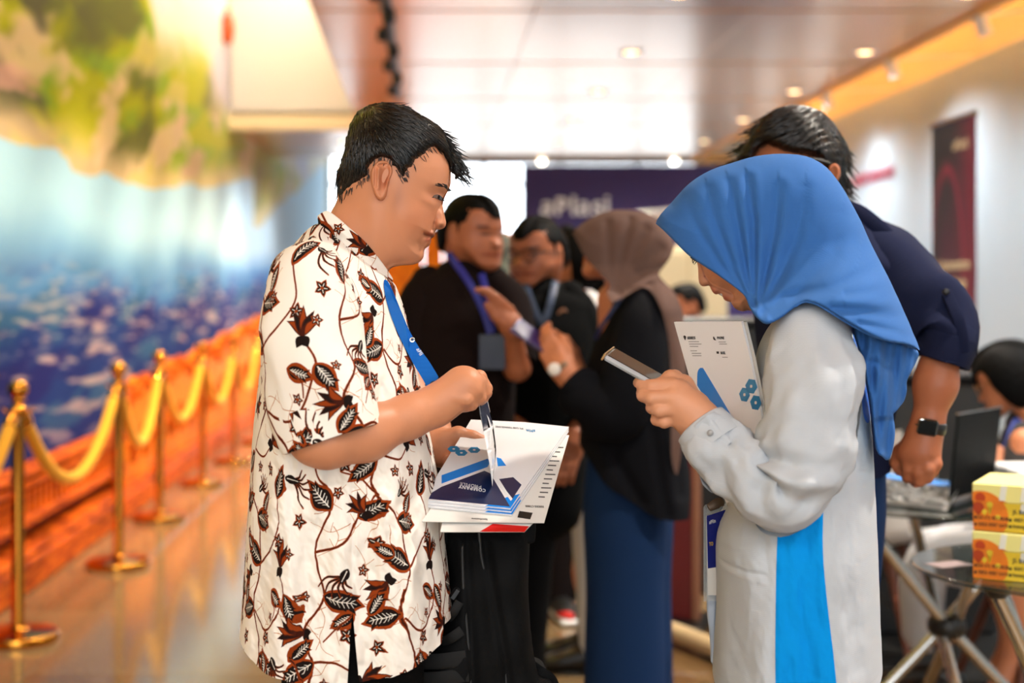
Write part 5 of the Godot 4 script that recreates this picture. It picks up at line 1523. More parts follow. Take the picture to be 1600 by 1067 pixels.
	var cl := MB.new(); cl.lathe([Vector2(0, .003), Vector2(.0065, .003), Vector2(.0072, .0), Vector2(.0072, -.004), Vector2(0, -.004)], 18, f.L(678, 602, .08), Basis(Vector3(1, 0, 0), PI / 2))
	part("clip", cl, M["black_plastic"], lan)
	var lt := Node3D.new()
	write_on("aPli", f, [f.L(650, 540, .069), f.L(660, 560, .073), f.L(660, 540, .069)], Vector2(650, 546), Vector2(656, 556), Vector2(655, 542), mat("print_white", Color(0.85, 0.87, 0.9), 0.5), lan, 0.0012, true)
	# --- the black backpack hanging in front of the man
	var bag: Node3D = at.call(thing("backpack", "black fabric backpack with straps and piping held below the papers", "backpack"))
	var bo := curve([694, 818, 720, 811, 790, 808, 826, 812, 829, 830, 827, 880, 828, 960, 835, 1020, 842, 1052, 842, 1052, 862, 1062, 866, 1090, 850, 1130, 800, 1150, 700, 1150, 668, 1130, 655, 1060, 668, 1010, 690, 960, 696, 900, 690, 850], 4)
	var fab := cloth("bag_fabric", Color(0.04, 0.042, 0.046), 22.0, 0.8, 0.75)
	part("body", relief(f, bo, 3.6, func(x: float, y: float, d: float) -> Vector2:
		var h := -0.02 + 0.085 * dome(d, 34.0) - 0.008 * groove(x, y, 752, 830, 790, 1060, 5) - 0.008 * groove(x, y, 725, 830, 735, 1060, 5)
		h += 0.012 * bump(x, y, 770, 960, 30, 90) - 0.012 * bump(x, y, 745, 930, 12, 50) + 0.004 * sin(y * 0.06 + x * 0.03)
		return Vector2(h, -0.11)), fab, bag)
	var ph := func(x: float, y: float) -> float: return 0.068
	for e in [[748, 826, 752, 870, 762, 915, 772, 960, 782, 1000, 790, 1060, 794, 1120], [722, 850, 724, 920, 731, 1000, 735, 1070, 738, 1120], [806, 826, 810, 900, 815, 980, 826, 1050, 836, 1110]]:
		var pts := []
		for i in range(0, e.size(), 2): pts.append(f.L(e[i], e[i + 1], .06 if e[0] < 800 else .042))
		var tb := MB.new(); tb.tube(pts, [.0028], [.0028], Vector3(0, 0, 1), 8)
		part("piping", tb, mat("piping_grey", Color(0.09, 0.09, 0.095), 0.5), bag)
	for e in [[652, 1034, 728, 1028, .012], [648, 1062, 732, 1054, .011], [700, 968, 718, 940, .007], [690, 1004, 722, 985, .008]]:
		var tb := MB.new(); tb.tube([f.L(e[0], e[1], .045), f.L((e[0] + e[2]) / 2, (e[1] + e[3]) / 2 + 2, .068), f.L(e[2], e[3], .066)], [e[4]], [.0025], Vector3(0, 0, 1), 10, 0, 0)
		part("webbing", tb, mat("webbing_black", Color(0.018, 0.018, 0.02), 0.85), bag)
	for s in [[704, 815, 690, 770, 660, 740], [818, 814, 800, 806, 780, 800]]:
		var tb := MB.new(); tb.tube([f.L(s[0], s[1] + 30, .03), f.L(s[0], s[1], .02), f.L(s[2], s[3], -.04), f.L(s[4], s[5], -.09)], [.018], [.006], Vector3(0, 0, 1), 10)
		part("shoulder_strap", tb, fab, bag)
	var bkl := MB.new(); bkl.box(f.L(711, 928, .058), Vector3(.012, .022, .008), .003, Basis(Vector3(0, 0, 1), -0.6)); part("buckle", bkl, M["black_plastic"], bag)
	var sc := MB.new(); sc.tube([f.L(826, 1040, -.02), f.L(842, 1052, .0), f.L(858, 1060, .0), f.L(868, 1075, -.01)], [.012, .012, .01, .008], [.004], Vector3(0, 0, 1), 8); part("strap_end", sc, fab, bag)
	# --- the woman's phone
	var g := Fig.new(1240.0, 2.15)
	var phn := thing("phone", "phone in a clear silver edged case in the hands of the woman in blue headscarf", "phone", g.o, g.turn)
	var p0 := g.L(950, 552, .135); var p1 := g.L(1066, 617, .135)
	var ax := (p1 - p0).normalized()
	var up := Vector3(-ax.y, ax.x, 0).normalized()
	if up.y < 0: up = -up
	var bz := Basis(ax, up, Vector3(0, 0, 1)).rotated(ax, 0.12)
	var len_ := (p1 - p0).length()
	var cb := MB.new(); cb.box(Vector3.ZERO, Vector3(len_, .0085, .072), .0035, bz)
	var pm := part("body", cb, mat("phone_silver", Color(0.72, 0.75, 0.78), 0.3, 0.35), phn); pm.position = (p0 + p1) / 2
	var sb := MB.new(); sb.box(bz * Vector3(0, .0045, 0), Vector3(len_ - .008, .0012, .066), .0005, bz)
	part("screen", sb, M["black_gloss"], phn).position = (p0 + p1) / 2
	var eb := MB.new(); eb.box(bz * Vector3(-len_ / 2, .0, 0), Vector3(.003, .011, .076), .001, bz)
	part("case_rim", eb, mat("case_gold", Color(0.72, 0.6, 0.42), 0.25, 0.6), phn).position = (p0 + p1) / 2
	# --- the woman's brochure
	var br := thing("brochure", "white brochure with blue wedge and hexagons held upright against the woman's chest", "brochure", g.o, g.turn)
	var TL := g.L(1053, 503, -.05); var TR := g.L(1158, 502, .085); var BR := g.L(1208, 790, .10)
	var P := [TL, TR, BR]
	part("sheet", plate(g, TL, TR, BR, poly([1053, 503, 1158, 502, 1172, 560, 1188, 640, 1206, 780, 1135, 790, 1108, 700]), -.004, 0.0), mat("brochure_white", Color(0.88, 0.885, 0.90), 0.3), br)
	part("pages", plate(g, TL, TR, BR, poly([1055, 504, 1160.5, 504, 1174, 560, 1190, 640, 1206, 780, 1137, 790, 1110, 700]), -.008, -.005), matte, br)
	part("blue_wedge", plate(g, TL, TR, BR, curve([1094, 575, 1090, 582, 1089.5, 602, 1089.5, 602, 1112, 634, 1159, 678, 1159, 678, 1135, 636, 1101, 579, 1098, 575.5], 3), 0.0, .0003), mat("wedge_blue", Color(0.05, 0.47, 0.82), 0.3), br)
	for h in [[1174, 603.5, 9.5, 12.5], [1163.5, 616.5, 8.5, 12], [1181, 629, 9, 12.5]]:
		var hx := PackedVector2Array()
		for i in 6: hx.append(Vector2(h[0] + h[2] * cos(i * TAU / 6 + 0.12), h[1] + h[3] * sin(i * TAU / 6 + 0.12)))
		part("hexagon", plate(g, TL, TR, BR, hx, 0.0, .0003), teal, br)
		var ic := PackedVector2Array()
		for i in 8: ic.append(Vector2(h[0] + (1.7 + 0.5 * (i % 2)) * cos(i * TAU / 8), h[1] + 2.5 * sin(i * TAU / 8)))
		part("icon", plate(g, TL, TR, BR, ic, .0003, .0005), matte, br)
	write_on("ADDRESS", g, P, Vector2(1074.5, 530), Vector2(1087, 530), Vector2(1074.5, 525.5), black, br, .0004, true)
	write_on("PHONE", g, P, Vector2(1121, 530), Vector2(1132, 530), Vector2(1121, 525.5), black, br, .0004, true)
	write_on("MAIL", g, P, Vector2(1126.5, 553.5), Vector2(1134, 553.5), Vector2(1126.5, 549), black, br, .0004, true)
	for e in [[1076, 533.3, 1092], [1077, 537, 1096], [1078, 540.7, 1091], [1079, 547.5, 1089], [1081, 551.5, 1095.5], [1082, 555.3, 1096], [1123, 533.7, 1134], [1124, 537, 1136], [1129, 557.6, 1137]]:
		part("text_line", plate(g, TL, TR, BR, poly([e[0], e[1], e[2], e[1], e[2], e[1] + 1.0, e[0], e[1] + 1.0]), 0.0, .0003), mat("pale_ink", Color(0.5, 0.5, 0.52), 0.5), br)
	part("pin_icon", plate(g, TL, TR, BR, curve([1069.5, 524, 1072, 526, 1071.5, 529, 1070.8, 531.5, 1069, 528.5, 1068, 525.5], 3), 0.0, .0003), black, br)
	part("phone_icon", plate(g, TL, TR, BR, curve([1114.5, 526, 1115.8, 526.2, 1116, 529, 1118.5, 530.8, 1118.5, 531.8, 1116, 531, 1114.6, 529], 3), 0.0, .0003), black, br)
	part("mail_icon", plate(g, TL, TR, BR, poly([1119.5, 549, 1123, 549, 1123.6, 552.6, 1120, 552.6]), 0.0, .0003), black, br)
	# --- her badge in a clear holder
	var bd := thing("badge", "blue name badge in a clear plastic holder hanging before the white tunic", "badge", g.o, g.turn)
	var Q := [g.L(1100, 792, .06), g.L(1136, 778, .04), g.L(1100, 938, .05)]
	part("holder", plate(g, Q[0], Q[1], Q[2], poly([1100, 793, 1103, 789, 1132, 779, 1138, 790, 1134, 938, 1100, 940]), -.002, -.0008), mat("clear_plastic", Color(0.85, 0.88, 0.9, 0.18), 0.05, 0.0, {"transparency": BaseMaterial3D.TRANSPARENCY_ALPHA}), bd)
	part("card", plate(g, Q[0], Q[1], Q[2], poly([1104, 806, 1134, 796, 1134, 930, 1106, 930]), -.0006, .0), matte, bd)
	part("blue_print", plate(g, Q[0], Q[1], Q[2], poly([1104, 806, 1134, 796, 1134, 884, 1106, 888]), .0, .0003), mat("badge_blue", Color(0.02, 0.08, 0.42), 0.35), bd)
	write_on("aPlin", g, Q, Vector2(1108, 819), Vector2(1118, 816), Vector2(1108, 813), matte, bd, .0006, true)
	write_on("TO", g, Q, Vector2(1108, 853), Vector2(1114, 852), Vector2(1108, 847), mat("yellow_ink", Color(0.8, 0.65, 0.05), 0.4), bd, .0006, true)
	var ck := MB.new(); ck.tube([g.L(1108, 793, .06), g.L(1122, 786, .056), g.L(1130, 786, .052)], [.006, .008, .005], [.002], Vector3(0, 0, 1), 10)
	part("clip", ck, mat("clip_brown", Color(0.35, 0.28, 0.22), 0.3, 0.6), bd)

# ---------- people further back ----------
var gen_head_mb: MB
var gen_hair_mb: MB
var gen_face_col: Color

# a head in its own frame: looks along +x, millimetres; origin between the ears
func generic_head(lip: Color) -> MB:
	var f := Fig.new(0, 0, true)
	var prof := curve([0, -118, 45, -112, 80, -86, 93, -50, 97, -30, 92, -17, 98, -2, 112, 17, 109, 25, 98, 28, 99, 35, 103, 41, 98, 47, 101, 53, 96, 61, 97, 73, 90, 87, 74, 94, 48, 86, 28, 84, 22, 104, 22, 150, -62, 150, -64, 90, -74, 50, -95, 10, -99, -40, -80, -90, -42, -114], 4)
	var base := curve([0, -118, 45, -112, 80, -86, 92, -50, 94, -30, 92, -10, 93, 20, 95, 40, 95, 60, 96, 73, 89, 87, 74, 94, 48, 86, 28, 84, 22, 104, 22, 150, -62, 150, -64, 90, -74, 50, -95, 10, -99, -40, -80, -90, -42, -114], 4)
	return relief(f, prof, 3.0, func(x: float, y: float, d: float) -> Vector2:
		var b := sd(base, Vector2(x, y))
		var w := 0.076 - 0.014 * smoothstep(20.0, 90.0, y)
		var h := w * dome(maxf(b, 0.0), 72.0) if b > 0 else 0.0
		h = maxf(h, 0.018 * dome(d, 10.0) * smoothstep(-16, 8, y) * smoothstep(40, 28, y))
		h -= 0.008 * bump(x, y, 82, -14, 13, 8) - 0.004 * bump(x, y, 78, -13, 9, 5)
		h += 0.003 * bump(x, y, 84, -30, 10, 5) + 0.004 * bump(x, y, 62, 18, 20, 16)
		h += 0.010 * bump(x, y, -8, -4, 9, 20) - 0.006 * bump(x, y, -4, -4, 4, 10)
		return Vector2(h, -h), func(x: float, y: float) -> Color:
			var c := Color(1, 1, 1)
			c = c.lerp(Color(0.06, 0.04, 0.035), 0.9 * clampf(1.5 * groove(x, y, 72, -33, 86, -32, 2.8), 0, 1))
			c = c.lerp(Color(0.1, 0.06, 0.05), 0.9 * clampf(1.4 * groove(x, y, 78, -12, 85, -12, 2.6), 0, 1))
			c = c.lerp(lip, 0.8 * bump(x, y, 97, 45, 12, 5))
			c = c.lerp(Color(0.2, 0.08, 0.07), 0.7 * groove(x, y, 80, 47, 104, 47, 1.6))  # mouth line darkened in colour for the shade between the lips
			return c)

func generic_hair(out: Array, thick: float, wide := 0.086) -> MB:
	var f := Fig.new(0, 0, true)
	var n := FastNoiseLite.new(); n.seed = 6; n.frequency = 0.03
	return relief(f, curve(out, 4), 3.4, func(x: float, y: float, d: float) -> Vector2:
		var dx := (x + 2) / 112.0; var dy := (y + 8) / 118.0
		var h := wide * sqrt(maxf(1.0 - dx * dx - dy * dy, 0.05)) + thick + 0.003 * n.get_noise_2d(x * 5.0, y * 1.2)
		h *= 0.55 + 0.45 * dome(d, 14.0)
		return Vector2(h, -h))

const SHORT_HAIR := [-96, 40, -104, 0, -106, -50, -88, -98, -48, -124, 0, -131, 50, -123, 86, -96, 98, -66, 94, -58, 78, -70, 58, -66, 44, -40, 24, -34, 18, -8, 10, -10, 4, -34, -14, -34, -24, -10, -28, 20, -60, 44]

func head_frame(at: Vector3, yaw: float, pitch: float, k: float) -> Transform3D:
	return Transform3D(Basis(Vector3.UP, yaw) * Basis(Vector3(0, 0, 1), pitch) * Basis.from_scale(Vector3.ONE * k), at)

func limb(p: Array, ra: Array, rb: Array, cap := 5, segs := 18, disp = null) -> MB:
	var mb := MB.new(); mb.tube(p, ra, rb, Vector3(0, 0, 1), segs, 0, cap, disp)
	return mb

# a whole figure; joints are given in the figure's own frame
func figure(f: Fig, label: String, skin_m: Material, lip: Color, s: Dictionary) -> MeshInstance3D:
	var body := MB.new()
	var hd: Transform3D = s.head
	body.add(generic_head(lip), hd)
	var net := Net.new()
	var nk: Vector3 = hd * Vector3(-0.02, -0.13, 0)
	net.chain([nk, s.chest, s.hip], [.052, .09, .10], .05)
	for i in 2:
		var a: Array = s.arms[i]
		net.chain([a[0], a[1], a[2]], [.042, .036, .025], .025)
		net.chain([s.hip + (s.feet[i] - s.hip) * Vector3(.8, 0, .8), s.hip * .45 + s.feet[i] * Vector3(.55, 1, .55) + Vector3(0, .0, 0), s.feet[i] + Vector3(0, .07, 0)], [.08, .055, .036], .04)
	body.add(net.mesh(0.012))
	for i in 2:
		var hn := Net.new()
		var a: Array = s.arms[i]
		var w: Vector3 = a[2]; var k: Vector3 = a[3]         # wrist, knuckles
		var d := (k - w).normalized()
		var sidev: Vector3 = a[4].normalized() if a.size() > 4 else d.cross(Vector3(0, 0, 1)).normalized()
		var bend: Vector3 = (a[5] if a.size() > 5 else Vector3(0, -.02, 0))
		hn.chain([w, w.lerp(k, .5)], [.026, .03], .02)
		for q in 4:
			var o := sidev * (0.020 * (1.5 - q) * 0.95)
			var l: float = [.042, .047, .043, .034][q]
			hn.bone(w + o * .5, k + o, .022, .0125, .014)
			hn.chain([k + o, k + o + d * l + bend * .25, k + o + d * l * 1.55 + bend * .8, k + o + d * l * 1.75 + bend * 1.5], [.0115, .0105, .0095, .008], .005)
		hn.chain([w + sidev * .02, w.lerp(k, .55) + sidev * .045 + bend * .2, k + sidev * .05 + d * .012 + bend * .5], [.018, .0125, .0095], .008)
		body.add(hn.mesh(0.0055))
	var o := solo("person", body, skin_m, label, "person")
	o.position = f.o; o.rotation.y = f.turn
	return o

func trousers_of(f: Fig, o: Node3D, s: Dictionary, m: Material, r := [.115, .09, .075, .07], shoe_m: Material = null, face := 0.0) -> void:
	var tr := MB.new()
	for i in 2:
		var ft: Vector3 = s.feet[i]
		var hp: Vector3 = s.hip + (ft - s.hip) * Vector3(.75, 0, .75)
		tr.add(limb([hp + Vector3(0, .14, 0), hp + Vector3(0, -.02, 0), hp.lerp(ft, .35), hp.lerp(ft, .7), ft + Vector3(0, .05, 0)], [r[0] * .9, r[0], r[1], r[2], r[3]], [r[0] * .85, r[0] * .95, r[1], r[2], r[3]], 5, 18))
	part("trousers", tr, m, o)
	for i in 2: part("shoe", shoe(s.feet[i], face), shoe_m if shoe_m else mat("black_leather", Color(0.02, 0.018, 0.017), 0.3), o)

func scarf_solid(f: Fig, out: Array, dm: Array, wd: Vector2, ys: Vector2, r: float, folds: Array, cell := 4.0) -> MB:
	var dom := curve(dm, 3)
	return relief(f, curve(out, 4), cell, func(x: float, y: float, d: float) -> Vector2:
		var q := maxf(sd(dom, Vector2(x, y)), 0.0)
		var h := lerpf(wd.x, wd.y, smoothstep(ys.x, ys.y, y)) * dome(q, r)
		for g in folds: h -= g[5] * groove(x, y, g[0], g[1], g[2], g[3], g[4])
		h = maxf(h, 0.005)
		return Vector2(h, -h), null, 1.0, false)

func ribbon(f: Fig, pts: Array, w: float, m: Material, parent: Node3D, nm := "ribbon") -> void:
	var p := []
	for i in range(0, pts.size(), 3): p.append(f.L(pts[i], pts[i + 1], pts[i + 2]))
	part(nm, limb(p, [w], [.0015], 3, 8), m, parent)

func glasses(o: Node3D, hd: Transform3D, m: Material) -> void:
	var g := MB.new()
	for s in [-1, 1]:
		var ring := []
		for i in 13: ring.append(hd * Vector3(0.098 - 0.006 * absf(cos(i * TAU / 12)), 0.012 + 0.019 * sin(i * TAU / 12), s * 0.033 + 0.026 * cos(i * TAU / 12)))
		g.tube(ring, [.0024], [.0024], hd.basis.x, 6, 36, 0)
		g.tube([hd * Vector3(0.092, 0.018, s * 0.059), hd * Vector3(0.05, 0.018, s * 0.079), hd * Vector3(-0.01, 0.014, s * 0.082)], [.0022], [.0022], Vector3.UP, 6)
	g.tube([hd * Vector3(0.1, 0.018, -0.008), hd * Vector3(0.104, 0.02, 0), hd * Vector3(0.1, 0.018, 0.008)], [.0022], [.0022], Vector3.UP, 6)
	part("glasses", g, m, o)

func build_mid_people() -> void:
	var lip := Color(0.75, 0.45, 0.42)
	var brown := skin("brown_skin", Color(0.62, 0.37, 0.25))
	var tan := skin("tan_skin", Color(0.74, 0.47, 0.33))
	var short := generic_hair(SHORT_HAIR, 0.003)
	var hairm: Material = mat("dull_hair", Color(0.012, 0.010, 0.010), 0.6, 0.0, {"metallic_specular": 0.2})
	# --- man in dark brown shirt, talking, hand raised
	var f := Fig.new(720.0, 4.2)
	var hd := head_frame(f.L(737, 372), -0.72, -0.05, 1.02)
	var s := {"head": hd, "chest": f.L(722, 520), "hip": f.L(715, 800), "arms": [
		[f.L(660, 455, .02), f.L(655, 600, .05), f.L(700, 690, .16), f.L(725, 700, .2)],
		[f.L(790, 458, .0), f.L(808, 575, .10), f.L(802, 518, .17), f.L(793, 492, .18), Vector3(-.75, .35, .3), Vector3(-.026, -.006, .012)]],
		"feet": [f.L(690, 1165, .02), f.L(745, 1165, .0)]}
	for i in 2: s.feet[i].y = 0.02
	var o := figure(f, "man in dark brown shirt with blue lanyard, talking with one hand raised", brown, lip, s)
	var hh := MB.new(); hh.add(short, hd); part("hair", hh, hairm, o)
	var dark := cloth("dark_brown_shirt", Color(0.085, 0.046, 0.042), 10.0, 0.4)
	var to := MB.new()
	to.tube([f.L(718, 860), f.L(716, 760), f.L(718, 620), f.L(722, 510), f.L(722, 460), f.L(728, 432), f.L(733, 420)], [.155, .155, .165, .175, .165, .09, .058], [.12, .12, .13, .125, .10, .075, .055], Vector3(0, 0, 1), 28, 0, 7)
	to.add(limb([f.L(668, 440), f.L(656, 480, .02), f.L(650, 560, .04), f.L(652, 600, .05), f.L(680, 670, .12)], [.05, .068, .062, .055, .045], [.05, .065, .06, .055, .045]))
	to.add(limb([f.L(770, 440), f.L(794, 475, .01), f.L(806, 530, .06), f.L(808, 566, .09)], [.05, .066, .062, .056], [.05, .062, .06, .055]))
	part("shirt", to, dark, o)
	trousers_of(f, o, s, M["black_trousers"], [.115, .09, .075, .07], null, -0.9)
	var lan := mat("royal_ribbon", Color(0.02, 0.07, 0.5), 0.5)
	ribbon(f, [700, 396, .05, 712, 412, .09, 735, 445, .128, 755, 485, .135, 766, 520, .14], .0105, lan, o, "lanyard")
	ribbon(f, [752, 428, .09, 762, 470, .128, 768, 520, .138], .0105, lan, o, "lanyard")
	var tg := MB.new(); tg.box(f.L(769, 550, .146), Vector3(.075, .1, .003), .001); part("badge", tg, mat("badge_dark", Color(0.03, 0.05, 0.16), 0.35), o)
	# --- man with glasses in black vest
	f = Fig.new(845.0, 4.5)
	hd = head_frame(f.L(840, 402), -PI + 0.95, -0.08, 1.02)
	s = {"head": hd, "chest": f.L(848, 540), "hip": f.L(828, 790), "arms": [
		[f.L(790, 470, .02), f.L(780, 590, .02), f.L(800, 660, .1), f.L(815, 680, .13)],
		[f.L(902, 470, .0), f.L(912, 590, .0), f.L(900, 680, .1), f.L(890, 705, .12)]],
		"feet": [f.L(770, 1120, .0), f.L(815, 1120, .0)]}
	for i in 2: s.feet[i].y = 0.02
	o = figure(f, "man with dark glasses in a black vest and pale blue lanyard", brown, lip, s)
	hh = MB.new(); hh.add(short, hd); part("hair", hh, hairm, o)
	glasses(o, hd, M["black_plastic"])
	var vest := cloth("black_vest", Color(0.016, 0.017, 0.018), 10.0, 0.4)
	to = MB.new()
	to.tube([f.L(832, 790), f.L(840, 640), f.L(846, 530), f.L(846, 480), f.L(844, 456), f.L(842, 446)], [.16, .165, .175, .165, .09, .062], [.12, .13, .125, .1, .075, .058], Vector3(0, 0, 1), 28, 0, 7)
	to.add(limb([f.L(800, 462), f.L(786, 500, .01), f.L(780, 590, .02), f.L(797, 650, .09)], [.05, .064, .056, .042], [.05, .062, .055, .042]))
	to.add(limb([f.L(890, 462), f.L(906, 500), f.L(912, 590), f.L(902, 665, .08)], [.05, .064, .056, .042], [.05, .062, .055, .042]))
	part("vest", to, vest, o)
	trousers_of(f, o, s, M["black_trousers"], [.115, .09, .075, .07], null, -2.2)
	var pale := mat("pale_ribbon", Color(0.2, 0.27, 0.38), 0.5)
	ribbon(f, [820, 440, .07, 828, 465, .12, 838, 490, .132, 848, 508, .135], .011, pale, o, "lanyard")
	ribbon(f, [868, 440, .07, 862, 465, .12, 855, 490, .132, 848, 508, .135], .011, pale, o, "lanyard")
	var lg := MB.new(); lg.tube([f.L(872, 490, .125), f.L(880, 484, .122), f.L(886, 487, .12)], [.004, .006, .002], [.002], Vector3(0, 0, 1), 8); part("chest_logo", lg, mat("logo_tan", Color(0.5, 0.32, 0.2), 0.5), o)
	# --- woman in taupe headscarf with phone
	f = Fig.new(985.0, 4.0)
	hd = head_frame(f.L(972, 398), PI, 0.30, 0.98)
	s = {"head": hd, "chest": f.L(985, 560), "hip": f.L(985, 780), "arms": [
		[f.L(1000, 500, .14), f.L(968, 648, .2), f.L(888, 588, .16), f.L(866, 558, .155), Vector3(.4, .9, 0), Vector3(.01, .004, -.03)],
		[f.L(985, 500, -.14), f.L(950, 640, -.18), f.L(902, 590, -.02), f.L(884, 558, .04), Vector3(.3, .9, 0), Vector3(-.02, .0, .02)]],
		"feet": [f.L(975, 1200, .08), f.L(990, 1200, -.09)]}
	for i in 2: s.feet[i].y = 0.02
	o = figure(f, "woman in taupe headscarf and navy top, typing on a purple phone", tan, Color(0.8, 0.4, 0.38), s)
	var taupe := cloth("taupe_scarf", Color(0.36, 0.28, 0.255), 14.0, 0.45)
	var sc := scarf_solid(f, [895, 364, 895, 364, 908, 351, 930, 337, 956, 329, 986, 329, 1015, 335, 1035, 349, 1049, 371, 1053, 385, 1047, 402, 1036, 418, 1029, 428, 1034, 438, 1052, 457, 1064, 485, 1069, 520, 1068, 600, 1062, 690, 1055, 735, 1055, 735, 1046, 700, 1046, 600, 1042, 530, 1028, 475, 1006, 449, 972, 466, 957, 473, 957, 473, 950, 458, 953, 445, 937, 427, 917, 405, 905, 383],
		[893, 362, 908, 349, 930, 335, 956, 327, 986, 327, 1015, 333, 1035, 347, 1050, 371, 1055, 385, 1062, 430, 1075, 500, 1075, 760, 900, 760, 900, 480, 890, 400], Vector2(0.094, 0.20), Vector2(410, 490), 62.0,
		[[960, 452, 985, 345, 5, .012], [966, 456, 1010, 360, 6, .012], [972, 458, 1030, 390, 7, .014], [955, 448, 950, 350, 5, .008], [1000, 430, 1040, 420, 6, .02], [1015, 450, 1055, 600, 6, .012], [985, 455, 1030, 440, 4, .012]], 3.0)
	part("headscarf", sc, taupe, o)
	var navy := cloth("navy_top", Color(0.032, 0.036, 0.06), 10.0, 0.4)
	to = scarf_solid(f, [957, 470, 975, 462, 1005, 447, 1030, 470, 1046, 520, 1058, 580, 1066, 660, 1077, 745, 1074, 800, 1074, 800, 1045, 798, 1020, 792, 985, 768, 950, 745, 925, 712, 905, 690, 905, 690, 908, 640, 915, 580, 932, 530, 950, 500],
		[957, 466, 975, 458, 1005, 443, 1032, 468, 1050, 520, 1060, 580, 1070, 660, 1082, 745, 1082, 960, 890, 960, 905, 690, 908, 640, 915, 580, 932, 530, 948, 500], Vector2(0.165, 0.19), Vector2(480, 600), 55.0,
		[[1040, 560, 1060, 760, 6, .012], [960, 700, 1000, 770, 7, .01], [1010, 620, 1040, 790, 7, .012]])
	part("top", to, navy, o)
	to = limb([f.L(1000, 462, .09), f.L(1003, 520, .15), f.L(985, 600, .19), f.L(955, 648, .20), f.L(915, 620, .18), f.L(893, 600, .165)], [.04, .075, .085, .080, .068, .060], [.04, .06, .07, .068, .06, .054], 5, 24, func(u: float, a: float, q: Vector3) -> float: return 0.006 * sin(u * 24.0 + a * 2.0) * smoothstep(.3, .6, u))
	part("sleeve", to, navy, o)
	part("sleeve", limb([f.L(985, 480, -.1), f.L(965, 560, -.17), f.L(950, 635, -.17), f.L(915, 605, -.06)], [.05, .07, .065, .055], [.05, .06, .06, .05]), navy, o)
	ribbon(f, [978, 455, .12, 960, 480, .13, 940, 510, .12, 930, 530, .09], .006, mat("royal_ribbon2", Color(0.03, 0.12, 0.3), 0.5), o, "lanyard")
	var jeans := cloth("blue_jeans", Color(0.07, 0.165, 0.31), 20.0, 0.8, 0.9)
	trousers_of(f, o, s, jeans, [.118, .108, .112, .118], null, PI)
	var wt := MB.new(); wt.lathe([Vector2(0, .006), Vector2(.015, .006), Vector2(.018, .003), Vector2(.018, -.004), Vector2(0, -.004)], 18, f.L(866, 577, .186), Basis(Vector3(1, 0, 0), PI / 2) * Basis(Vector3(0, 0, 1), 0.0))
	var wm := part("watch", wt, mat("watch_white", Color(0.85, 0.83, 0.8), 0.25), o, "round white watch face")
	var st := MB.new()
	var wc := f.L(879, 573, .16)
	var ring := []
	var wd := (f.L(888, 588, .16) - f.L(866, 558, .155)).normalized(); var wv := wd.cross(Vector3(0, 0, 1)).normalized()
	for i in 13: ring.append(f.L(877, 573, .158) + wv * cos(i * TAU / 12) * .029 + Vector3(0, 0, sin(i * TAU / 12) * .029))
	st.tube(ring, [.003], [.009], wd, 8, 36, 0); part("strap", st, mat("watch_strap", Color(0.5, 0.38, 0.28), 0.5), wm)
	var ph := thing("phone", "dark purple phone in the hands of the woman in taupe headscarf", "phone", f.o, f.turn)
	var a0 := f.L(803, 507, .13); var a1 := f.L(862, 545, .12)
	var ax := (a1 - a0).normalized(); var up := Vector3(-ax.y, ax.x, 0)
	if up.y < 0: up = -up
	var bz := Basis(ax, up, Vector3(0, 0, 1)).rotated(ax, 0.55)
	var pb := MB.new(); pb.box(Vector3.ZERO, Vector3((a1 - a0).length(), .009, .074), .003, bz); part("body", pb, mat("phone_purple", Color(0.16, 0.12, 0.3), 0.3, 0.3), ph).position = (a0 + a1) / 2
	var ps := MB.new(); ps.box(bz * Vector3(0, .005, 0), Vector3((a1 - a0).length() - .008, .001, .066), .0004, bz); part("screen", ps, mat("screen_violet", Color(0.2, 0.16, 0.36), 0.1), ph).position = (a0 + a1) / 2
	# --- woman with long black hair in white and blue patterned dress
	f = Fig.new(905.0, 5.1)
	hd = head_frame(f.L(905, 412), PI - 0.15, 0.12, 0.98)
	s = {"head": hd, "chest": f.L(905, 540), "hip": f.L(918, 740), "arms": [
		[f.L(915, 490, .13), f.L(895, 600, .17), f.L(860, 640, .15), f.L(845, 650, .14)],
		[f.L(905, 490, -.13), f.L(890, 600, -.16), f.L(865, 640, -.05), f.L(850, 645, -.03)]],
		"feet": [f.L(928, 1040, .09), f.L(925, 1000, -.1)]}
	for i in 2: s.feet[i].y = 0.02
	o = figure(f, "woman with long black hair in white dress with blue floral print, partly hidden", tan, Color(0.8, 0.4, 0.38), s)
	hh = MB.new(); hh.add(generic_hair([-100, 160, -112, 80, -110, 0, -106, -50, -88, -98, -48, -124, 0, -131, 50, -123, 86, -96, 98, -66, 84, -72, 60, -64, 40, -30, 20, 20, 10, 90, -10, 170, -60, 190], 0.006, 0.088), hd); part("hair", hh, hairm, o)
	var flor := mat("floral_cloth", Color.WHITE, 0.85, 0.0, {"albedo_texture": floral_texture(), "uv1_triplanar": true, "uv1_scale": Vector3(4.5, 4.5, 4.5)})
	to = MB.new()
	to.tube([f.L(896, 735), f.L(897, 690), f.L(900, 600), f.L(908, 530), f.L(911, 490), f.L(908, 466), f.L(906, 458)], [.15, .13, .12, .125, .10, .06, .05], [.19, .18, .175, .185, .16, .08, .052], Vector3(0, 0, 1), 24, 0, 7)
	to.add(limb([f.L(918, 472, .08), f.L(918, 510, .14), f.L(900, 590, .18), f.L(872, 632, .16), f.L(852, 648, .15)], [.05, .075, .07, .065, .06], [.045, .06, .06, .055, .05]))
	to.add(limb([f.L(905, 475, -.08), f.L(900, 520, -.14), f.L(890, 590, -.16), f.L(870, 630, -.07)], [.05, .065, .06, .05], [.045, .06, .055, .05]))
	part("dress", to, flor, o)
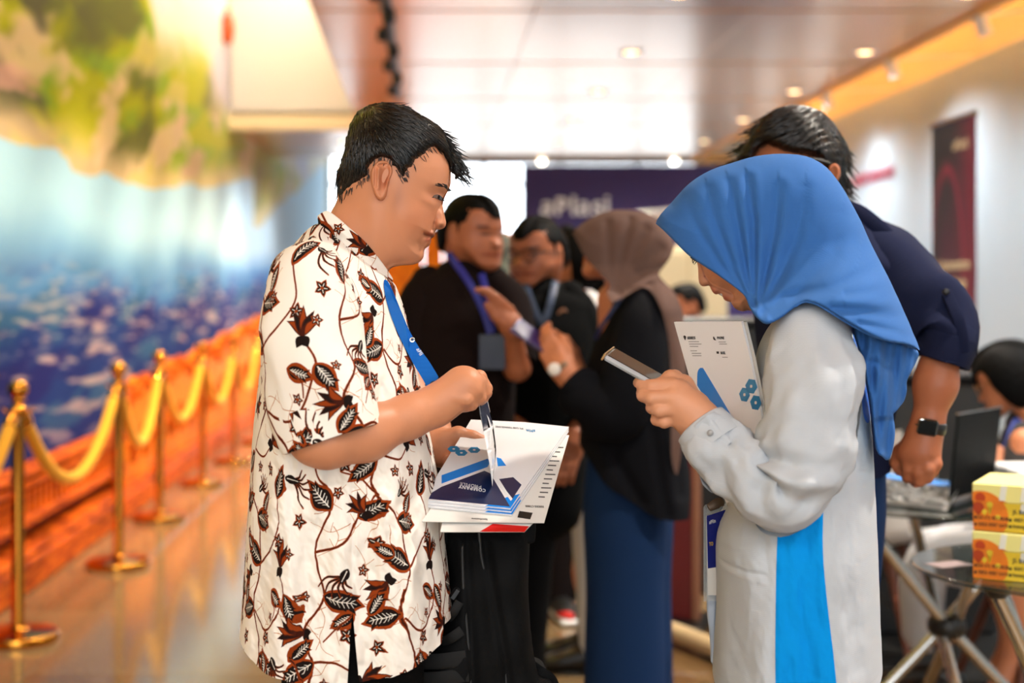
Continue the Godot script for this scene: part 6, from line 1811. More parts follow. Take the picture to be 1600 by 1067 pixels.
	trousers_of(f, o, s, M["white_trousers"], [.1, .07, .055, .05], null, PI)
	# --- sage headscarf further back
	f = Fig.new(778.0, 6.2)
	hd = head_frame(f.L(778, 402), -0.2, 0.0, 0.97)
	s = {"head": hd, "chest": f.L(778, 520), "hip": f.L(778, 660), "arms": [[f.L(760, 470, .1), f.L(755, 560, .1), f.L(775, 600, .12), f.L(785, 605, .12)], [f.L(797, 470, -.1), f.L(800, 560, -.1), f.L(790, 600, .0), f.L(780, 605, .0)]], "feet": [f.L(770, 935, .05), f.L(786, 935, -.05)]}
	for i in 2: s.feet[i].y = 0.02
	o = figure(f, "person in pale sage headscarf standing between the two talking men", tan, lip, s)
	var sage := cloth("sage_scarf", Color(0.42, 0.45, 0.41), 14.0, 0.4)
	part("headscarf", scarf_solid(f, [752, 385, 764, 368, 782, 363, 797, 372, 800, 392, 795, 412, 806, 440, 810, 478, 760, 480, 748, 440, 755, 415], [748, 385, 762, 364, 782, 359, 800, 370, 804, 392, 815, 440, 820, 560, 740, 560, 744, 440], Vector2(.1, .17), Vector2(400, 450), 26.0, []), sage, o)
	part("coat", limb([f.L(778, 800), f.L(778, 600), f.L(778, 500), f.L(778, 455), f.L(778, 440)], [.16, .14, .15, .11, .06], [.16, .14, .16, .12, .06], 7, 20), sage, o)
	trousers_of(f, o, s, M["black_trousers"])
	# --- legs in dark trousers and trainers seen behind the jeans
	f = Fig.new(880.0, 5.95)
	hd = head_frame(f.L(885, 398), -1.4, 0.0, 0.97)
	s = {"head": hd, "chest": f.L(885, 520), "hip": f.L(882, 650), "arms": [[f.L(860, 475, .03), f.L(855, 560, .05), f.L(860, 620, .1), f.L(865, 635, .1)], [f.L(910, 475, .0), f.L(915, 560, .0), f.L(912, 620, .0), f.L(910, 640, .0)]], "feet": [f.L(872, 945, .03), f.L(915, 945, -.02)]}
	for i in 2: s.feet[i].y = 0.02
	o = figure(f, "person in dark brown trousers and black trainers with red tips, hidden behind the taupe headscarf", brown, lip, s)
	hh = MB.new(); hh.add(short, hd); part("hair", hh, hairm, o)
	part("jacket", limb([f.L(884, 680), f.L(884, 580), f.L(885, 500), f.L(885, 462), f.L(885, 448)], [.15, .15, .16, .12, .06], [.12, .12, .12, .1, .06], 7, 20), vest, o)
	trousers_of(f, o, s, cloth("brown_trousers", Color(0.085, 0.06, 0.06), 10.0, 0.4), [.11, .095, .085, .075], mat("trainer_black", Color(0.025, 0.022, 0.022), 0.6), -1.3)
	var tip := MB.new(); tip.tube([s.feet[0] + Vector3(.02, .015, .14), s.feet[0] + Vector3(.045, .02, .19), s.feet[0] + Vector3(.05, .015, .2)], [.028, .024, .012], [.018, .016, .01], Vector3(0, 1, 0), 10)
	part("toe_cap", tip, mat("toe_red", Color(0.8, 0.1, 0.05), 0.5), o)
	var swh := MB.new(); swh.box(s.feet[0] + Vector3(.03, -.004, .1), Vector3(.09, .022, .24), .008, Basis(Vector3.UP, 0.25)); part("sole", swh, M["white_plastic"], o)

func floral_texture() -> ImageTexture:
	var p := Print.new(256, 256, 1.0, Color(0.80, 0.79, 0.78))
	var r := RandomNumberGenerator.new(); r.seed = 4
	for i in 30:
		var a := Vector2(r.randf() * 256, r.randf() * 256)
		for k in 6: p.leaf(a, k * TAU / 6 + r.randf(), r.randf_range(12, 24), r.randf_range(7, 12), [Color(0.25, 0.33, 0.55), Color(0.42, 0.5, 0.68), Color(0.55, 0.6, 0.72), Color(0.66, 0.5, 0.5)][(i + k) % 4])
	return ImageTexture.create_from_image(p.im)

# ---------- the man leaning over the table ----------
func build_leaning_man() -> void:
	var f := Fig.new(1340.0, 2.85)
	var sk := skin("brown_skin", Color(0.62, 0.37, 0.25))
	var hd := head_frame(f.L(1246, 284, -.01), -PI + 0.75, -0.42, 0.96)
	var body := MB.new()
	body.add(generic_head(Color(0.75, 0.45, 0.42)), hd)
	var net := Net.new()
	net.chain([hd * Vector3(-.02, -.12, 0), f.L(1300, 390, -.02), f.L(1300, 520, -.03), f.L(1290, 690, -.04)], [.05, .085, .09, .10], .05)
	for s in [-1, 1]: net.chain([f.L(1290, 700, -.04 + .08 * s), f.L(1280, 1100, -.04 + .09 * s), f.L(1290, 1420, -.04 + .1 * s)], [.08, .055, .036], .04)
	net.chain([f.L(1260, 400, -.16), f.L(1235, 520, -.16), f.L(1230, 620, -.05), f.L(1245, 660, .0)], [.045, .04, .03, .03], .02)
	body.add(net.mesh(0.013))
	var arm := Net.new()
	arm.chain([f.L(1420, 440, .05), f.L(1476, 515, .085), f.L(1462, 600, .10), f.L(1449, 664, .105)], [.022, .035, .037, .0275], .025)
	arm.bone(f.L(1449, 664, .105), f.L(1440, 705, .108), .0275, .035, .02)
	arm.bone(f.L(1440, 690, .10), f.L(1424, 708, .10), .03, .026, .02)
	arm.chain([f.L(1458, 708, .112), f.L(1462, 725, .122), f.L(1457, 736, .115), f.L(1452, 742, .10)], [.013, .0115, .0105, .009], .006)
	arm.chain([f.L(1446, 714, .118), f.L(1451, 733, .13), f.L(1449, 745, .12), f.L(1444, 750, .10)], [.0135, .012, .011, .009], .006)
	arm.chain([f.L(1433, 716, .116), f.L(1436, 738, .126), f.L(1436, 751, .118), f.L(1431, 755, .10)], [.0135, .012, .011, .009], .006)
	arm.chain([f.L(1420, 714, .108), f.L(1420, 733, .116), f.L(1419, 744, .108), f.L(1416, 748, .095)], [.0125, .011, .0098, .0085], .006)
	arm.chain([f.L(1426, 694, .09), f.L(1407, 706, .085), f.L(1401, 723, .085), f.L(1405, 736, .085)], [.017, .0135, .0115, .0095], .01)
	body.add(arm.mesh(0.0042))
	var o := solo("person", body, sk, "man in navy shirt with rolled sleeves and black watch, bending behind the blue headscarf", "person")
	o.position = f.o; o.rotation.y = f.turn
	var ho := curve([1152, 252, 1165, 234, 1180, 211, 1195, 189, 1216, 172, 1240, 166, 1263, 168, 1286, 177, 1304, 195, 1316, 216, 1322, 237, 1321, 262, 1319, 300, 1312, 304, 1307, 286, 1300, 268, 1290, 264, 1283, 252, 1262, 247, 1230, 242, 1212, 233, 1196, 229, 1186, 240, 1176, 254], 4)
	var hh := func(x: float, y: float) -> float:
		var dx := (x - 1240.0) / 96.0; var dy := (y - 262.0) / 104.0
		return 0.112 * sqrt(maxf(1.0 - dx * dx - dy * dy, 0.03))
	var hair := relief(f, ho, 2.6, func(x: float, y: float, d: float) -> Vector2:
		var h: float = hh.call(x, y) + 0.004 * sin(x * 0.22 + y * 0.5 + sin(x * 0.05) * 3.0)
		return Vector2(h * (0.55 + 0.45 * dome(d, 9.0)), -h))
	var hm := part("hair", hair, M["black_hair"], o)
	part("hair_strands", strands(f, ho, 700, func(x: float, y: float) -> float: return hh.call(x, y) * (0.6 + 0.4 * dome(maxf(sd(ho, Vector2(x, y)), 0.0), 9.0)),
		func(x: float, y: float) -> Vector2: return Vector2(-0.9 + 1.5 * smoothstep(1250, 1300, x), 0.35 + 0.6 * smoothstep(1260, 1310, x)).normalized(), Vector2(18, 42), 0.0013, 0.003, 18), M["hair_sheen"], hm)
	var er := relief(f, curve([1296, 268, 1305, 262, 1313, 268, 1313, 280, 1307, 292, 1300, 290], 4), 1.6, func(x: float, y: float, d: float) -> Vector2:
		var h := 0.094 + 0.01 * dome(d, 4.0) - 0.008 * bump(x, y, 1304, 276, 3.5, 7)
		return Vector2(h, 0.05))
	part("ear", er, sk, o)
	var gl := MB.new(); gl.tube([f.L(1250, 247, .105), f.L(1262, 249, .112), f.L(1280, 250, .108), f.L(1298, 256, .10)], [.003], [.0016], Vector3(0, 0, 1), 8)
	part("glasses", gl, M["black_plastic"], o)
	var hg := MB.new(); hg.box(f.L(1257, 248, .116), Vector3(.006, .006, .004), .001); part("hinge", hg, M["chrome"], o)
	# shirt
	var navy := cloth("navy_shirt", Color(0.075, 0.095, 0.19), 12.0, 0.45)
	var so := curve([1180, 380, 1230, 335, 1290, 312, 1328, 322, 1352, 338, 1378, 358, 1402, 380, 1424, 402, 1432, 470, 1425, 560, 1400, 640, 1385, 700, 1380, 735, 1230, 735, 1200, 640, 1180, 500], 4)
	var sdm := curve([1175, 370, 1230, 330, 1290, 308, 1328, 318, 1378, 354, 1430, 398, 1436, 470, 1428, 560, 1415, 640, 1400, 900, 1220, 900, 1195, 640, 1172, 500], 3)
	var shirt := relief(f, so, 4.0, func(x: float, y: float, d: float) -> Vector2:
		var h := 0.15 * dome(maxf(sd(sdm, Vector2(x, y)), 0.0), 80.0) - 0.008 * groove(x, y, 1330, 400, 1430, 460, 8)
		return Vector2(h - 0.03, -h - 0.03))
	var sm := part("shirt", shirt, navy, o)
	var yk := MB.new(); yk.tube([f.L(1318, 318, .02), f.L(1345, 334, .05), f.L(1374, 357, .06), f.L(1400, 382, .05), f.L(1416, 400, .03)], [.010, .016, .016, .014, .008], [.006], Vector3(0, 0, 1), 10); part("shoulder_seam", yk, navy, sm)
	var slf := func(u: float, a: float, q: Vector3) -> float: return 0.006 * sin(u * 26.0 + a * 2.0) * smoothstep(.25, .6, u) + 0.003 * sin(a * 4.0 + u * 10.0)
	part("sleeve", limb([f.L(1345, 372, -.01), f.L(1385, 410, .03), f.L(1438, 468, .06), f.L(1480, 508, .08), f.L(1476, 545, .09), f.L(1473, 560, .09)], [.05, .072, .076, .062, .050, .047], [.05, .065, .07, .06, .055, .054], 5, 30, slf), navy, sm)
	part("rolled_cuff", limb([f.L(1484, 527, .088), f.L(1479, 545, .09), f.L(1472, 566, .092)], [.0535, .053, .0505], [.060, .0595, .058], 5, 28), navy, sm)
	var tb := MB.new(); tb.tube([f.L(1478, 455, .122), f.L(1494, 490, .142), f.L(1502, 520, .145), f.L(1505, 550, .142)], [.011], [.002], Vector3(0, 0, 1), 8); part("sleeve_tab", tb, navy, sm)
	var bt := MB.new(); bt.lathe([Vector2(0, .003), Vector2(.006, .003), Vector2(.0065, 0), Vector2(0, 0)], 12, f.L(1478, 456, .127), Basis(Vector3(1, 0, 0), PI / 2)); part("button", bt, M["black_plastic"], sm)
	part("sleeve", limb([f.L(1260, 380, -.13), f.L(1245, 440, -.16), f.L(1236, 520, -.16)], [.06, .065, .06], [.06, .06, .055], 5, 18), navy, sm)
	var jm := cloth("blue_jeans", Color(0.06, 0.14, 0.27), 20.0, 0.8, 0.9)
	var tr := MB.new()
	for s in [-1, 1]: tr.add(limb([f.L(1300, 690, -.04 + .07 * s), f.L(1298, 800, -.04 + .09 * s), f.L(1290, 1050, -.04 + .1 * s), f.L(1290, 1430, -.04 + .1 * s)], [.10, .105, .09, .08], [.09, .1, .09, .08], 5, 20))
	part("trousers", tr, jm, o)
	for s in [-1, 1]: part("shoe", shoe(f.L(1290, 1450, -.04 + .1 * s), PI), mat("black_leather", Color(0.02, 0.018, 0.017), 0.3), o)
	# watch
	var wb := Basis(Vector3(0, 0, 1), -0.17) * Basis(Vector3(0, 1, 0), 0.1)
	var wc := MB.new(); wc.box(f.L(1449.5, 667.5, .139), Vector3(.037, .032, .010), .0045, wb)
	var wm := part("watch", wc, mat("watch_steel", Color(0.35, 0.35, 0.34), 0.25, 0.8), o, "black square smart watch")
	var ws := MB.new(); ws.box(f.L(1449.5, 667.5, .1435), Vector3(.033, .028, .0035), .0015, wb); part("screen", ws, M["black_gloss"], wm)
	var ring := []
	var wd := (f.L(1449, 664, .105) - f.L(1461, 600, .10)).normalized(); var wv := wd.cross(Vector3(0, 0, 1)).normalized()
	for i in 17: ring.append(f.L(1450, 666, .105) + wv * cos(i * TAU / 16) * .0315 + Vector3(0, 0, sin(i * TAU / 16) * .031))
	var st := MB.new(); st.tube(ring, [.0028], [.0115], wd, 8, 48, 0); part("strap", st, M["black_plastic"], wm)

# ---------- glass tables and what stands on them ----------
func glass_table(at: Vector3, r: float, hgt: float, turn: float, label: String) -> Node3D:
	var t := thing("glass_table", label, "table", at, turn, "round glass tables")
	var top := MB.new(); top.lathe([Vector2(0, hgt), Vector2(r - .006, hgt), Vector2(r - .001, hgt - .002), Vector2(r, hgt - .005), Vector2(r - .001, hgt - .008), Vector2(r - .006, hgt - .010), Vector2(0, hgt - .010)], 64)
	part("glass_top", top, mat("green_glass", Color(0.10, 0.16, 0.15, 0.42), 0.04, 0.0, {"transparency": BaseMaterial3D.TRANSPARENCY_ALPHA}), t)
	var hub := MB.new(); hub.lathe([Vector2(0, hgt * .5 + .03), Vector2(.045, hgt * .5 + .028), Vector2(.055, hgt * .5 + .01), Vector2(.055, hgt * .5 - .01), Vector2(.045, hgt * .5 - .028), Vector2(0, hgt * .5 - .03)], 20)
	part("hub", hub, M["black_plastic"], t)
	for k in 4:
		var a := k * PI / 2 + 0.12
		var d := Vector3(cos(a), 0, sin(a))
		var side := Vector3(-d.z, 0, d.x) * .02
		var lg := MB.new()
		lg.tube([d * r * .8 + Vector3(0, .015, 0), d * r * .0 + side + Vector3(0, hgt * .5, 0), -d * r * .62 + side * 2 + Vector3(0, hgt - .035, 0)], [.0165], [.0165], Vector3(-d.z, 0, d.x), 14, 16)
		var lm := part("leg", lg, M["chrome"], t)
		var fl := MB.new(); fl.lathe([Vector2(0, hgt - .0105), Vector2(.03, hgt - .0105), Vector2(.032, hgt - .02), Vector2(.018, hgt - .045), Vector2(0, hgt - .05)], 16, -d * r * .62 + side * 2)
		part("flange", fl, M["black_plastic"], lm)
		var ft := MB.new(); ft.lathe([Vector2(0, .0), Vector2(.022, .0), Vector2(.022, .02), Vector2(0, .03)], 12, d * r * .8); part("rubber_foot", ft, M["black_plastic"], lm)
	return t

func shell_chair(at: Vector3, turn: float, label: String) -> void:
	var t := thing("shell_chair", label, "chair", at, turn, "white shell chairs with wooden legs")
	var sh := MB.new()
	var n0 := 0
	for i in 15:
		for j in 11:
			var u := i / 14.0; var v := (j / 10.0 - .5) * 2
			var z := 0.0; var y := 0.0
			if u < .5:
				z = .22 - .42 * (u / .5); y = .44 - .02 * sin(u * TAU)
			else:
				z = -.20 - .10 * ((u - .5) / .5); y = .44 + .40 * pow((u - .5) / .5, 1.1)
			var wdt := .22 - .03 * u
			sh.vert(Vector3(v * wdt, y + .05 * v * v * (1.0 - absf(u - .5)), z + .05 * v * v * smoothstep(.4, .7, u)))
	for i in 14:
		for j in 10:
			var a := i * 11 + j
			sh.quad(a, a + 1, a + 12, a + 11)
	var m := sh.v.size()
	for i in m: sh.vert(sh.v[i] + Vector3(0, -.006, -.004))
	for i in 14:
		for j in 10:
			var a := m + i * 11 + j
			sh.quad(a, a + 11, a + 12, a + 1)
	part("shell", sh, M["white_plastic"], t)
	for sx in [-1, 1]:
		for sz in [-1, 1]:
			var lg := MB.new(); lg.tube([Vector3(.1 * sx, .43, .1 * sz), Vector3(.22 * sx, .0, .22 * sz)], [.018, .012], [.018, .012], Vector3(0, 0, 1), 10, 6)
			part("leg", lg, mat("chair_wood", Color(0.36, 0.17, 0.09), 0.5), t)
	for sx in [-1, 1]:
		var br := MB.new(); br.tube([Vector3(.13 * sx, .33, .13), Vector3(-.17 * sx, .2, -.17)], [.005], [.005], Vector3(0, 0, 1), 6, 4); part("brace", br, M["black_plastic"], t)

func cake_box(at: Vector3, turn: float, label: String) -> void:
	var t := thing("cake_box", label, "box", at, turn, "yellow bakery boxes")
	var w := .27; var h := .098; var d := .20
	var yel := mat("box_yellow", Color(0.90, 0.76, 0.16), 0.4); var pale := mat("box_pale", Color(0.90, 0.86, 0.52), 0.4)
	var orange := mat("box_orange", Color(0.90, 0.48, 0.05), 0.4); var rust := mat("box_rust", Color(0.72, 0.24, 0.02), 0.4); var wh := mat("box_white", Color(0.88, 0.87, 0.8), 0.4)
	var b := MB.new(); b.box(Vector3(w / 2, h * .34, -d / 2), Vector3(w - .004, h * .68, d - .004), .002); part("tray", b, yel, t)
	var l := MB.new(); l.box(Vector3(w / 2, h * .80, -d / 2), Vector3(w, h * .38, d), .002); part("lid", l, pale, t)
	# print on the front face: local x along it, z = 0 is the face
	var stripe := func(x0: float, x1: float, y0: float, y1: float, m: Material, z: float, lean := 0.0) -> void:
		var s := MB.new(); s.face([Vector3(x0, y0, z), Vector3(x0 + lean, y1, z), Vector3(x1 + lean, y1, z), Vector3(x1, y0, z)]); part("print", s, m, t)
	for k in [[.052, .064], [.092, .108], [.128, .150], [.176, .192], [.22, .24]]: stripe.call(k[0], k[1], h * .66, h * .97, wh, .0008, .004)
	for k in [[.092, .100], [.134, .142], [.18, .19], [.224, .23]]: stripe.call(k[0], k[1], h * .42, h * .61, wh, -.0012, .002)
	var circ := func(cx: float, cy: float, r: float, z: float, m: Material, x0: float, y0: float, y1: float) -> void:
		var s := MB.new()
		var pts := []
		for i in 41:
			var a := -PI / 2 + TAU * i / 40.0
			pts.append(Vector2(clampf(cx + r * cos(a), x0, 1.0), clampf(cy + r * sin(a), y0, y1)))
		var c := Vector2(clampf(cx, x0 + .001, 1), (y0 + y1) / 2)
		for i in 40: s.face([Vector3(c.x, c.y, z), Vector3(pts[i + 1].x, pts[i + 1].y, z), Vector3(pts[i].x, pts[i].y, z)])
		part("print", s, m, t)
	circ.call(.018, .030, .052, -.0013, orange, .002, .001, h * .66)
	circ.call(.018, .030, .052, .0007, orange, .001, h * .62, h * .99)
	for q in [[.012, .048, .011], [.034, .055, .006], [.024, .040, .005], [.05, .030, .005]]: circ.call(q[0], q[1], q[2], -.0010, rust if q[2] > .007 else yel, .002, .001, h * .62)
	circ.call(.016, .068, .010, .001, rust, .001, h * .63, h * .98)
	var ink: Material = M["black_ink"]
	var word := func(s: String, x: float, y: float, sz: float) -> void:
		var tm := TextMesh.new(); var sf := SystemFont.new(); sf.font_names = ["Droid Sans"]; sf.font_weight = 700
		tm.font = sf; tm.text = s; tm.font_size = 32; tm.pixel_size = sz / 32.0; tm.depth = .0003; tm.curve_step = 2.0
		tm.horizontal_alignment = HORIZONTAL_ALIGNMENT_LEFT; tm.vertical_alignment = VERTICAL_ALIGNMENT_BOTTOM
		var o := MeshInstance3D.new(); o.mesh = tm; o.name = "lettering"; o.material_override = ink
		o.transform = Transform3D(Basis.from_scale(Vector3(.82, 1, 1)), Vector3(x, y, -.0008)); t.add_child(o, true)
	word.call("Jl. Boulevard", .078, .036, .012)
	word.call("(62-21) 451 0838", .010, .022, .0098)
	word.call("4507 Fax. (62-21) 451", .080, .021, .0098)
	word.call("0858 8087 6415", .012, .008, .0098)
	word.call("honeyloafbakery", .078, .008, .0098)
	for q in [[.004, .024], [.004, .010], [.071, .023], [.071, .010]]: stripe.call(q[0], q[0] + .005, q[1], q[1] + .006, ink, -.0009)

func build_tables() -> void:
	var t1 := glass_table(Vector3(1.51, 0, -4.12), .43, .75, 0.05, "round glass table with chrome crossed legs and a paper on top, behind the white tunic")
	var t2 := glass_table(Vector3(1.365, 0, -3.03), .315, .75, 0.35, "round glass table carrying the two yellow boxes, at the right edge")
	var ang := -0.55
	for k in 2: cake_box(Vector3(1.122, .7505 + .0985 * k, -2.92), ang, ["lower of the two stacked yellow bakery boxes on the front glass table", "upper of the two stacked yellow bakery boxes on the front glass table"][k])
	# card under the boxes
	var cd := MB.new(); cd.box(Vector3.ZERO, Vector3(.09, .001, .055), .0003)
	var cn := solo("card", cd, mat("card_mauve", Color(0.5, 0.42, 0.42), 0.5), "small pale card lying on the front glass table beside the boxes", "card"); cn.position = Vector3(1.13, .7506, -3.07); cn.rotation.y = 0.4
	# paper, cup and laptop on the back table
	var pp := MB.new()
	for i in 11:
		for j in 7:
			var u := i / 10.0; var v := j / 6.0
			pp.vert(Vector3(-.13 + .26 * u, .001 + .02 * pow(1 - u, 2) + .016 * pow(v, 2), .075 - .15 * v))
	for i in 10:
		for j in 6:
			var a := i * 7 + j
			pp.quad(a, a + 1, a + 8, a + 7); pp.quad(a + 7, a + 8, a + 1, a)
	var pn := thing("leaflet", "curled white leaflet with blue edge on the back glass table", "leaflet", Vector3(1.335, .751, -3.95), -0.62)
	pn.rotation.x = 0.3; pn.position.y = .775
	part("sheet", pp, mat("plain_paper", Color(0.82, 0.81, 0.79), 0.6), pn)
	var be := MB.new()
	for i in 11:
		var u := i / 10.0
		for v in [.86, 1.0]: be.vert(Vector3(-.13 + .26 * u, .0022 + .02 * pow(1 - u, 2) + .016 * v * v, .075 - .15 * v))
	for i in 10: be.quad(i * 2, i * 2 + 1, i * 2 + 3, i * 2 + 2)
	part("blue_edge", be, mat("sky_ink", Color(0.05, 0.36, 0.72), 0.22), pn)
	var cup := thing("paper_cup", "plain white tub standing between the laptop and the bending man's hand", "tub", Vector3(1.475, .7505, -4.22))
	var cm := MB.new(); cm.lathe([Vector2(0, 0), Vector2(.036, 0), Vector2(.045, .105), Vector2(.048, .108), Vector2(.048, .113), Vector2(.044, .113), Vector2(.034, .004), Vector2(0, .004)], 28); part("wall", cm, M["white_plastic"], cup)
	var lap := thing("laptop", "black open laptop seen from the back on the glass table", "laptop", Vector3(1.46, .7505, -4.06), 0.85)
	var lb := MB.new(); lb.box(Vector3(.0, .009, .0), Vector3(.33, .016, .22), .005); part("base", lb, M["black_plastic"], lap)
	var lid := MB.new(); lid.box(Vector3(0, .13, 0), Vector3(.33, .235, .007), .003, Basis(Vector3(1, 0, 0), 0.1)); var ld := part("lid", lid, mat("laptop_lid", Color(0.02, 0.02, 0.021), 0.6, 0.0, {"metallic_specular": 0.2}), lap); ld.position = Vector3(0, .012, .11)
	var ri := MB.new(); ri.box(Vector3(0, .247, .012), Vector3(.332, .004, .009), .001); part("lid_edge", ri, M["chrome"], ld)
	# chairs
	shell_chair(Vector3(1.62, 0, -5.25), 2.6, "empty white shell chair standing behind the back glass table")
	shell_chair(Vector3(2.02, 0, -4.62), -1.5, "white shell chair on which the woman with short black hair sits")
	# seated woman at the right edge
	var f := Fig.new(1590.0, 4.55)
	var hd := head_frame(f.L(1580, 598), PI - 0.25, -0.38, 1.02)
	var s := {"head": hd, "chest": f.L(1605, 740), "hip": f.L(1640, 890), "arms": [
		[f.L(1600, 690, .17), f.L(1590, 775, .2), f.L(1560, 730, .16), f.L(1545, 716, .15)],
		[f.L(1600, 690, -.15), f.L(1590, 770, -.18), f.L(1560, 740, -.1), f.L(1540, 735, -.08)]],
		"feet": [f.L(1560, 1100, .1), f.L(1560, 1100, -.1)]}
	for i in 2: s.feet[i].y = 0.02
	var tan := skin("tan_skin", Color(0.74, 0.47, 0.33))
	var o := figure(f, "woman with short black hair, glasses and blue lanyard, seated at the right edge", tan, Color(0.75, 0.4, 0.38), s)
	var hh := MB.new(); hh.add(generic_hair([-100, 80, -112, 40, -112, -10, -106, -60, -88, -104, -48, -130, 0, -137, 50, -128, 90, -98, 102, -50, 100, -20, 90, -30, 78, -52, 58, -56, 44, -34, 38, 0, 26, 30, 14, 60, -10, 90, -60, 100], 0.012, 0.092), hd); part("hair", hh, M["dull_hair"], o)
	glasses(o, hd, mat("gold_frame", Color(0.6, 0.42, 0.25), 0.3, 0.7))
	var grey := cloth("grey_blouse", Color(0.22, 0.21, 0.21), 8.0, 0.5, 0.9)
	var to := MB.new()
	to.tube([f.L(1650, 905), f.L(1630, 830), f.L(1610, 745), f.L(1604, 700), f.L(1600, 676), f.L(1598, 664)], [.13, .13, .135, .11, .07, .055], [.17, .17, .175, .15, .08, .058], Vector3(0, 0, 1), 24, 0, 7)
	to.add(limb([f.L(1604, 680, .1), f.L(1600, 710, .16), f.L(1592, 768, .2), f.L(1575, 748, .175)], [.05, .06, .058, .045], [.045, .055, .055, .045]))
	to.add(limb([f.L(1604, 680, -.1), f.L(1600, 710, -.15), f.L(1592, 768, -.18), f.L(1572, 750, -.12)], [.05, .06, .058, .045], [.045, .055, .055, .045]))
	part("blouse", to, grey, o)
	ribbon(f, [1592, 655, .09, 1583, 675, .12, 1574, 705, .15, 1569, 735, .15], .016, mat("azure_ribbon", Color(0.02, 0.16, 0.5), 0.5), o, "lanyard")
	var lp := MB.new()
	for i in 2:
		var z := .1 - .2 * i
		lp.add(limb([s.hip + Vector3(.05, .02, z * .8), s.hip + Vector3(-.2, .03, z), s.hip + Vector3(-.36, .0, z), s.hip + Vector3(-.38, -.2, z), Vector3(s.hip.x - .37, .24, z)], [.08, .09, .075, .06, .055], [.08, .085, .075, .06, .055], 5, 18))
	part("trousers", lp, M["white_trousers"], o)
	for i in 2: part("shoe", shoe(Vector3(s.hip.x - .36, 0, .1 - .2 * i), PI), mat("black_leather", Color(0.02, 0.018, 0.017), 0.3), o)
	# white box behind the yellow ones, dark carpet, black panel
	var wbx := thing("carton", "flat white carton lying behind the yellow boxes", "box", Vector3(1.80, .7505, -4.1), 0.1)
	var wb := MB.new(); wb.box(Vector3(0, .035, 0), Vector3(.3, .07, .2), .004); part("tray", wb, M["white_plastic"], wbx)
	var wl := MB.new(); wl.box(Vector3(0, .075, 0), Vector3(.306, .03, .206), .004); part("lid", wl, M["white_plastic"], wbx)
	var cp := MB.new(); cp.box(Vector3(2.75, .004, -6.3), Vector3(2.3, .008, 2.9), .003)
	solo("carpet", cp, cloth("carpet_grey", Color(0.07, 0.07, 0.068), 30.0, 0.8), "dark grey carpet on the floor along the white right wall", "carpet")

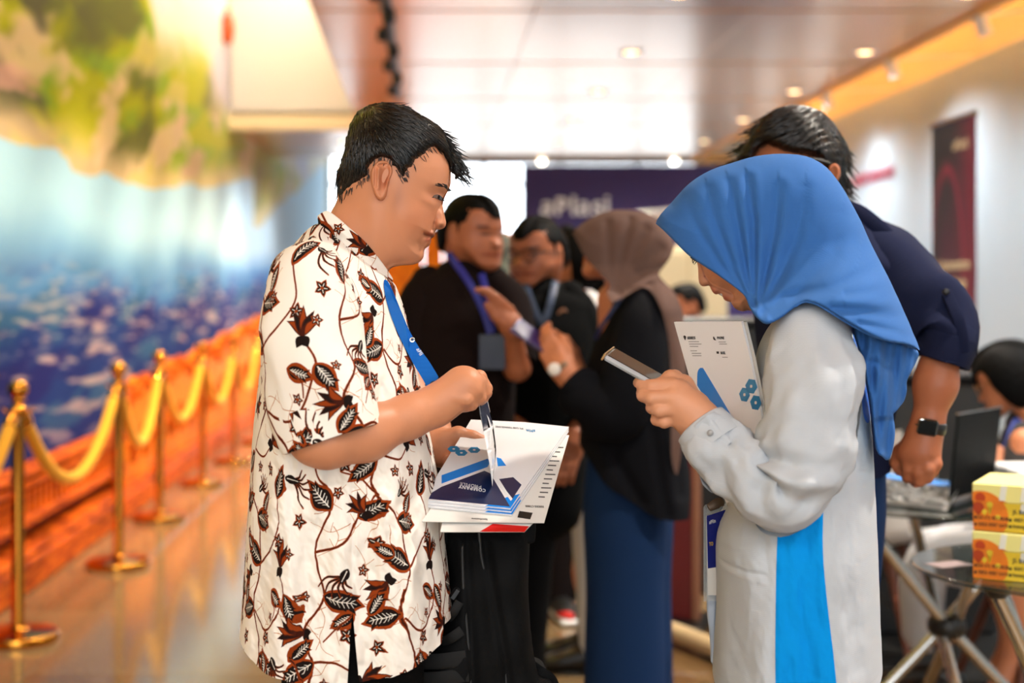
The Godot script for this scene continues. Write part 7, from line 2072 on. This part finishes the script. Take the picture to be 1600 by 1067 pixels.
func build_far_things() -> void:
	# purple backdrop with the white word
	var bd := thing("backdrop", "wide dark purple backdrop with a white word, standing before the bright far window", "backdrop", Vector3(2.05, 0, -12.0))
	var pb := MB.new(); pb.box(Vector3(0, 1.225, 0), Vector3(2.46, 2.41, .04), .006); part("panel", pb, mat("purple_print", Color(0.17, 0.125, 0.36), 0.7), bd)
	for s in [-1, 1]:
		var ft := MB.new(); ft.box(Vector3(1.0 * s, .01, 0), Vector3(.06, .02, .5), .004); part("foot", ft, M["chrome"], bd)
	letters("aPlasi", .21, mat("print_white", Color(0.85, 0.87, 0.9), 0.5), bd, Transform3D(Basis(), Vector3(-0.79, 2.08, .022)), "Droid Sans", true, .004)
	# roll-up banner near the right wall
	var rb := thing("rollup_banner", "tall dark magenta roll-up banner with pale text lines by the white wall", "banner", Vector3(2.58, 0, -6.95), -PI / 2)
	var im := Image.create(192, 640, false, Image.FORMAT_RGB8)
	for y in 640:
		for x in 192:
			var u := x / 192.0; var v := y / 640.0
			var c := Color(0.09, 0.07, 0.12).lerp(Color(0.36, 0.03, 0.16), smoothstep(.35, 1.0, u + .25 * v))
			var dd := Vector2((u - .35) * 192.0, (v - .38) * 640.0 * .42).length()
			c = c.lerp(Color(0.5, 0.08, 0.22), .9 * exp(-pow((dd - 74.0) / 5.0, 2.0)))
			c = c.lerp(Color(0.3, 0.06, 0.2), .6 * smoothstep(74.0, 20.0, dd))
			c = c.lerp(Color(0.05, 0.03, 0.05), smoothstep(.55, .8, v))
			im.set_pixel(x, y, c)
	var bm := MB.new(); bm.box(Vector3(0, 1.12, 0), Vector3(.57, 2.12, .004), .001)
	var mb2 := MB.new(); mb2.face([Vector3(-.285, .06, .003), Vector3(-.285, 2.18, .003), Vector3(.285, 2.18, .003), Vector3(.285, .06, .003)], [Vector2(0, 1), Vector2(0, 0), Vector2(1, 0), Vector2(1, 1)])
	part("back", bm, mat("banner_back", Color(0.25, 0.2, 0.25), 0.7), rb)
	part("print", mb2, mat("banner_print", Color.WHITE, 0.5, 0.0, {"albedo_texture": ImageTexture.create_from_image(im)}), rb)
	var cream := mat("cream_ink", Color(0.78, 0.7, 0.58), 0.6)
	var k := 0
	for w in ["Lab Automation", "Testing Made", "Far Easier"]:
		letters(w, .065, cream, rb, Transform3D(Basis(), Vector3(-.03, 1.48 - .09 * k, .006)), "Droid Sans", true, .001); k += 1
	letters("aPlasi", .07, cream, rb, Transform3D(Basis(), Vector3(.1, 2.06, .005)), "Droid Sans", true, .001)
	var tp := MB.new(); tp.box(Vector3(0, 2.19, 0), Vector3(.58, .025, .02), .004); part("top_bar", tp, M["chrome"], rb)
	var cs := MB.new(); cs.box(Vector3(0, .035, 0), Vector3(.62, .07, .14), .015); part("base", cs, M["chrome"], rb)
	var pl := MB.new(); pl.tube([Vector3(0, .06, -.04), Vector3(0, 2.18, -.012)], [.01], [.01], Vector3(0, 0, 1), 8, 4); part("pole", pl, M["chrome"], rb)
	# red words on the white wall
	var wl := thing("wall_lettering", "small faded red words on the white right wall", "lettering", Vector3(3.985, 2.39, -12.7), -PI / 2)
	letters("HARDY MODERN", .15, mat("faded_red", Color(0.6, 0.3, 0.36), 0.6), wl, Transform3D(), "Droid Sans", true, .01)
	# black counter behind, with a person on its far side
	var ct := thing("counter", "black covered counter between the two women", "counter", Vector3(1.5, 0, -6.6))
	var cb := MB.new(); cb.box(Vector3(0, .60, 0), Vector3(.76, 1.2, .5), .02); part("cover", cb, mat("black_cover", Color(0.02, 0.02, 0.021), 0.6), ct)
	var cl := MB.new(); cl.box(Vector3(0, 1.215, 0), Vector3(.80, .03, .54), .008); part("top", cl, M["black_plastic"], ct)
	var f := Fig.new(1085.0, 7.5)
	var hd := head_frame(f.L(1072, 480), PI + 0.5, -0.2, 0.98)
	var s := {"head": hd, "chest": f.L(1095, 590), "hip": f.L(1100, 700), "arms": [[f.L(1070, 540, .1), f.L(1060, 620, .12), f.L(1050, 660, .15), f.L(1045, 665, .15)], [f.L(1120, 540, -.1), f.L(1125, 620, -.1), f.L(1115, 660, -.0), f.L(1110, 665, .0)]], "feet": [f.L(1090, 930, .06), f.L(1110, 930, -.06)]}
	for i in 2: s.feet[i].y = 0.02
	var brown := skin("brown_skin", Color(0.62, 0.37, 0.25))
	var o := figure(f, "person in black bent down behind the black counter", brown, Color(0.75, 0.45, 0.42), s)
	var hh := MB.new(); hh.add(generic_hair(SHORT_HAIR, 0.008), hd); part("hair", hh, M["dull_hair"], o)
	part("jacket", limb([f.L(1105, 740), f.L(1100, 650), f.L(1096, 575), f.L(1092, 530), f.L(1086, 515)], [.17, .16, .17, .13, .06], [.13, .13, .13, .1, .06], 7, 20), M["black_vest"], o)
	trousers_of(f, o, s, M["black_trousers"])
	var c2 := thing("counter", "black covered counter standing behind the bending man's forearm", "counter", Vector3(1.98, 0, -5.75))
	var c3 := MB.new(); c3.box(Vector3(0, .50, 0), Vector3(.5, 1.0, .4), .02); part("cover", c3, mat("black_cover", Color(0.02, 0.02, 0.021), 0.6), c2)
	var c4 := MB.new(); c4.box(Vector3(0, 1.015, 0), Vector3(.54, .03, .44), .008); part("top", c4, M["black_plastic"], c2)
	# cream cabinet, wooden door, red stand and rolls
	var cabn := thing("cabinet", "tall cream cabinet in the background behind the taupe headscarf", "cabinet", Vector3(1.62, 0, -9.0))
	var cab := MB.new(); cab.box(Vector3(0, .82, 0), Vector3(.5, 1.64, .4), .01); part("body", cab, mat("cabinet_cream", Color(0.80, 0.74, 0.60), 0.5), cabn)
	for sx in [-1, 1]:
		var dr := MB.new(); dr.box(Vector3(.124 * sx, .84, .205), Vector3(.235, 1.52, .018), .004); var dn := part("door", dr, mat("cabinet_cream", Color(0.80, 0.74, 0.60), 0.5), cabn)
		var kn := MB.new(); kn.lathe([Vector2(0, 0), Vector2(.012, .0), Vector2(.012, .02), Vector2(0, .024)], 10, Vector3(.03 * sx, .9, .214), Basis(Vector3(1, 0, 0), PI / 2)); part("knob", kn, M["chrome"], dn)
	var wd := thing("wooden_screen", "golden wooden screen in the background beside the dark brown shirt", "screen", Vector3(-0.02, 0, -13.0))
	for i in 4:
		var ps := MB.new(); ps.box(Vector3(-.26 + .175 * i, .98, 0), Vector3(.165, 1.9, .04), .008); part("panel", ps, M["pale_wood"], wd)
	for y in [.04, 1.92]:
		var ra := MB.new(); ra.box(Vector3(0, y, 0), Vector3(.74, .06, .06), .01); part("rail", ra, M["carved_wood"], wd)
	var rs := thing("display_stand", "red display stand with pale wooden side, behind the navy top", "stand", Vector3(1.0, 0, -5.75), -0.35)
	var r1 := MB.new(); r1.box(Vector3(0, .45, 0), Vector3(.16, .84, .03), .004); part("red_board", r1, mat("stand_red", Color(0.33, 0.03, 0.05), 0.45), rs)
	var r2 := MB.new(); r2.box(Vector3(.095, .45, 0), Vector3(.03, .86, .04), .004); part("side", r2, mat("stand_wood", Color(0.5, 0.33, 0.24), 0.6), rs)
	var r3 := MB.new(); r3.box(Vector3(0, .015, 0), Vector3(.3, .03, .3), .006); part("base", r3, M["black_plastic"], rs)
	var rl := thing("roll", "pale poster roll with a bright blue end lying on the floor", "roll", Vector3(1.0, .048, -5.3), 0.4)
	var q1 := MB.new(); q1.lathe([Vector2(0, -.3), Vector2(.036, -.3), Vector2(.036, .2), Vector2(0, .2)], 20, Vector3.ZERO, Basis(Vector3(1, 0, 0), PI / 2)); part("tube", q1, mat("roll_cream", Color(0.72, 0.62, 0.46), 0.6), rl)
	var q2 := MB.new(); q2.lathe([Vector2(0, .19), Vector2(.044, .19), Vector2(.047, .2), Vector2(.047, .26), Vector2(.044, .268), Vector2(0, .27)], 24, Vector3.ZERO, Basis(Vector3(1, 0, 0), PI / 2)); part("end_cap", q2, mat("cap_blue", Color(0.0, 0.33, 0.6), 0.4), rl)
	var sg := thing("hanging_sign", "small white slanted sign beside the purple backdrop", "sign", Vector3(1.75, 1.92, -10.5), 0.0)
	var s1 := MB.new(); s1.box(Vector3.ZERO, Vector3(.42, .1, .02), .003, Basis(Vector3(0, 0, 1), 0.12)); part("board", s1, M["white_plastic"], sg)
	var s2 := MB.new(); s2.tube([Vector3(0, 0, -.02), Vector3(0, -1.92, -.02)], [.012], [.012], Vector3(0, 0, 1), 8, 3); part("pole", s2, M["chrome"], sg)
	var s3 := MB.new(); s3.lathe([Vector2(0, -1.92), Vector2(.14, -1.92), Vector2(.14, -1.905), Vector2(0, -1.9)], 20); part("base", s3, M["chrome"], sg)
